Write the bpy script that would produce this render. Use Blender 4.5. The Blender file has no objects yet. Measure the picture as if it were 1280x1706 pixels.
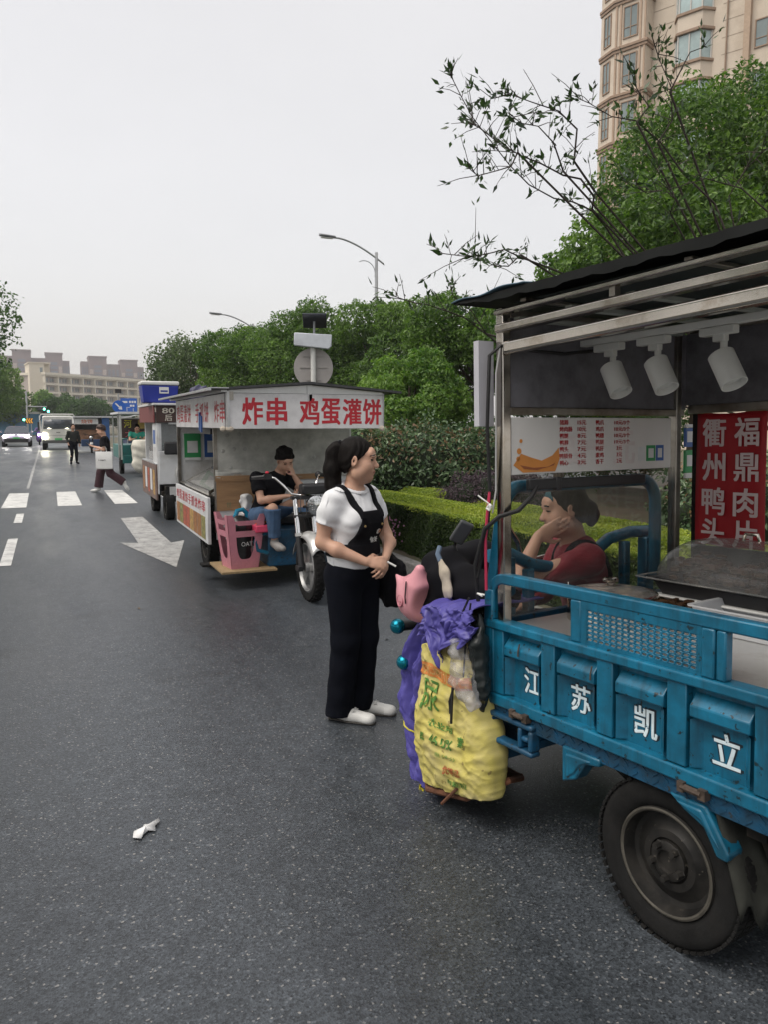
import bpy, bmesh, math, random
import numpy as np
from mathutils import Vector, Matrix, Euler, noise
SC = bpy.context.scene
COL = SC.collection
PI = math.pi
R = math.radians

# ------------------------------------------------------------------ camera
cam_d = bpy.data.cameras.new('camera')
cam = bpy.data.objects.new('camera', cam_d); COL.objects.link(cam)
cam.location = (0, 0, 1.68)
cam.rotation_euler = (R(90 - 6.5955), 0, R(-23.565))
cam_d.sensor_fit = 'VERTICAL'; cam_d.sensor_height = 36.0; cam_d.lens = 27.01
cam_d.clip_start = 0.05; cam_d.clip_end = 3000
SC.camera = cam

# ------------------------------------------------------------------ sky and sun (thin evening overcast)
SUN_EL, SUN_AZ = R(58), R(-95)      # azimuth from +Y, clockwise; the sun stands off to the left
world = bpy.data.worlds.new('World'); SC.world = world; world.use_nodes = True
nt = world.node_tree; nt.nodes.clear()
def _n(t, **k):
    n = nt.nodes.new(t)
    for a, b in k.items(): setattr(n, a, b)
    return n
out = _n('ShaderNodeOutputWorld'); bg = _n('ShaderNodeBackground')
sky = _n('ShaderNodeTexSky', sky_type='NISHITA', sun_disc=False, sun_elevation=SUN_EL, sun_rotation=SUN_AZ,
         air_density=1.0, dust_density=4.0, ozone_density=1.2, altitude=20)
tc = _n('ShaderNodeTexCoord'); mp = _n('ShaderNodeMapping'); mp.inputs['Scale'].default_value = (1, 1, 2.2)
nz = _n('ShaderNodeTexNoise'); nz.inputs['Scale'].default_value = 1.3; nz.inputs['Detail'].default_value = 5; nz.inputs['Roughness'].default_value = .55
rp = _n('ShaderNodeValToRGB')
rp.color_ramp.elements[0].position = .3; rp.color_ramp.elements[0].color = (5.65, 5.4, 5.08, 1)
rp.color_ramp.elements[1].position = .75; rp.color_ramp.elements[1].color = (6.3, 6.02, 5.7, 1)
mx = _n('ShaderNodeMix', data_type='RGBA', blend_type='MIX'); mx.inputs[0].default_value = .70
nt.links.new(tc.outputs['Generated'], mp.inputs[0]); nt.links.new(mp.outputs[0], nz.inputs['Vector'])
nt.links.new(nz.outputs['Fac'], rp.inputs[0]); nt.links.new(sky.outputs[0], mx.inputs[6]); nt.links.new(rp.outputs[0], mx.inputs[7])
nt.links.new(mx.outputs[2], bg.inputs[0]); bg.inputs[1].default_value = .1
nt.links.new(bg.outputs[0], out.inputs[0])
sd = bpy.data.lights.new('sun', 'SUN'); sd.energy = 1.5; sd.angle = R(50); sd.color = (1, .95, .87)
sun = bpy.data.objects.new('sun', sd); COL.objects.link(sun)
_dir = Vector((math.sin(SUN_AZ) * math.cos(SUN_EL), math.cos(SUN_AZ) * math.cos(SUN_EL), math.sin(SUN_EL)))
sun.rotation_euler = _dir.to_track_quat('Z', 'Y').to_euler(); sun.location = (-10, 0, 30)
SC.view_settings.view_transform = 'Standard'; SC.view_settings.look = 'None'
SC.view_settings.exposure = 0.86; SC.view_settings.gamma = 1
SC.cycles.use_denoising = True; SC.cycles.max_bounces = 8; SC.cycles.transparent_max_bounces = 16
SC.cycles.sample_clamp_indirect = 6

# ------------------------------------------------------------------ helpers
def mat(name, col, rough=.5, metal=0, var=.12, vs=5, bump=0, bs=80, coat=0, spec=.5, dirt=None, da=.5, ds=3, wear=None, wa=.06, ws=30,
        sheen=0, trans=0, alpha=1, ior=1.45, emit=0, ecol=None, stretch=(1, 1, 1), sss=0, rvar=.1, streak=None):
    m = bpy.data.materials.new(name); m.use_nodes = True
    t = m.node_tree; b = t.nodes['Principled BSDF']; L = t.links.new
    def N(ty, **k):
        n = t.nodes.new(ty)
        for a, q in k.items(): setattr(n, a, q)
        return n
    tc = N('ShaderNodeTexCoord'); mpn = N('ShaderNodeMapping'); mpn.inputs['Scale'].default_value = stretch
    L(tc.outputs['Object'], mpn.inputs[0]); V = mpn.outputs[0]
    c = (col[0], col[1], col[2], 1)
    nz = N('ShaderNodeTexNoise'); nz.inputs['Scale'].default_value = vs; nz.inputs['Detail'].default_value = 6; nz.inputs['Roughness'].default_value = .6
    L(V, nz.inputs['Vector'])
    mr = N('ShaderNodeMapRange'); mr.inputs[1].default_value = .3; mr.inputs[2].default_value = .7
    mr.inputs[3].default_value = 1 - var; mr.inputs[4].default_value = 1 + var
    L(nz.outputs['Fac'], mr.inputs[0])
    mu = N('ShaderNodeVectorMath', operation='SCALE'); mu.inputs[0].default_value = col[:3]; L(mr.outputs[0], mu.inputs['Scale'])
    cur = mu.outputs[0]
    def blend(cur, colour, scale, lo, hi, detail=8):
        n2 = N('ShaderNodeTexNoise'); n2.inputs['Scale'].default_value = scale; n2.inputs['Detail'].default_value = detail; n2.inputs['Roughness'].default_value = .65
        L(V, n2.inputs['Vector'])
        r2 = N('ShaderNodeMapRange'); r2.inputs[1].default_value = lo; r2.inputs[2].default_value = hi; L(n2.outputs['Fac'], r2.inputs[0])
        mm = N('ShaderNodeMix', data_type='RGBA'); L(r2.outputs[0], mm.inputs[0]); L(cur, mm.inputs[6]); mm.inputs[7].default_value = (*colour[:3], 1)
        return mm.outputs[2]
    if dirt: cur = blend(cur, dirt, ds, .62 - da * .3, .86 - da * .15)
    if wear: cur = blend(cur, wear, ws, .66 - wa, .69 - wa, 3)
    if streak:
        m2 = N('ShaderNodeMapping'); m2.inputs['Scale'].default_value = (16, 16, 1.6); L(tc.outputs['Object'], m2.inputs[0]); V = m2.outputs[0]
        cur = blend(cur, streak, 1.3, .50, .72)
        V = mpn.outputs[0]
    L(cur, b.inputs['Base Color'])
    rr = N('ShaderNodeMapRange'); rr.inputs[3].default_value = max(.02, rough - rvar * rough); rr.inputs[4].default_value = min(1, rough + rvar * rough * 1.4)
    L(nz.outputs['Fac'], rr.inputs[0]); L(rr.outputs[0], b.inputs['Roughness'])
    b.inputs['Metallic'].default_value = metal; b.inputs['Coat Weight'].default_value = coat; b.inputs['Coat Roughness'].default_value = .12
    b.inputs['Specular IOR Level'].default_value = spec; b.inputs['IOR'].default_value = ior
    b.inputs['Sheen Weight'].default_value = sheen; b.inputs['Transmission Weight'].default_value = trans; b.inputs['Alpha'].default_value = alpha
    if sss: b.inputs['Subsurface Weight'].default_value = sss; b.inputs['Subsurface Radius'].default_value = (.01, .004, .002)
    if bump:
        n3 = N('ShaderNodeTexNoise'); n3.inputs['Scale'].default_value = bs; n3.inputs['Detail'].default_value = 4; L(V, n3.inputs['Vector'])
        bp = N('ShaderNodeBump'); bp.inputs['Strength'].default_value = bump; bp.inputs['Distance'].default_value = .01
        L(n3.outputs['Fac'], bp.inputs['Height']); L(bp.outputs[0], b.inputs['Normal'])
    if emit:
        b.inputs['Emission Color'].default_value = (*(ecol or col)[:3], 1); b.inputs['Emission Strength'].default_value = emit
    return m

def srgb(r, g, b):
    f = lambda x: (x / 255 / 12.92) if x / 255 <= .04045 else ((x / 255 + .055) / 1.055) ** 2.4
    return (f(r), f(g), f(b))

def frameM(o, x, y):
    x = Vector(x).normalized(); y = Vector(y); z = x.cross(y).normalized(); y = z.cross(x)
    M = Matrix(((x.x, y.x, z.x, o[0]), (x.y, y.y, z.y, o[1]), (x.z, y.z, z.z, o[2]), (0, 0, 0, 1)))
    return M

_tx = {}
def text_geo(s, bold):
    if (s, bold) in _tx: return _tx[(s, bold)]
    c = bpy.data.curves.new('t', 'FONT'); c.body = s; c.offset = bold; c.extrude = 0; c.resolution_u = 3
    o = bpy.data.objects.new('t', c); COL.objects.link(o)
    dg = bpy.context.evaluated_depsgraph_get(); dg.update()
    m = bpy.data.meshes.new_from_object(o.evaluated_get(dg))
    vs = [(v.co.x, v.co.y) for v in m.vertices]; fs = [tuple(p.vertices) for p in m.polygons]
    bpy.data.objects.remove(o); bpy.data.curves.remove(c); bpy.data.meshes.remove(m)
    xs = [v[0] for v in vs]; ys = [v[1] for v in vs]
    r = (vs, fs, min(xs), max(xs), min(ys), max(ys)); _tx[(s, bold)] = r
    return r

class MB:
    def __init__(s): s.v = []; s.f = []; s.m = []; s.X = Matrix()
    def add(s, vs, fs, m=0, M=None):
        T = s.X @ M if M is not None else s.X
        n = len(s.v); s.v += [T @ Vector(v) for v in vs]
        s.f += [tuple(n + i for i in f) for f in fs]; s.m += [m] * len(fs)
        return s
    def box(s, a, b, m=0, M=None):
        x0, y0, z0 = a; x1, y1, z1 = b
        if x0 > x1: x0, x1 = x1, x0
        if y0 > y1: y0, y1 = y1, y0
        if z0 > z1: z0, z1 = z1, z0
        vs = [(x0, y0, z0), (x1, y0, z0), (x1, y1, z0), (x0, y1, z0), (x0, y0, z1), (x1, y0, z1), (x1, y1, z1), (x0, y1, z1)]
        return s.add(vs, [(0, 3, 2, 1), (4, 5, 6, 7), (0, 1, 5, 4), (1, 2, 6, 5), (2, 3, 7, 6), (3, 0, 4, 7)], m, M)
    def beam(s, p, q, w, h, m=0, up=(0, 0, 1)):
        p = Vector(p); q = Vector(q); d = q - p; u = Vector(up)
        if abs(d.normalized().dot(u)) > .99: u = Vector((1, 0, 0))
        M = frameM(p, d, u - d * (u.dot(d) / d.length_squared))
        return s.box((0, -h / 2, -w / 2), (d.length, h / 2, w / 2), m, M)
    def prism(s, poly, z0, z1, m=0, M=None):
        n = len(poly)
        vs = [(x, y, z0) for x, y in poly] + [(x, y, z1) for x, y in poly]
        fs = [tuple(range(n - 1, -1, -1)), tuple(range(n, 2 * n))] + [(i, (i + 1) % n, n + (i + 1) % n, n + i) for i in range(n)]
        return s.add(vs, fs, m, M)
    def tube(s, pts, r, n=8, m=0, caps=True, closed=False):
        pts = [Vector(p) for p in pts]; N = len(pts)
        rs = r if isinstance(r, (list, tuple)) else [r] * N
        vs = []; prev = None
        for i, p in enumerate(pts):
            a = pts[(i - 1) % N] if (closed or i) else p; b = pts[(i + 1) % N] if (closed or i < N - 1) else p
            d = (b - a).normalized() if (b - a).length > 1e-9 else Vector((0, 0, 1))
            if prev is None:
                u = Vector((0, 0, 1)) if abs(d.z) < .9 else Vector((1, 0, 0))
                u = (u - d * u.dot(d)).normalized()
            else:
                u = prev - d * prev.dot(d)
                u = u.normalized() if u.length > 1e-6 else Vector((1, 0, 0))
            prev = u; w = d.cross(u)
            for k in range(n):
                an = 2 * PI * k / n; vs.append(p + (u * math.cos(an) + w * math.sin(an)) * rs[i])
        fs = []
        for i in range(N if closed else N - 1):
            j = (i + 1) % N
            for k in range(n): fs.append((i * n + k, i * n + (k + 1) % n, j * n + (k + 1) % n, j * n + k))
        if caps and not closed: fs += [tuple(range(n - 1, -1, -1)), tuple((N - 1) * n + k for k in range(n))]
        return s.add(vs, fs, m)
    def loft(s, rings, m=0, caps=True, M=None):
        n = len(rings[0]); vs = [p for r in rings for p in r]; fs = []
        for i in range(len(rings) - 1):
            for k in range(n): fs.append((i * n + k, i * n + (k + 1) % n, (i + 1) * n + (k + 1) % n, (i + 1) * n + k))
        if caps: fs += [tuple(range(n - 1, -1, -1)), tuple((len(rings) - 1) * n + k for k in range(n))]
        return s.add(vs, fs, m, M)
    def lathe(s, prof, n=32, m=0, M=None, close=False):
        vs = [(r * math.cos(2 * PI * k / n), r * math.sin(2 * PI * k / n), z) for r, z in prof for k in range(n)]
        fs = []; N = len(prof)
        for i in range(N if close else N - 1):
            j = (i + 1) % N
            for k in range(n): fs.append((i * n + k, i * n + (k + 1) % n, j * n + (k + 1) % n, j * n + k))
        return s.add(vs, fs, m, M)
    def ball(s, c, r, m=0, n=16, M=None):
        rr = r if isinstance(r, (tuple, list)) else (r, r, r); vs = []; fs = []; h = n // 2
        for i in range(1, h):
            for k in range(n):
                a = PI * i / h; b = 2 * PI * k / n
                vs.append((c[0] + rr[0] * math.sin(a) * math.cos(b), c[1] + rr[1] * math.sin(a) * math.sin(b), c[2] + rr[2] * math.cos(a)))
        vs += [(c[0], c[1], c[2] + rr[2]), (c[0], c[1], c[2] - rr[2])]
        for i in range(h - 2):
            for k in range(n): fs.append((i * n + k, (i + 1) * n + k, (i + 1) * n + (k + 1) % n, i * n + (k + 1) % n))
        t = (h - 1) * n
        for k in range(n): fs += [(t, k, (k + 1) % n), (t + 1, (h - 2) * n + (k + 1) % n, (h - 2) * n + k)]
        return s.add(vs, fs, m, M)
    def grid(s, fn, nu, nv, m=0, M=None):
        vs = [fn(i / nu, j / nv) for j in range(nv + 1) for i in range(nu + 1)]
        fs = [(j * (nu + 1) + i, j * (nu + 1) + i + 1, (j + 1) * (nu + 1) + i + 1, (j + 1) * (nu + 1) + i) for j in range(nv) for i in range(nu)]
        return s.add(vs, fs, m, M)
    def text(s, st, M, fit=None, size=None, m=0, bold=.012, align='c', fn=None):
        """lettering laid on the local XY plane of M, centred in a fit box (w, h) or at a size"""
        vs, fs, x0, x1, y0, y1 = text_geo(st, 0)
        w, h = x1 - x0, max(y1 - y0, 1e-6)
        if fit: sx = fit[0] / w if fit[0] else fit[1] / h; sy = fit[1] / h if fit[1] else sx
        else: sx = sy = size
        cx = (x0 + x1) / 2 if align == 'c' else x0
        for i, (ox, oy) in enumerate([(-1, -.6), (1, -.6), (-1, .6), (1, .6), (0, 0)] if bold else [(0, 0)]):
            pv = [((x - cx + ox * bold) * sx, (y - (y0 + y1) / 2 + oy * bold) * sy, i * .00025) for x, y in vs]
            if fn: pv = [fn(*p) for p in pv]
            s.add(pv, fs, m, M)
        return s
    def build(s, name, mats, parent=None, bevel=0, sharp=35, seg=2, solid=0, sub=0, disp=None):
        me = bpy.data.meshes.new(name); me.from_pydata([tuple(v) for v in s.v], [], s.f); me.update()
        if not isinstance(mats, (list, tuple)): mats = [mats]
        for q in mats: me.materials.append(q)
        if len(mats) > 1: me.polygons.foreach_set('material_index', s.m)
        me.polygons.foreach_set('use_smooth', [True] * len(me.polygons))
        if disp:
            for v in me.vertices: v.co = disp(v.co)
        me.set_sharp_from_angle(angle=R(sharp))
        o = bpy.data.objects.new(name, me); COL.objects.link(o)
        if parent: o.parent = parent
        if solid:
            q = o.modifiers.new('solid', 'SOLIDIFY'); q.thickness = solid; q.offset = 0
        if sub:
            q = o.modifiers.new('sub', 'SUBSURF'); q.levels = sub; q.render_levels = sub
        if bevel:
            q = o.modifiers.new('bevel', 'BEVEL'); q.width = bevel; q.segments = seg; q.limit_method = 'ANGLE'; q.angle_limit = R(40)
        return o

def tag(o, label=None, cat=None, group=None, kind=None):
    if label: o['label'] = label
    if cat: o['category'] = cat
    if group: o['group'] = group
    if kind: o['kind'] = kind
    return o
def thing(name, loc, label, cat, rz=0, group=None, Mx=None):
    o = bpy.data.objects.new(name, None); COL.objects.link(o); o.empty_display_size = .1
    if Mx is not None: o.matrix_world = Mx
    else: o.location = loc; o.rotation_euler = (0, 0, rz)
    return tag(o, label, cat, group)
def dup(root, loc=None, rz=None, label=None, scale=None, name=None):
    r = root.copy(); COL.objects.link(r)
    if loc is not None: r.location = loc
    if rz is not None: r.rotation_euler = (0, 0, rz)
    if scale is not None: r.scale = scale if isinstance(scale, (tuple, list)) else (scale,) * 3
    if label: r['label'] = label
    def rec(a, b):
        for ch in list(a.children):
            c = ch.copy(); COL.objects.link(c); c.parent = b; rec(ch, c)
    rec(root, r)
    return r

# ---- smooth solid modelling: a distance field of capsules and ellipsoids turned into one continuous surface
class Body:
    def __init__(s, lo, hi, h):
        s.lo = np.array(lo, np.float32); s.h = h
        n = np.ceil((np.array(hi) - np.array(lo)) / h).astype(int) + 1
        s.n = n; s.F = np.full(n, 10., np.float32)
        s.ax = [s.lo[i] + h * np.arange(n[i], dtype=np.float32) for i in range(3)]
    def _loc(s, lo, hi):
        sl = []
        for i in range(3):
            a = max(0, int((lo[i] - s.lo[i]) / s.h) - 1); b = min(s.n[i], int((hi[i] - s.lo[i]) / s.h) + 3)
            if b <= a: return None, None
            sl.append(slice(a, b))
        return tuple(sl), [s.ax[0][sl[0]][:, None, None], s.ax[1][sl[1]][None, :, None], s.ax[2][sl[2]][None, None, :]]
    def _mix(s, sl, d, k, sub):
        F = s.F[sl]
        if sub:
            d = -d; hh = np.maximum(k - np.abs(F - d), 0) / k if k else 0
            s.F[sl] = np.maximum(F, d) + (hh * hh * k / 4 if k else 0)
        else:
            hh = np.maximum(k - np.abs(F - d), 0) / k if k else 0
            s.F[sl] = np.minimum(F, d) - (hh * hh * k / 4 if k else 0)
    def cap(s, a, b, ra, rb=None, k=.03, sub=False, flat=False):
        rb = ra if rb is None else rb; a = np.array(a, np.float32); b = np.array(b, np.float32)
        mg = max(ra, rb) + k + .03
        sl, P = s._loc(np.minimum(a, b) - mg, np.maximum(a, b) + mg)
        if sl is None: return s
        d = b - a; L2 = max(float(d @ d), 1e-9)
        t0 = ((P[0] - a[0]) * d[0] + (P[1] - a[1]) * d[1] + (P[2] - a[2]) * d[2]) / L2
        t = np.clip(t0, 0, 1)
        q = np.sqrt((P[0] - a[0] - d[0] * t) ** 2 + (P[1] - a[1] - d[1] * t) ** 2 + (P[2] - a[2] - d[2] * t) ** 2) - (ra + (rb - ra) * t)
        if flat: q = np.maximum(q, (t0 - 1) * math.sqrt(L2))
        s._mix(sl, q.astype(np.float32), k, sub); return s
    def chain(s, pts, rs, k=.03, **kw):
        for i in range(len(pts) - 1): s.cap(pts[i], pts[i + 1], rs[i], rs[i + 1], k, **kw)
        return s
    def ell(s, c, r, k=.03, rot=None, sub=False):
        c = np.array(c, np.float32); r = np.array(r if isinstance(r, (tuple, list)) else (r, r, r), np.float32); mg = max(r) + k + .03
        sl, P = s._loc(c - mg, c + mg)
        if sl is None: return s
        X, Y, Z = P[0] - c[0], P[1] - c[1], P[2] - c[2]
        if rot is not None:
            m = np.array(rot.to_matrix() if hasattr(rot, 'to_matrix') else rot, np.float32).T
            X, Y, Z = m[0, 0] * X + m[0, 1] * Y + m[0, 2] * Z, m[1, 0] * X + m[1, 1] * Y + m[1, 2] * Z, m[2, 0] * X + m[2, 1] * Y + m[2, 2] * Z
        k0 = np.sqrt((X / r[0]) ** 2 + (Y / r[1]) ** 2 + (Z / r[2]) ** 2); k1 = np.sqrt((X / r[0] ** 2) ** 2 + (Y / r[1] ** 2) ** 2 + (Z / r[2] ** 2) ** 2) + 1e-6
        s._mix(sl, (k0 * (k0 - 1) / k1).astype(np.float32), k, sub); return s
    def inter(s, fn):
        P = [s.ax[0][:, None, None], s.ax[1][None, :, None], s.ax[2][None, None, :]]
        s.F = np.maximum(s.F, fn(*P).astype(np.float32)); return s
    def bulge(s, fn):
        P = [s.ax[0][:, None, None], s.ax[1][None, :, None], s.ax[2][None, None, :]]
        s.F = (s.F + fn(*P)).astype(np.float32); return s
    def copy(s):
        b = Body.__new__(Body); b.lo = s.lo; b.h = s.h; b.n = s.n; b.ax = s.ax; b.F = s.F.copy(); return b
    def mesh(s, name, mats, parent=None, smooth=2, paint=None, disp=None):
        F = s.F.copy()
        for a in range(3):
            ix = [slice(None)] * 3
            for e in (0, -1): ix[a] = e; F[tuple(ix)] = np.maximum(F[tuple(ix)], .001)
        nx, ny, nz = F.shape
        cor = [(i, j, k) for i in (0, 1) for j in (0, 1) for k in (0, 1)]
        cs = [F[i:nx - 1 + i, j:ny - 1 + j, k:nz - 1 + k] for i, j, k in cor]
        cnt = sum((c < 0).astype(np.int8) for c in cs); act = (cnt > 0) & (cnt < 8)
        idx = np.argwhere(act); vals = [c[act] for c in cs]
        pos = np.zeros((len(idx), 3)); w = np.zeros(len(idx))
        for a in range(8):
            for b in range(a + 1, 8):
                if sum(abs(x - y) for x, y in zip(cor[a], cor[b])) != 1: continue
                fa, fb = vals[a], vals[b]; mk = (fa < 0) != (fb < 0)
                t = np.where(mk, fa / np.where(mk, fa - fb, 1), 0)[:, None]
                pos += np.where(mk[:, None], np.array(cor[a]) * (1 - t) + np.array(cor[b]) * t, 0); w += mk
        pos = (idx + pos / w[:, None]) * s.h + s.lo
        ID = np.full(act.shape, -1, np.int64); ID[act] = np.arange(len(idx))
        S = F < 0; quads = []
        for ax in range(3):
            o1, o2 = [(1, 2), (2, 0), (0, 1)][ax]
            lo = [slice(1, None)] * 3
            A = np.take(S, np.arange(0, S.shape[ax] - 1), ax); B = np.take(S, np.arange(1, S.shape[ax]), ax)
            ch = np.argwhere(A != B)
            ok = (ch[:, o1] > 0) & (ch[:, o2] > 0) & (ch[:, o1] < act.shape[o1]) & (ch[:, o2] < act.shape[o2]); ch = ch[ok]
            def cell(d1, d2):
                q = ch.copy(); q[:, o1] += d1; q[:, o2] += d2; return ID[q[:, 0], q[:, 1], q[:, 2]]
            Q = np.stack([cell(-1, -1), cell(0, -1), cell(0, 0), cell(-1, 0)], 1)
            fl = A[ch[:, 0], ch[:, 1], ch[:, 2]]
            Q = np.where(fl[:, None], Q, Q[:, ::-1]); quads.append(Q)
        Q = np.concatenate(quads); Q = Q[(Q >= 0).all(1)]
        for _ in range(smooth):
            acc = np.zeros_like(pos); c = np.zeros(len(pos))
            for a, b in ((0, 1), (1, 2), (2, 3), (3, 0)):
                np.add.at(acc, Q[:, a], pos[Q[:, b]]); np.add.at(acc, Q[:, b], pos[Q[:, a]])
                np.add.at(c, Q[:, a], 1); np.add.at(c, Q[:, b], 1)
            pos = pos * .4 + .6 * acc / np.maximum(c, 1)[:, None]
        if disp is not None: pos = disp(pos)
        return fast_mesh(name, pos, Q, mats, parent, smooth=True, paint=paint)

def fast_mesh(name, V, Q, mats, parent=None, smooth=False, paint=None, attr=None):
    V = np.asarray(V, np.float32); Q = np.asarray(Q, np.int32); n = Q.shape[1]
    me = bpy.data.meshes.new(name); me.vertices.add(len(V)); me.vertices.foreach_set('co', V.ravel())
    me.loops.add(Q.size); me.loops.foreach_set('vertex_index', Q.ravel())
    me.polygons.add(len(Q)); me.polygons.foreach_set('loop_start', np.arange(0, Q.size, n, dtype=np.int32))
    if not isinstance(mats, (list, tuple)): mats = [mats]
    for q in mats: me.materials.append(q)
    if paint is not None:
        me.polygons.foreach_set('material_index', np.asarray(paint(V[Q].mean(1)), np.int32))
    me.polygons.foreach_set('use_smooth', np.full(len(Q), smooth))
    if attr is not None:
        a = me.attributes.new('tone', 'FLOAT', 'POINT'); a.data.foreach_set('value', np.asarray(attr, np.float32))
    me.update(calc_edges=True); me.validate()
    o = bpy.data.objects.new(name, me); COL.objects.link(o)
    if parent: o.parent = parent
    return o
# ------------------------------------------------------------------ ground, road, markings
def asphalt(name, base, bright):
    m = bpy.data.materials.new(name); m.use_nodes = True; t = m.node_tree; b = t.nodes['Principled BSDF']; L = t.links.new
    def N(ty, **k):
        n = t.nodes.new(ty)
        for a, q in k.items(): setattr(n, a, q)
        return n
    tc = N('ShaderNodeTexCoord'); V = tc.outputs['Object']
    vo = N('ShaderNodeTexVoronoi'); vo.inputs['Scale'].default_value = 140; L(V, vo.inputs['Vector'])
    r1 = N('ShaderNodeValToRGB'); e = r1.color_ramp.elements
    e[0].position = .0; e[0].color = tuple(c * .55 for c in base) + (1,); e[1].position = .93; e[1].color = tuple(c * 1.5 for c in base) + (1,)
    k = r1.color_ramp.elements.new(.97); k.color = tuple(c * 2.1 for c in base) + (1,)
    k = r1.color_ramp.elements.new(1.0); k.color = (bright, bright * .97, bright * .93, 1)
    sp = N('ShaderNodeSeparateColor'); L(vo.outputs['Color'], sp.inputs[0]); L(sp.outputs[0], r1.inputs[0])
    vg = N('ShaderNodeTexVoronoi'); vg.inputs['Scale'].default_value = 58; L(V, vg.inputs['Vector'])
    sg = N('ShaderNodeSeparateColor'); L(vg.outputs['Color'], sg.inputs[0])
    g1 = N('ShaderNodeMath', operation='GREATER_THAN'); g1.inputs[1].default_value = .98; L(sg.outputs[1], g1.inputs[0])
    g2 = N('ShaderNodeMath', operation='LESS_THAN'); g2.inputs[1].default_value = .2; L(vg.outputs['Distance'], g2.inputs[0])
    g3 = N('ShaderNodeMath', operation='MULTIPLY'); L(g1.outputs[0], g3.inputs[0]); L(g2.outputs[0], g3.inputs[1])
    m2 = N('ShaderNodeMix', data_type='RGBA'); L(g3.outputs[0], m2.inputs[0]); L(r1.outputs[0], m2.inputs[6]); m2.inputs[7].default_value = (bright, bright, bright * .95, 1)
    n1 = N('ShaderNodeTexNoise'); n1.inputs['Scale'].default_value = .55; n1.inputs['Detail'].default_value = 7; n1.inputs['Roughness'].default_value = .62
    mp = N('ShaderNodeMapping'); mp.inputs['Scale'].default_value = (1.6, .35, 1); L(V, mp.inputs[0]); L(mp.outputs[0], n1.inputs['Vector'])
    mr = N('ShaderNodeMapRange'); mr.inputs[1].default_value = .3; mr.inputs[2].default_value = .7; mr.inputs[3].default_value = .72; mr.inputs[4].default_value = 1.25; L(n1.outputs['Fac'], mr.inputs[0])
    n2 = N('ShaderNodeTexNoise'); n2.inputs['Scale'].default_value = 9; n2.inputs['Detail'].default_value = 5; L(V, n2.inputs['Vector'])
    mr2 = N('ShaderNodeMapRange'); mr2.inputs[1].default_value = .3; mr2.inputs[2].default_value = .7; mr2.inputs[3].default_value = .85; mr2.inputs[4].default_value = 1.15; L(n2.outputs['Fac'], mr2.inputs[0])
    pr = N('ShaderNodeMath', operation='MULTIPLY'); L(mr.outputs[0], pr.inputs[0]); L(mr2.outputs[0], pr.inputs[1])
    sc = N('ShaderNodeVectorMath', operation='SCALE'); L(m2.outputs[2], sc.inputs[0]); L(pr.outputs[0], sc.inputs['Scale']); 
    # tyre-polished lanes, sealed cracks and oil stains
    sx = N('ShaderNodeSeparateXYZ'); L(V, sx.inputs[0]); wv = N('ShaderNodeMath', operation='SINE'); ml = N('ShaderNodeMath', operation='MULTIPLY'); ml.inputs[1].default_value = 3.6; L(sx.outputs[0], ml.inputs[0]); L(ml.outputs[0], wv.inputs[0])
    ln = N('ShaderNodeMapRange'); ln.inputs[1].default_value = -1; ln.inputs[2].default_value = 1; ln.inputs[3].default_value = .92; ln.inputs[4].default_value = 1.1; L(wv.outputs[0], ln.inputs[0])
    n4 = N('ShaderNodeTexNoise'); n4.inputs['Scale'].default_value = 1.1; n4.inputs['Detail'].default_value = 3; L(V, n4.inputs['Vector'])
    st = N('ShaderNodeMapRange'); st.inputs[1].default_value = .62; st.inputs[2].default_value = .72; st.inputs[3].default_value = 1; st.inputs[4].default_value = .66; L(n4.outputs['Fac'], st.inputs[0])
    nw = N('ShaderNodeVectorMath', operation='ADD'); n5 = N('ShaderNodeTexNoise'); n5.inputs['Scale'].default_value = 2.2; L(V, n5.inputs['Vector']); L(V, nw.inputs[0]); L(n5.outputs['Color'], nw.inputs[1])
    ck = N('ShaderNodeTexVoronoi', feature='DISTANCE_TO_EDGE'); ck.inputs['Scale'].default_value = .21; L(nw.outputs[0], ck.inputs['Vector'])
    cr = N('ShaderNodeMapRange'); cr.inputs[1].default_value = .0; cr.inputs[2].default_value = .0035; cr.inputs[3].default_value = .8; cr.inputs[4].default_value = 1; L(ck.outputs['Distance'], cr.inputs[0])
    a1 = N('ShaderNodeMath', operation='MULTIPLY'); L(ln.outputs[0], a1.inputs[0]); L(st.outputs[0], a1.inputs[1]); a2 = N('ShaderNodeMath', operation='MULTIPLY'); L(a1.outputs[0], a2.inputs[0]); L(cr.outputs[0], a2.inputs[1])
    s2 = N('ShaderNodeVectorMath', operation='SCALE'); L(sc.outputs[0], s2.inputs[0]); L(a2.outputs[0], s2.inputs['Scale']); L(s2.outputs[0], b.inputs['Base Color'])
    rr = N('ShaderNodeMapRange'); rr.inputs[1].default_value = .3; rr.inputs[2].default_value = .7; rr.inputs[3].default_value = .27; rr.inputs[4].default_value = .52; L(n1.outputs['Fac'], rr.inputs[0]); L(rr.outputs[0], b.inputs['Roughness'])
    bp = N('ShaderNodeBump'); bp.inputs['Strength'].default_value = .28; bp.inputs['Distance'].default_value = .004; L(vo.outputs['Distance'], bp.inputs['Height']); L(bp.outputs[0], b.inputs['Normal'])
    b.inputs['Specular IOR Level'].default_value = .45
    return m
M_ROAD = asphalt('asphalt', (.041, .047, .0545), .22)
M_GROUND = mat('soil', (.10, .085, .06), .95, var=.35, vs=1.5, bump=.4, bs=20, dirt=(.06, .09, .03), ds=.8)
M_PAVE = mat('pavement_stone', (.26, .25, .235), .85, var=.15, vs=3)
M_KERB = mat('granite', (.25, .245, .235), .8, var=.25, vs=40, dirt=(.08, .075, .065), ds=4)
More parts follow.
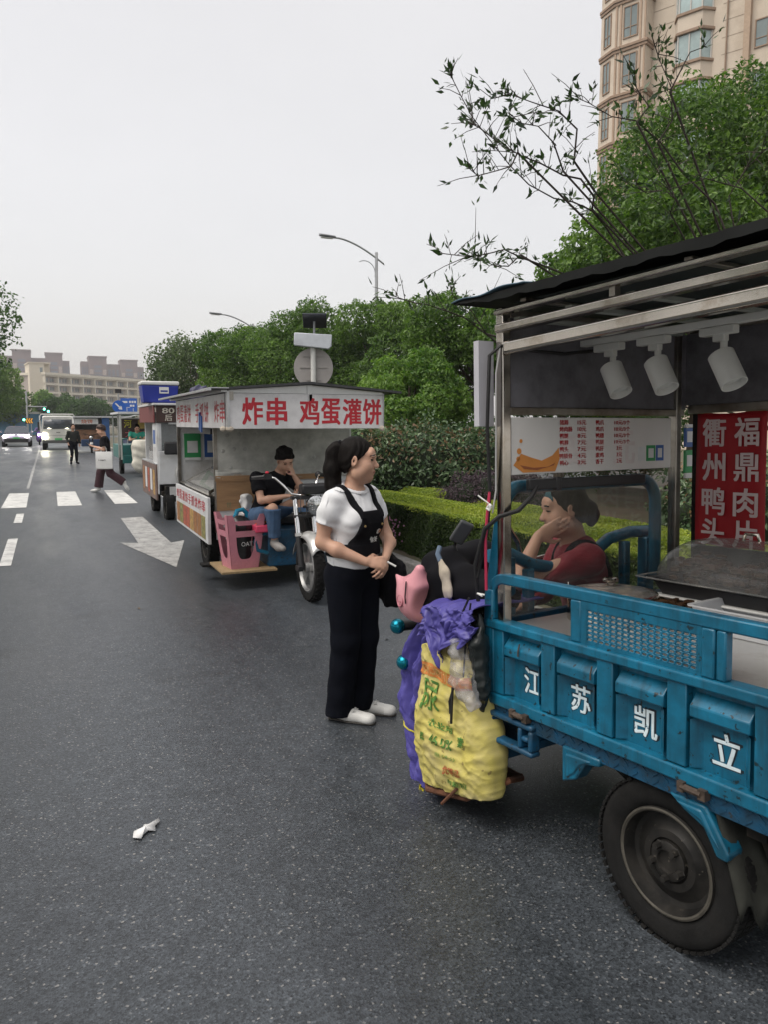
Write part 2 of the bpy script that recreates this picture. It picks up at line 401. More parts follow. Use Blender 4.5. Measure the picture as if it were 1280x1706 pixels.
M_LINE = mat('road_paint', (.62, .62, .60), .55, var=.12, vs=3, dirt=(.25, .25, .25), ds=5, da=.5, wear=(.09, .09, .09), wa=.01, ws=45)
M_LINE2 = mat('worn_road_paint', (.42, .42, .41), .6, var=.2, vs=2.5, dirt=(.16, .16, .16), ds=7, da=.75, wear=(.08, .08, .085), wa=.05, ws=40)

def sheet(name, x0, y0, x1, y1, z, m):
    b = MB().add([(x0, y0, z), (x1, y0, z), (x1, y1, z), (x0, y1, z)], [(0, 1, 2, 3)])
    return tag(b.build(name, m), kind='structure')
sheet('ground', -900, -200, 900, 1100, -.02, M_GROUND)
sheet('road', -4.2, -8, 3.64, 92, 0, M_ROAD)
sheet('cross_road', -160, 92, 160, 112, -.004, M_ROAD)
sheet('side_road', 13.2, -8, 20, 92, -.008, M_ROAD)
tag(MB().box((3.64, -8, -.02), (3.79, 30, .13)).box((3.64, 30.01, -.02), (3.79, 92, .13)).build('kerb', M_KERB, bevel=.012), kind='structure')
tag(MB().box((-4.35, -8, -.02), (-4.2, 92, .13)).build('kerb', M_KERB, bevel=.012), kind='structure')
tag(MB().box((3.79, -8, -.02), (13.2, 92, .10)).build('verge', M_GROUND), kind='structure')
tag(MB().box((-10.5, -8, -.02), (-4.35, 92, .10)).build('verge', M_GROUND), kind='structure')

def marking(name, polys, m, z=.004):
    b = MB()
    for p in polys: b.add([(x, y, z) for x, y in p], [tuple(range(len(p)))])
    return tag(b.build(name, m), kind='structure')
# zebra stripes (each one painted bar, 4 m long along the road)
for i, x in enumerate((-4.0, -2.92, -1.84, -.92, .12, 1.22, 2.34)):
    marking('crossing_stripe', [[(x, 16.9), (x + .46, 16.88), (x + .44, 20.4), (x + .01, 20.42)]], M_LINE)
# dashed lane line
for y0, y1 in ((3.9, 6.0), (10.0, 12.35), (14.3, 15.75)):
    marking('lane_dash', [[(-.60, y0), (-.47, y0), (-.47, y1), (-.60, y1)]], M_LINE)
marking('crack_glint', [[(-.57, 21.8), (-.50, 21.8), (-.50, 58), (-.57, 58)]], M_LINE2)  # thin pale strip, painted for the light reflected by a sealed crack
# straight-on arrow, pointing at the camera
marking('road_arrow', [[(1.12, 14.3), (1.50, 14.35), (1.53, 11.05), (1.74, 11.22), (1.31, 9.1), (.86, 11.35), (1.1, 11.2)]], M_LINE2)
# stop line far off
marking('stop_line', [[(-4.1, 60), (-.6, 60), (-.6, 60.5), (-4.1, 60.5)]], M_LINE)

# ------------------------------------------------------------------ plants
def leafmat(name, dark, light, rough=.45, tr=.42, spec=.5):
    m = bpy.data.materials.new(name); m.use_nodes = True; t = m.node_tree; b = t.nodes['Principled BSDF']; L = t.links.new
    a = t.nodes.new('ShaderNodeAttribute'); a.attribute_name = 'tone'
    r = t.nodes.new('ShaderNodeValToRGB'); r.color_ramp.elements[0].color = (*dark, 1); r.color_ramp.elements[1].color = (*light, 1)
    L(a.outputs['Fac'], r.inputs[0]); L(r.outputs[0], b.inputs['Base Color']); b.inputs['Roughness'].default_value = rough
    b.inputs['Specular IOR Level'].default_value = spec
    tl = t.nodes.new('ShaderNodeBsdfTranslucent'); hs = t.nodes.new('ShaderNodeHueSaturation'); hs.inputs['Saturation'].default_value = 1.15; hs.inputs['Value'].default_value = 1.3
    L(r.outputs[0], hs.inputs['Color']); L(hs.outputs[0], tl.inputs[0])
    ms = t.nodes.new('ShaderNodeMixShader'); ms.inputs[0].default_value = tr
    L(b.outputs[0], ms.inputs[1]); L(tl.outputs[0], ms.inputs[2]); L(ms.outputs[0], t.nodes['Material Output'].inputs[0])
    return m
L_CAMPHOR = leafmat('camphor_leaf', (.026, .075, .012), (.19, .31, .065))
L_DARK = leafmat('dark_leaf', (.018, .052, .012), (.105, .20, .05))
L_BRIGHT = leafmat('bright_leaf', (.06, .15, .025), (.27, .40, .09))
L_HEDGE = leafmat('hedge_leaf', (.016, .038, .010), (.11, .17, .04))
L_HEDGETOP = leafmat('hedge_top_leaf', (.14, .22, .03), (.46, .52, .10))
L_PHOT = leafmat('photinia_leaf', (.022, .055, .022), (.17, .25, .11), rough=.3, tr=.15)
L_RED = leafmat('young_red_leaf', (.12, .08, .045), (.30, .20, .12), rough=.4)
L_PURPLE = leafmat('purple_leaf', (.022, .014, .020), (.10, .065, .085), rough=.5, tr=.2)
L_TWIG = leafmat('sapling_leaf', (.012, .030, .010), (.05, .10, .025), rough=.35, tr=.3)
L_AIRY = leafmat('airy_leaf', (.04, .075, .025), (.14, .20, .075))
M_BARK = mat('bark', (.075, .058, .042), .95, var=.35, vs=12, bump=.8, bs=40, stretch=(3, 3, .6))
M_TWIG = mat('twig_bark', (.045, .036, .030), .85, var=.3, vs=30)
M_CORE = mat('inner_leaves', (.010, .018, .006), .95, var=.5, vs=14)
M_STONE = mat('planter', (.2, .2, .2), .8)

def leaves(name, P, Nn, size, mats, parent, rng, aspect=.5, tone=None, face=.6, paint=None, fold=.18):
    """one quad leaf per point, loosely facing Nn"""
    n = len(P); nn = Nn * face + rng.normal(size=(n, 3)) * .55 + np.array([0, 0, .25]); nn /= np.linalg.norm(nn, axis=1)[:, None]
    t = rng.normal(size=(n, 3)) + np.array([0, 0, -.35]); t -= nn * (t * nn).sum(1)[:, None]; t /= np.linalg.norm(t, axis=1)[:, None]
    b = np.cross(nn, t); s = (size * rng.uniform(.65, 1.3, n))[:, None]
    V = np.stack([P - t * s * .5, P + b * s * aspect * .5 + nn * s * fold * .3 - t * s * .05, P + t * s * .5 - nn * s * fold, P - b * s * aspect * .5 + nn * s * fold * .3 - t * s * .05], 1).reshape(-1, 3)
    Q = np.arange(n * 4).reshape(n, 4)
    if tone is None: tone = rng.random(n)
    return fast_mesh(name, V, Q, mats, parent, paint=(lambda c: paint) if paint is not None else None, attr=np.repeat(np.clip(tone, 0, 1), 4))

def blobs_in(rng, r, n, br=(.26, .42), low=-.75):
    out = []; rm = sum(r) / 3
    while len(out) < n:
        d = rng.normal(size=3); d /= np.linalg.norm(d)
        if d[2] < low: continue
        k = rng.uniform(.55, .86); out.append((d * np.array(r) * k, rng.uniform(*br) * rm))
    return out
def crown(name, rng, blobs, n, size, m, parent, aspect=.5, hollow=.72, loose=0):
    C_ = np.array([b[0] for b in blobs]); Rr = np.array([b[1] for b in blobs])
    w = Rr ** 2; w = w / w.sum(); i = rng.choice(len(blobs), size=int(n * 1.8), p=w)
    d = rng.normal(size=(len(i), 3)); d /= np.linalg.norm(d, axis=1)[:, None]
    wob = 1 + .16 * np.sin(d[:, 0] * 7 + i) * np.cos(d[:, 1] * 6 + 2 * i) + .10 * np.sin(d[:, 2] * 13 + i)
    rad = Rr[i] * wob * np.where(rng.random(len(i)) < .8, rng.uniform(.84, 1.06 + loose, len(i)), rng.uniform(.45, .85, len(i)))
    P = C_[i] + d * rad[:, None]
    keep = np.ones(len(P), bool)
    for j in range(len(blobs)):
        keep &= ~((np.linalg.norm(P - C_[j], axis=1) < Rr[j] * hollow) & (i != j) & (rng.random(len(P)) < .93))
    P, d, i = P[keep][:n], d[keep][:n], i[keep][:n]
    base = rng.uniform(.2, .62, len(blobs))
    tone = base[i] + rng.normal(size=len(i)) * .18 + np.where(rng.random(len(i)) < .08, .3, 0)
    return leaves(name, P, d, size, m, parent, rng, aspect, tone)

def tree(kind, label, loc, rc, h, n, size, m, seed, group='trees along the road', nb=26, trunk_r=.12, hollow=.72, aspect=.5, br=(.26, .42), lean=(0, 0), loose=0):
    """trunk base at loc, crown centre h above it"""
    rng = np.random.default_rng(seed)
    t = thing(kind, loc, label, 'tree', group=group)
    bl = blobs_in(rng, rc, nb, br); c = np.array([lean[0], lean[1], h]); bl = [(b + c, r) for b, r in bl]
    cr = crown('crown', rng, bl, n, size, m, t, aspect, hollow, loose)
    mb = MB(); top = Vector((lean[0] * .6, lean[1] * .6, h - rc[2] * .45))
    mb.tube([(0, 0, -.1), (lean[0] * .15, lean[1] * .15, top.z * .35), (lean[0] * .35 + .04, lean[1] * .3, top.z * .7), top, (lean[0], lean[1], h + rc[2] * .3)],
            [trunk_r * 1.25, trunk_r, trunk_r * .85, trunk_r * .7, trunk_r * .25], 10)
    for b, r in bl[:14]:
        a = top.lerp(Vector((0, 0, top.z * .8)), rng.random() * .6); e = Vector(b)
        mid = a.lerp(e, .5) + Vector((rng.normal() * .12, rng.normal() * .12, .15))
        mb.tube([a, mid, e], [trunk_r * .4, trunk_r * .25, trunk_r * .1], 6)
    mb.build('trunk', M_BARK, t)
    return t

tree('camphor_tree', 'tall broad dense tree right behind the blue cart, highest crown against the tower', (13.0, 11.2, .1), (3.0, 2.6, 2.5), 5.9, 75000, .105, L_CAMPHOR, 11, nb=46, trunk_r=.2)
tree('camphor_tree', 'big dark green tree beside the tall one, cut by the right picture edge', (13.6, 7.6, .1), (2.6, 2.6, 2.6), 6.5, 55000, .11, L_CAMPHOR, 12, nb=38, trunk_r=.2)
tree('camphor_tree', 'middle-height leafy tree showing just above the blue cart roof', (9.6, 9.4, .1), (2.2, 1.7, 1.6), 3.55, 50000, .10, L_CAMPHOR, 13, nb=34, trunk_r=.15)
tree('camphor_tree', 'round tree whose dark trunk leans beside the white board of the blue cart', (9.9, 16.2, .1), (1.8, 1.6, 1.6), 3.1, 40000, .10, L_CAMPHOR, 14, trunk_r=.1, lean=(-.35, .3))
tree('camphor_tree', 'slim dark tree between the leaning one and the bare sapling twigs', (9.3, 12.6, .1), (1.5, 1.4, 1.7), 3.0, 34000, .10, L_CAMPHOR, 15, trunk_r=.1)
tree('round_tree', 'low bright green round tree behind the photinia bush', (7.0, 14.7, .1), (1.15, 1.1, 1.0), 2.1, 30000, .085, L_BRIGHT, 16, trunk_r=.08)
tree('camphor_tree', 'dense tree in front of the tall street lamp pole', (11.3, 26, .1), (2.2, 2, 2.0), 4.0, 36000, .12, L_CAMPHOR, 17, trunk_r=.15)
tree('camphor_tree', 'dense tree right behind the round sign back', (9.3, 28.5, .1), (2.3, 2.1, 2.2), 3.8, 36000, .12, L_CAMPHOR, 18, trunk_r=.15)
tree('camphor_tree', 'yellowish green tree left of the round sign back', (7.8, 32.5, .1), (2.0, 2, 2.1), 3.7, 30000, .13, L_CAMPHOR, 19, trunk_r=.15)
tree('airy_tree', 'thin see-through tree left of the dense row', (7.6, 45, .1), (2.6, 2.2, 2.4), 4.3, 9000, .2, L_AIRY, 20, trunk_r=.11, nb=22, hollow=.3, br=(.2, .32), loose=.5)
for i, (x, y, hh, rx, lb) in enumerate([(10.4, 20.5, 1.3, 2.3, 'low dark bush behind the round bright tree'), (7.4, 24, 1.2, 1.9, 'low bush behind the white and red snack cart'), (12.5, 15, 1.5, 2.4, 'shady bush under the trees behind the blue cart')]):
    tree('dark_shrub', lb, (x, y, .1), (rx, 1.6, 1.2), hh, 14000, .12, L_DARK, 30 + i, group='shrubs under the trees', trunk_r=.05)
left_tree = tree('street_tree', 'big tree at the left edge reaching over the road', (-5.6, 36, .1), (4.2, 4, 3.2), 6.2, 30000, .17, L_DARK, 21, group='trees on the left verge', trunk_r=.2, nb=40)
tree('street_tree', 'far tree on the left verge beside the parked line of cars', (-6.6, 88, .1), (4.6, 4.2, 3.4), 4.9, 14000, .32, L_CAMPHOR, 22, group='trees on the left verge', trunk_r=.2)
tree('street_tree', 'farthest tree on the left verge, above the pale car', (-7.5, 122, .1), (6.2, 5, 3.6), 4.6, 12000, .42, L_CAMPHOR, 23, group='trees on the left verge', trunk_r=.2)
for i, (x, y, rr, lb) in enumerate([(2.6, 122, 4.2, 'rounded far tree right above the white lorry cab'), (8.2, 126, 5.0, 'wide far tree behind the round blue arrow sign'), (-.2, 150, 2.0, 'small light green far tree in front of the school block')]):
    tree('far_tree', lb, (x, y, 0), (rr, 3.4, 2.0 if i < 2 else 2.6), 3.2 if i < 2 else 4.6, 9000, .4, L_DARK if i < 2 else L_BRIGHT, 40 + i, group='trees beyond the crossing', trunk_r=.15)

for i, (y, sc_) in enumerate(((22, .95), (9, 1.05), (-3, .9))):  # unseen trees continuing the row, added so the cart rails reflect something dark
    dup(left_tree, (-10.2 + .4 * i, y, .1), i * 1.3, ('unseen street tree added to the left row, %s the camera' % ('well ahead of', 'just ahead of', 'behind')[i]), sc_)
# clipped hedge along the kerb
rng = np.random.default_rng(5)
hd = thing('clipped_hedge', (3.95, 2.0, .1), 'low clipped box hedge with bright green top along the kerb', 'hedge')
X1, Y1, Z1 = 1.35, 8.4, .60
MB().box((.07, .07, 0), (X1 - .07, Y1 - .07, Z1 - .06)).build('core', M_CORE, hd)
def faceP(n, f):
    u = rng.random((n, 3)); P = f(u); return P
wav = lambda a, b: .025 * np.sin(a * 5.1 + b * 2) + .02 * np.sin(a * 11.7 + b * 3.3)
def front(u): return np.stack([wav(u[:, 1] * Y1, u[:, 2]) + (u[:, 0] ** 2) * .10, u[:, 1] * Y1, u[:, 2] * (Z1 - .02)], 1)
def topf(u): return np.stack([u[:, 0] * X1, u[:, 1] * Y1, Z1 + wav(u[:, 0] * 2, u[:, 1] * 3) - u[:, 2] ** 2 * .06], 1)
def endf(u): return np.stack([u[:, 0] * X1, Y1 + wav(u[:, 0], u[:, 2]) - u[:, 1] ** 2 * .06, u[:, 2] * (Z1 - .02)], 1)
P = front(rng.random((90000, 3))); E_ = endf(rng.random((16000, 3)))
Pf = np.concatenate([P, E_]); Nf = np.concatenate([np.tile([-1., 0, .1], (len(P), 1)), np.tile([0, 1., .1], (len(E_), 1))])
tn = .38 + .22 * np.sin(Pf[:, 1] * 3.1) * np.sin(Pf[:, 2] * 9 + Pf[:, 1]) + rng.normal(size=len(Pf)) * .2
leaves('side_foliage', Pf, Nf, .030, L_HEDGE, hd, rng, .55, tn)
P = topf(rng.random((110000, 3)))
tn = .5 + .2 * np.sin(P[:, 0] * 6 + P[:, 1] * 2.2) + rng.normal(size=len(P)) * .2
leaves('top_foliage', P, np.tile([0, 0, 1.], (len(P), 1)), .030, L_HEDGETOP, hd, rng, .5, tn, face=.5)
fl = MB()
for i in range(60):
    y = rng.normal() * .16 + 6.7; z = rng.uniform(.12, .42); fl.ball((-.015 - rng.random() * .03, y, z), .012, 0, 6)
fl.build('pink_blossom', mat('blossom', (.45, .22, .33), .6), hd)

def bush(name, label, loc, blobs, n, size, mats, seed, redtop=None, aspect=.5):
    rng = np.random.default_rng(seed); t = thing(name, loc, label, 'bush')
    core = MB()
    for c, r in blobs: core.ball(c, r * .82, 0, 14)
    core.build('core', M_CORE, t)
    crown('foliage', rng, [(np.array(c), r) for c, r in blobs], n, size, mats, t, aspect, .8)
    if redtop:
        up = []
        for c, r in blobs:
            d = rng.normal(size=(redtop, 3)); d /= np.linalg.norm(d, axis=1)[:, None]; d = d[d[:, 2] > .25]; up.append((np.array(c) + d * r * rng.uniform(.97, 1.08, (len(d), 1)), d))
        P = np.concatenate([a for a, b in up]); D = np.concatenate([b for a, b in up])
        leaves('young_leaves', P, D, size * .9, L_RED, t, rng, .45)
    return t
rb = random.Random(3)
bl = [((rb.uniform(-1.3, 1.5), rb.uniform(-.5, .5), rb.uniform(.45, .85)), rb.uniform(.55, .8)) for i in range(12)] + [((-.9, -.2, .85), .75), ((.1, -.4, .75), .85), ((1.1, -.3, .7), .78), ((.4, -.5, .5), .75)]
phot = bush('photinia_bush', 'large rounded glossy-leaved bush with reddish tips behind the hedge', (5.35, 11.5, .1), bl, 26000, .085, L_PHOT, 51, redtop=420)
bl = [((rb.uniform(-1.3, 1.3), rb.uniform(-.6, .6), rb.uniform(.6, .95)), rb.uniform(.5, .75)) for i in range(9)]
bush('photinia_bush', 'second glossy-leaved bush, farther back behind the snack cart roof corner', (5.1, 14.8, .1), bl, 12000, .085, L_PHOT, 53, redtop=300)
bl = [((rb.uniform(-.45, .5), rb.uniform(-.4, .4), rb.uniform(.4, .68)), rb.uniform(.28, .4)) for i in range(12)]
bush('purple_bush', 'purple-leaved bush growing at the back of the hedge', (5.5, 8.6, .1), bl, 22000, .035, L_PURPLE, 52)

dup(phot, (6.5, 5.6, .1), .8, 'glossy-leaved bush behind the hedge, seen through the clear screen of the blue cart', .8)
dup(phot, (6.9, 3.0, .1), 2.2, 'glossy-leaved bush behind the hedge, hidden mostly by the red banner', .85)
# sapling whose twigs reach over the blue cart
def sapling():
    t = thing('sapling', (4.9, 3.9, .1), 'thin sapling with sparse dark leaves behind the blue cart', 'tree')
    o = Vector((4.9, 3.9, .1)); rn = random.Random(8); rg = np.random.default_rng(8)
    mb = MB(); tips = []
    for br in SAPLING_BRANCHES:
        pts = [Vector(p) - o for p in br]
        n = len(pts); r0 = .0078 if n > 6 else .0055
        mb.tube(pts, [max(.0028, r0 * (1 - .85 * i / (n - 1))) for i in range(n)], 6)
        for i in range(1, n):
            a, b = pts[i - 1], pts[i]; L_ = (b - a).length
            k = int(L_ * 34 * (i / n + .12)) + 1
            for j in range(k):
                s = a.lerp(b, rn.random()); dv = (b - a).normalized()
                e = s + (dv * .5 + Vector((rn.gauss(0, .7), rn.gauss(0, .7), rn.gauss(.25, .6)))) * rn.uniform(.04, .16)
                mb.tube([s, s.lerp(e, .5) + Vector((0, 0, .01)), e], [.0028, .0022, .0014], 4)
                for _ in range(rn.choice((2, 3, 4, 5))): tips.append((s.lerp(e, rn.uniform(.3, 1.05)), (e - s).normalized()))
        for _ in range(5): tips.append((pts[-1], (pts[-1] - pts[-2]).normalized()))
    trunk = [Vector((0, 0, 0)), Vector((.05, -.05, .8)), Vector((-.05, .0, 1.5)), Vector(SAPLING_BRANCHES[0][0]) - o]
    mb.tube(trunk, [.028, .024, .018, .010], 8)
    for br in SAPLING_BRANCHES[1:]:
        e = Vector(br[0]) - o; mb.tube([trunk[2], trunk[2].lerp(e, .5) + Vector((0, 0, .05)), e], [.009, .008, .007], 6)
    mb.build('trunk', M_TWIG, t)
    P = np.array([tuple(p) for p, d in tips]) + rg.normal(size=(len(tips), 3)) * .012
    D = np.array([tuple(d) for p, d in tips]); n = len(P)
    tt = D + rg.normal(size=(n, 3)) * .55; tt /= np.linalg.norm(tt, axis=1)[:, None]
    nn = rg.normal(size=(n, 3)) + np.array([0, 0, .6]); nn -= tt * (nn * tt).sum(1)[:, None]; nn /= np.linalg.norm(nn, axis=1)[:, None]
    b = np.cross(nn, tt); s = rg.uniform(.03, .075, n)[:, None]
    V = np.stack([P, P + tt * s * .35 + b * s * .17, P + tt * s, P + tt * s * .35 - b * s * .17], 1).reshape(-1, 3)
    fast_mesh('leaves', V, np.arange(4 * n).reshape(n, 4), L_TWIG, t, attr=np.repeat(rg.random(n), 4))
SAPLING_BRANCHES = [[(3.753, 4.196, 2.594), (3.557, 4.144, 2.747), (3.446, 4.218, 2.954), (3.317, 4.209, 3.051), (3.167, 4.217, 3.092), (3.02, 4.22, 3.099), (2.846, 4.242, 3.167), (2.708, 4.246, 3.264), (2.578, 4.204, 3.34), (2.408, 4.207, 3.497), (2.359, 4.257, 3.627), (2.272, 4.232, 3.723)], [(3.317, 4.213, 3.062), (3.277, 4.147, 3.12), (3.149, 4.12, 3.204), (3.034, 4.147, 3.22), (2.817, 4.068, 3.237), (2.667, 4.07, 3.267), (2.553, 4.093, 3.315), (2.394, 4.095, 3.393), (2.284, 4.076, 3.414)], [(3.273, 4.136, 3.148), (3.069, 4.086, 3.29), (3.061, 4.055, 3.468), (2.883, 4.003, 3.528), (2.672, 3.969, 3.532), (2.529, 3.977, 3.555), (2.35, 3.901, 3.474)], [(3.019, 4.126, 3.236), (2.912, 4.085, 3.378), (2.778, 4.055, 3.443), (2.572, 3.926, 3.387), (2.443, 3.86, 3.4)], [(2.647, 4.072, 3.281), (2.587, 4.045, 3.187), (2.508, 4.061, 3.159), (2.347, 4.022, 3.097), (2.21, 3.906, 3.098)], [(4.11, 3.748, 2.704), (3.98, 3.829, 3.07), (3.715, 3.837, 3.225), (3.596, 3.915, 3.417), (3.4, 3.925, 3.523), (3.233, 3.95, 3.531), (3.123, 4.025, 3.618), (3.006, 3.969, 3.603)], [(3.558, 3.9, 3.409), (3.609, 3.841, 3.525), (3.546, 3.789, 3.683), (3.531, 3.888, 3.888), (3.397, 3.813, 3.971)], [(3.386, 3.899, 3.502), (3.45, 3.871, 3.596), (3.355, 3.875, 3.683), (3.306, 3.866, 3.758)], [(3.585, 3.844, 3.691), (3.691, 3.802, 3.92), (3.728, 3.719, 3.925)], [(4.05, 3.479, 2.941), (3.866, 3.524, 3.073), (3.674, 3.615, 3.13), (3.451, 3.658, 3.057), (3.319, 3.711, 3.031), (3.125, 3.687, 3.066)], [(4.0, 3.663, 2.809), (3.941, 3.684, 3.077), (3.949, 3.57, 3.206), (3.925, 3.412, 3.272)], [(3.358, 4.413, 2.657), (3.047, 4.336, 2.702), (2.888, 4.371, 2.751), (2.741, 4.35, 2.785), (2.544, 4.261, 2.72), (2.379, 4.208, 2.685), (2.208, 4.2, 2.687)], [(2.889, 4.387, 2.772), (2.768, 4.338, 2.681), (2.664, 4.329, 2.674), (2.409, 4.224, 2.698)], [(3.185, 4.581, 1.969), (2.939, 4.561, 2.149), (2.78, 4.61, 2.279), (2.579, 4.57, 2.377), (2.477, 4.591, 2.41), (2.282, 4.521, 2.436), (2.162, 4.477, 2.434), (2.013, 4.468, 2.467)], [(2.735, 4.545, 2.276), (2.617, 4.54, 2.416), (2.444, 4.485, 2.5), (2.393, 4.427, 2.569)], [(3.856, 3.888, 2.777), (3.626, 3.842, 2.983), (3.552, 3.727, 3.025), (3.355, 3.695, 3.18)]]
sapling()
# ------------------------------------------------------------------ buildings
M_TOWER = mat('beige_render', (.54, .465, .38), .85, var=.08, vs=.7, dirt=(.36, .29, .22), ds=.5, da=.4)
M_TRIM = mat('brown_trim', (.27, .19, .135), .8, var=.15, vs=3)
M_PANE = mat('window_glass', (.16, .20, .20), .08, var=.3, vs=.4, spec=.9)
M_PANEL = mat('lit_pane', (.75, .6, .32), .3, emit=.35, ecol=(1, .8, .4))
M_WFRAME = mat('window_frame', (.16, .14, .13), .6)
M_WFR2 = mat('pale_frame', (.45, .43, .40), .6)
TO = Vector((35.4, 44.26, 0)); TX = Vector((.412, -.911, 0)); TY = Vector((.911, .412, 0))
tw = thing('apartment_tower', (0, 0, 0), 'tall beige apartment tower with brown-trimmed bay windows at top right', 'building', Mx=frameM(TO, TX, TY))
FH = 2.9; Z0 = 11.3; NF = 9
b = MB().box((0, 0, -.1), (26, 13, 48)); b.build('wall', M_TOWER, tw)
b = MB()
for i in range(NF * 3 + 1):
    z = Z0 + i * FH / 3 * 1.0
    b.box((3.42, -.012, z), (4.75, .02, z + .03)); b.box((7.75, -.012, z), (9.1, .02, z + .03))
b.build('groove', mat('groove_line', (.30, .24, .19), .9), tw)
b = MB(); b.prism([(0, .02), (-.02, -.35), (1.25, -1.0), (3.4, -1.0), (3.4, .02)], Z0, Z0 + NF * FH); b.build('bay_wall', M_TOWER, tw)
for i in range(NF + 1):
    z = Z0 + i * FH; b = MB()
    b.prism([(-.10, .02), (-.14, -.42), (1.2, -1.16), (3.55, -1.16), (3.55, .02)], z - .12, z + .06)
    b.prism([(-.06, .02), (-.10, -.40), (1.22, -1.10), (3.5, -1.10), (3.5, .02)], z - .30, z - .12)
    b.build('cornice', M_TRIM, tw, bevel=.02)
M_PIL = mat('tan_pilaster', (.38, .28, .205), .85, var=.1)
for x in (1.32, 1.62, 2.95, 3.25): MB().box((x, -1.07, Z0), (x + .12, -1.0, Z0 + NF * FH)).build('pilaster', M_PIL, tw)
def win(M, w, h, fm, pm, nsplit=2, fr=.07):
    q = MB(); q.X = M
    q.box((0, 0, -.02), (w, fr, .06)); q.box((0, h - fr, -.02), (w, h, .06)); q.box((0, fr, -.02), (fr, h - fr, .06)); q.box((w - fr, fr, -.02), (w, h - fr, .06))
    for k in range(1, nsplit): q.box((w * k / nsplit - .025, fr, -.01), (w * k / nsplit + .025, h - fr, .05))
    q.box((fr, h * .32, -.01), (w - fr, h * .32 + .04, .045))
    o = q.build('window', fm, tw)
    g = MB(); g.X = M; g.box((fr * .8, fr * .8, -.03), (w - fr * .8, h - fr * .8, .012)); g.build('pane', pm, o)
    return o
for i in range(NF):
    z = Z0 + i * FH
    win(frameM((1.85, -1.005, z + .45), (1, 0, 0), (0, 0, 1)), 1.0, 1.95, M_TRIM, M_PANE)
    cd = Vector((1.27, -.65, 0)).normalized()
    win(frameM(Vector((-.02, -.35, z + .45)) + cd * .35 + Vector((cd.y, -cd.x, 0)) * .004, cd, (0, 0, 1)), .75, 1.95, M_TRIM, M_PANE)
for i in range(NF):
    z = Z0 + i * FH; b = MB()
    b.prism([(4.85, .02), (5.25, -.62), (6.75, -.62), (7.25, .02)], z - .12, z + .78)
    b.build('bay_parapet', M_TOWER, tw)
for i in range(NF):
    z = Z0 + i * FH
    for zz in (z + .78, z - .30):
        b = MB(); b.prism([(4.76, .02), (5.2, -.72), (6.8, -.72), (7.34, .02)], zz, zz + .18)
        b.build('bay_cornice', M_TRIM, tw, bevel=.02)
M_PANE2 = mat('bay_glass', (.33, .42, .42), .06, var=.3, vs=.5, spec=.9)
for i in range(NF):
    z = Z0 + i * FH + .98
    q = MB(); 
    for x, y in ((4.92, -.03), (5.3, -.58), (6.0, -.58), (6.7, -.58), (7.15, -.03)): q.box((x - .04, y - .04, z), (x + .04, y + .04, z + 1.6))
    o = q.build('bay_window', M_WFR2, tw)
    g = MB().prism([(4.92, .0), (5.3, -.57), (6.7, -.57), (7.15, .0)], z, z + 1.6); g.build('pane', M_PANE2, o)
MB().tube([(8.05, -.10, 2), (8.05, -.10, 46)], .05, 8).build('drainpipe', M_TRIM, tw)
b = MB(); b.box((9.1, -.35, Z0), (9.45, .02, 46)); b.box((11.3, -.35, Z0), (11.65, .02, 46)); b.build('pier', mat('tan_pier', (.40, .30, .22), .85, var=.1), tw)
for i in range(NF):
    z = Z0 + i * FH
    win(frameM((9.65, -.012, z + .75), (1, 0, 0), (0, 0, 1)), 1.45, 1.6, M_TRIM, M_PANEL if i == 6 else M_PANE, 2)

M_CREAM = mat('cream_wall', (.62, .56, .45), .85, var=.06, vs=.05)
M_CREAM2 = mat('grey_wall', (.40, .42, .44), .85, var=.06, vs=.05)
M_SLAB = mat('pale_slab', (.66, .61, .50), .8, var=.06, vs=.1)
M_BACK = mat('recess_wall', (.38, .33, .29), .85, var=.1, vs=.1)
sx = Vector((.72, .69, 0)).normalized(); sy = Vector((-sx.y, sx.x, 0))
sch = thing('school_block', (0, 0, 0), 'long cream five-storey block with open galleries beyond the crossing', 'building', Mx=frameM((0, 300, 0), sx, sy))
MB().box((0, 1.6, 0), (66, 12, 18.6)).build('wall', M_BACK, sch)
b = MB()
for k in range(7): b.box((-.2, -.1, k * 3.05 + .35 - .45), (66, 1.6, k * 3.05 + .35 + .25))
for k in range(0, 67, 1):
    if k % 6 == 0: b.box((k - .2, -.2, 0), (k + .25, 1.6, 18.6))
b.build('gallery_slab', M_SLAB, sch)
MB().box((-.5, -.6, 18.68), (66, 12.5, 19.6)).build('roof', M_SLAB, sch)
MB().box((24, 2, 19.6), (62, 10, 20.3)).build('roof_cover', mat('grey_roof', (.18, .17, .18), .8), sch)
for k in range(1, 6):
    for j in range(11):
        for dx in (1.0, 3.6):
            x = j * 6 + dx; z = k * 3.05 + 1.15
            q = MB().box((x, 1.52, z), (x + 1.75, 1.62, z + 1.25), 0).box((x + .82, 1.5, z), (x + .93, 1.55, z + 1.25), 1); 
            if j * 12 + k < 100 and len([c for c in sch.children if c.name.startswith('window')]) < 98: q.build('window', [M_PANE, M_WFR2], sch)
endb = thing('stair_block', (0, 0, 0), 'plain cream end wall standing left of the galleries, with one small window', 'building', Mx=frameM((-4.9, 300, 0), (1, .12, 0), (0, 1, 0)))
MB().box((0, 0, 0), (4.9, 14, 22.6)).build('wall', M_CREAM, endb); MB().box((3.4, -.06, 19.6), (4.3, .05, 21.2)).build('window', M_PANE, endb)
MB().box((-.3, -.2, 22.61), (7.0, 14, 23.0)).box((4.91, 2.5, 19.7), (7.0, 14, 22.6)).build('roof', M_CREAM, endb)
lb = thing('annex_block', (-14.5, 322, 0), 'lower cream block with stacked balconies left of the plain end wall', 'building')
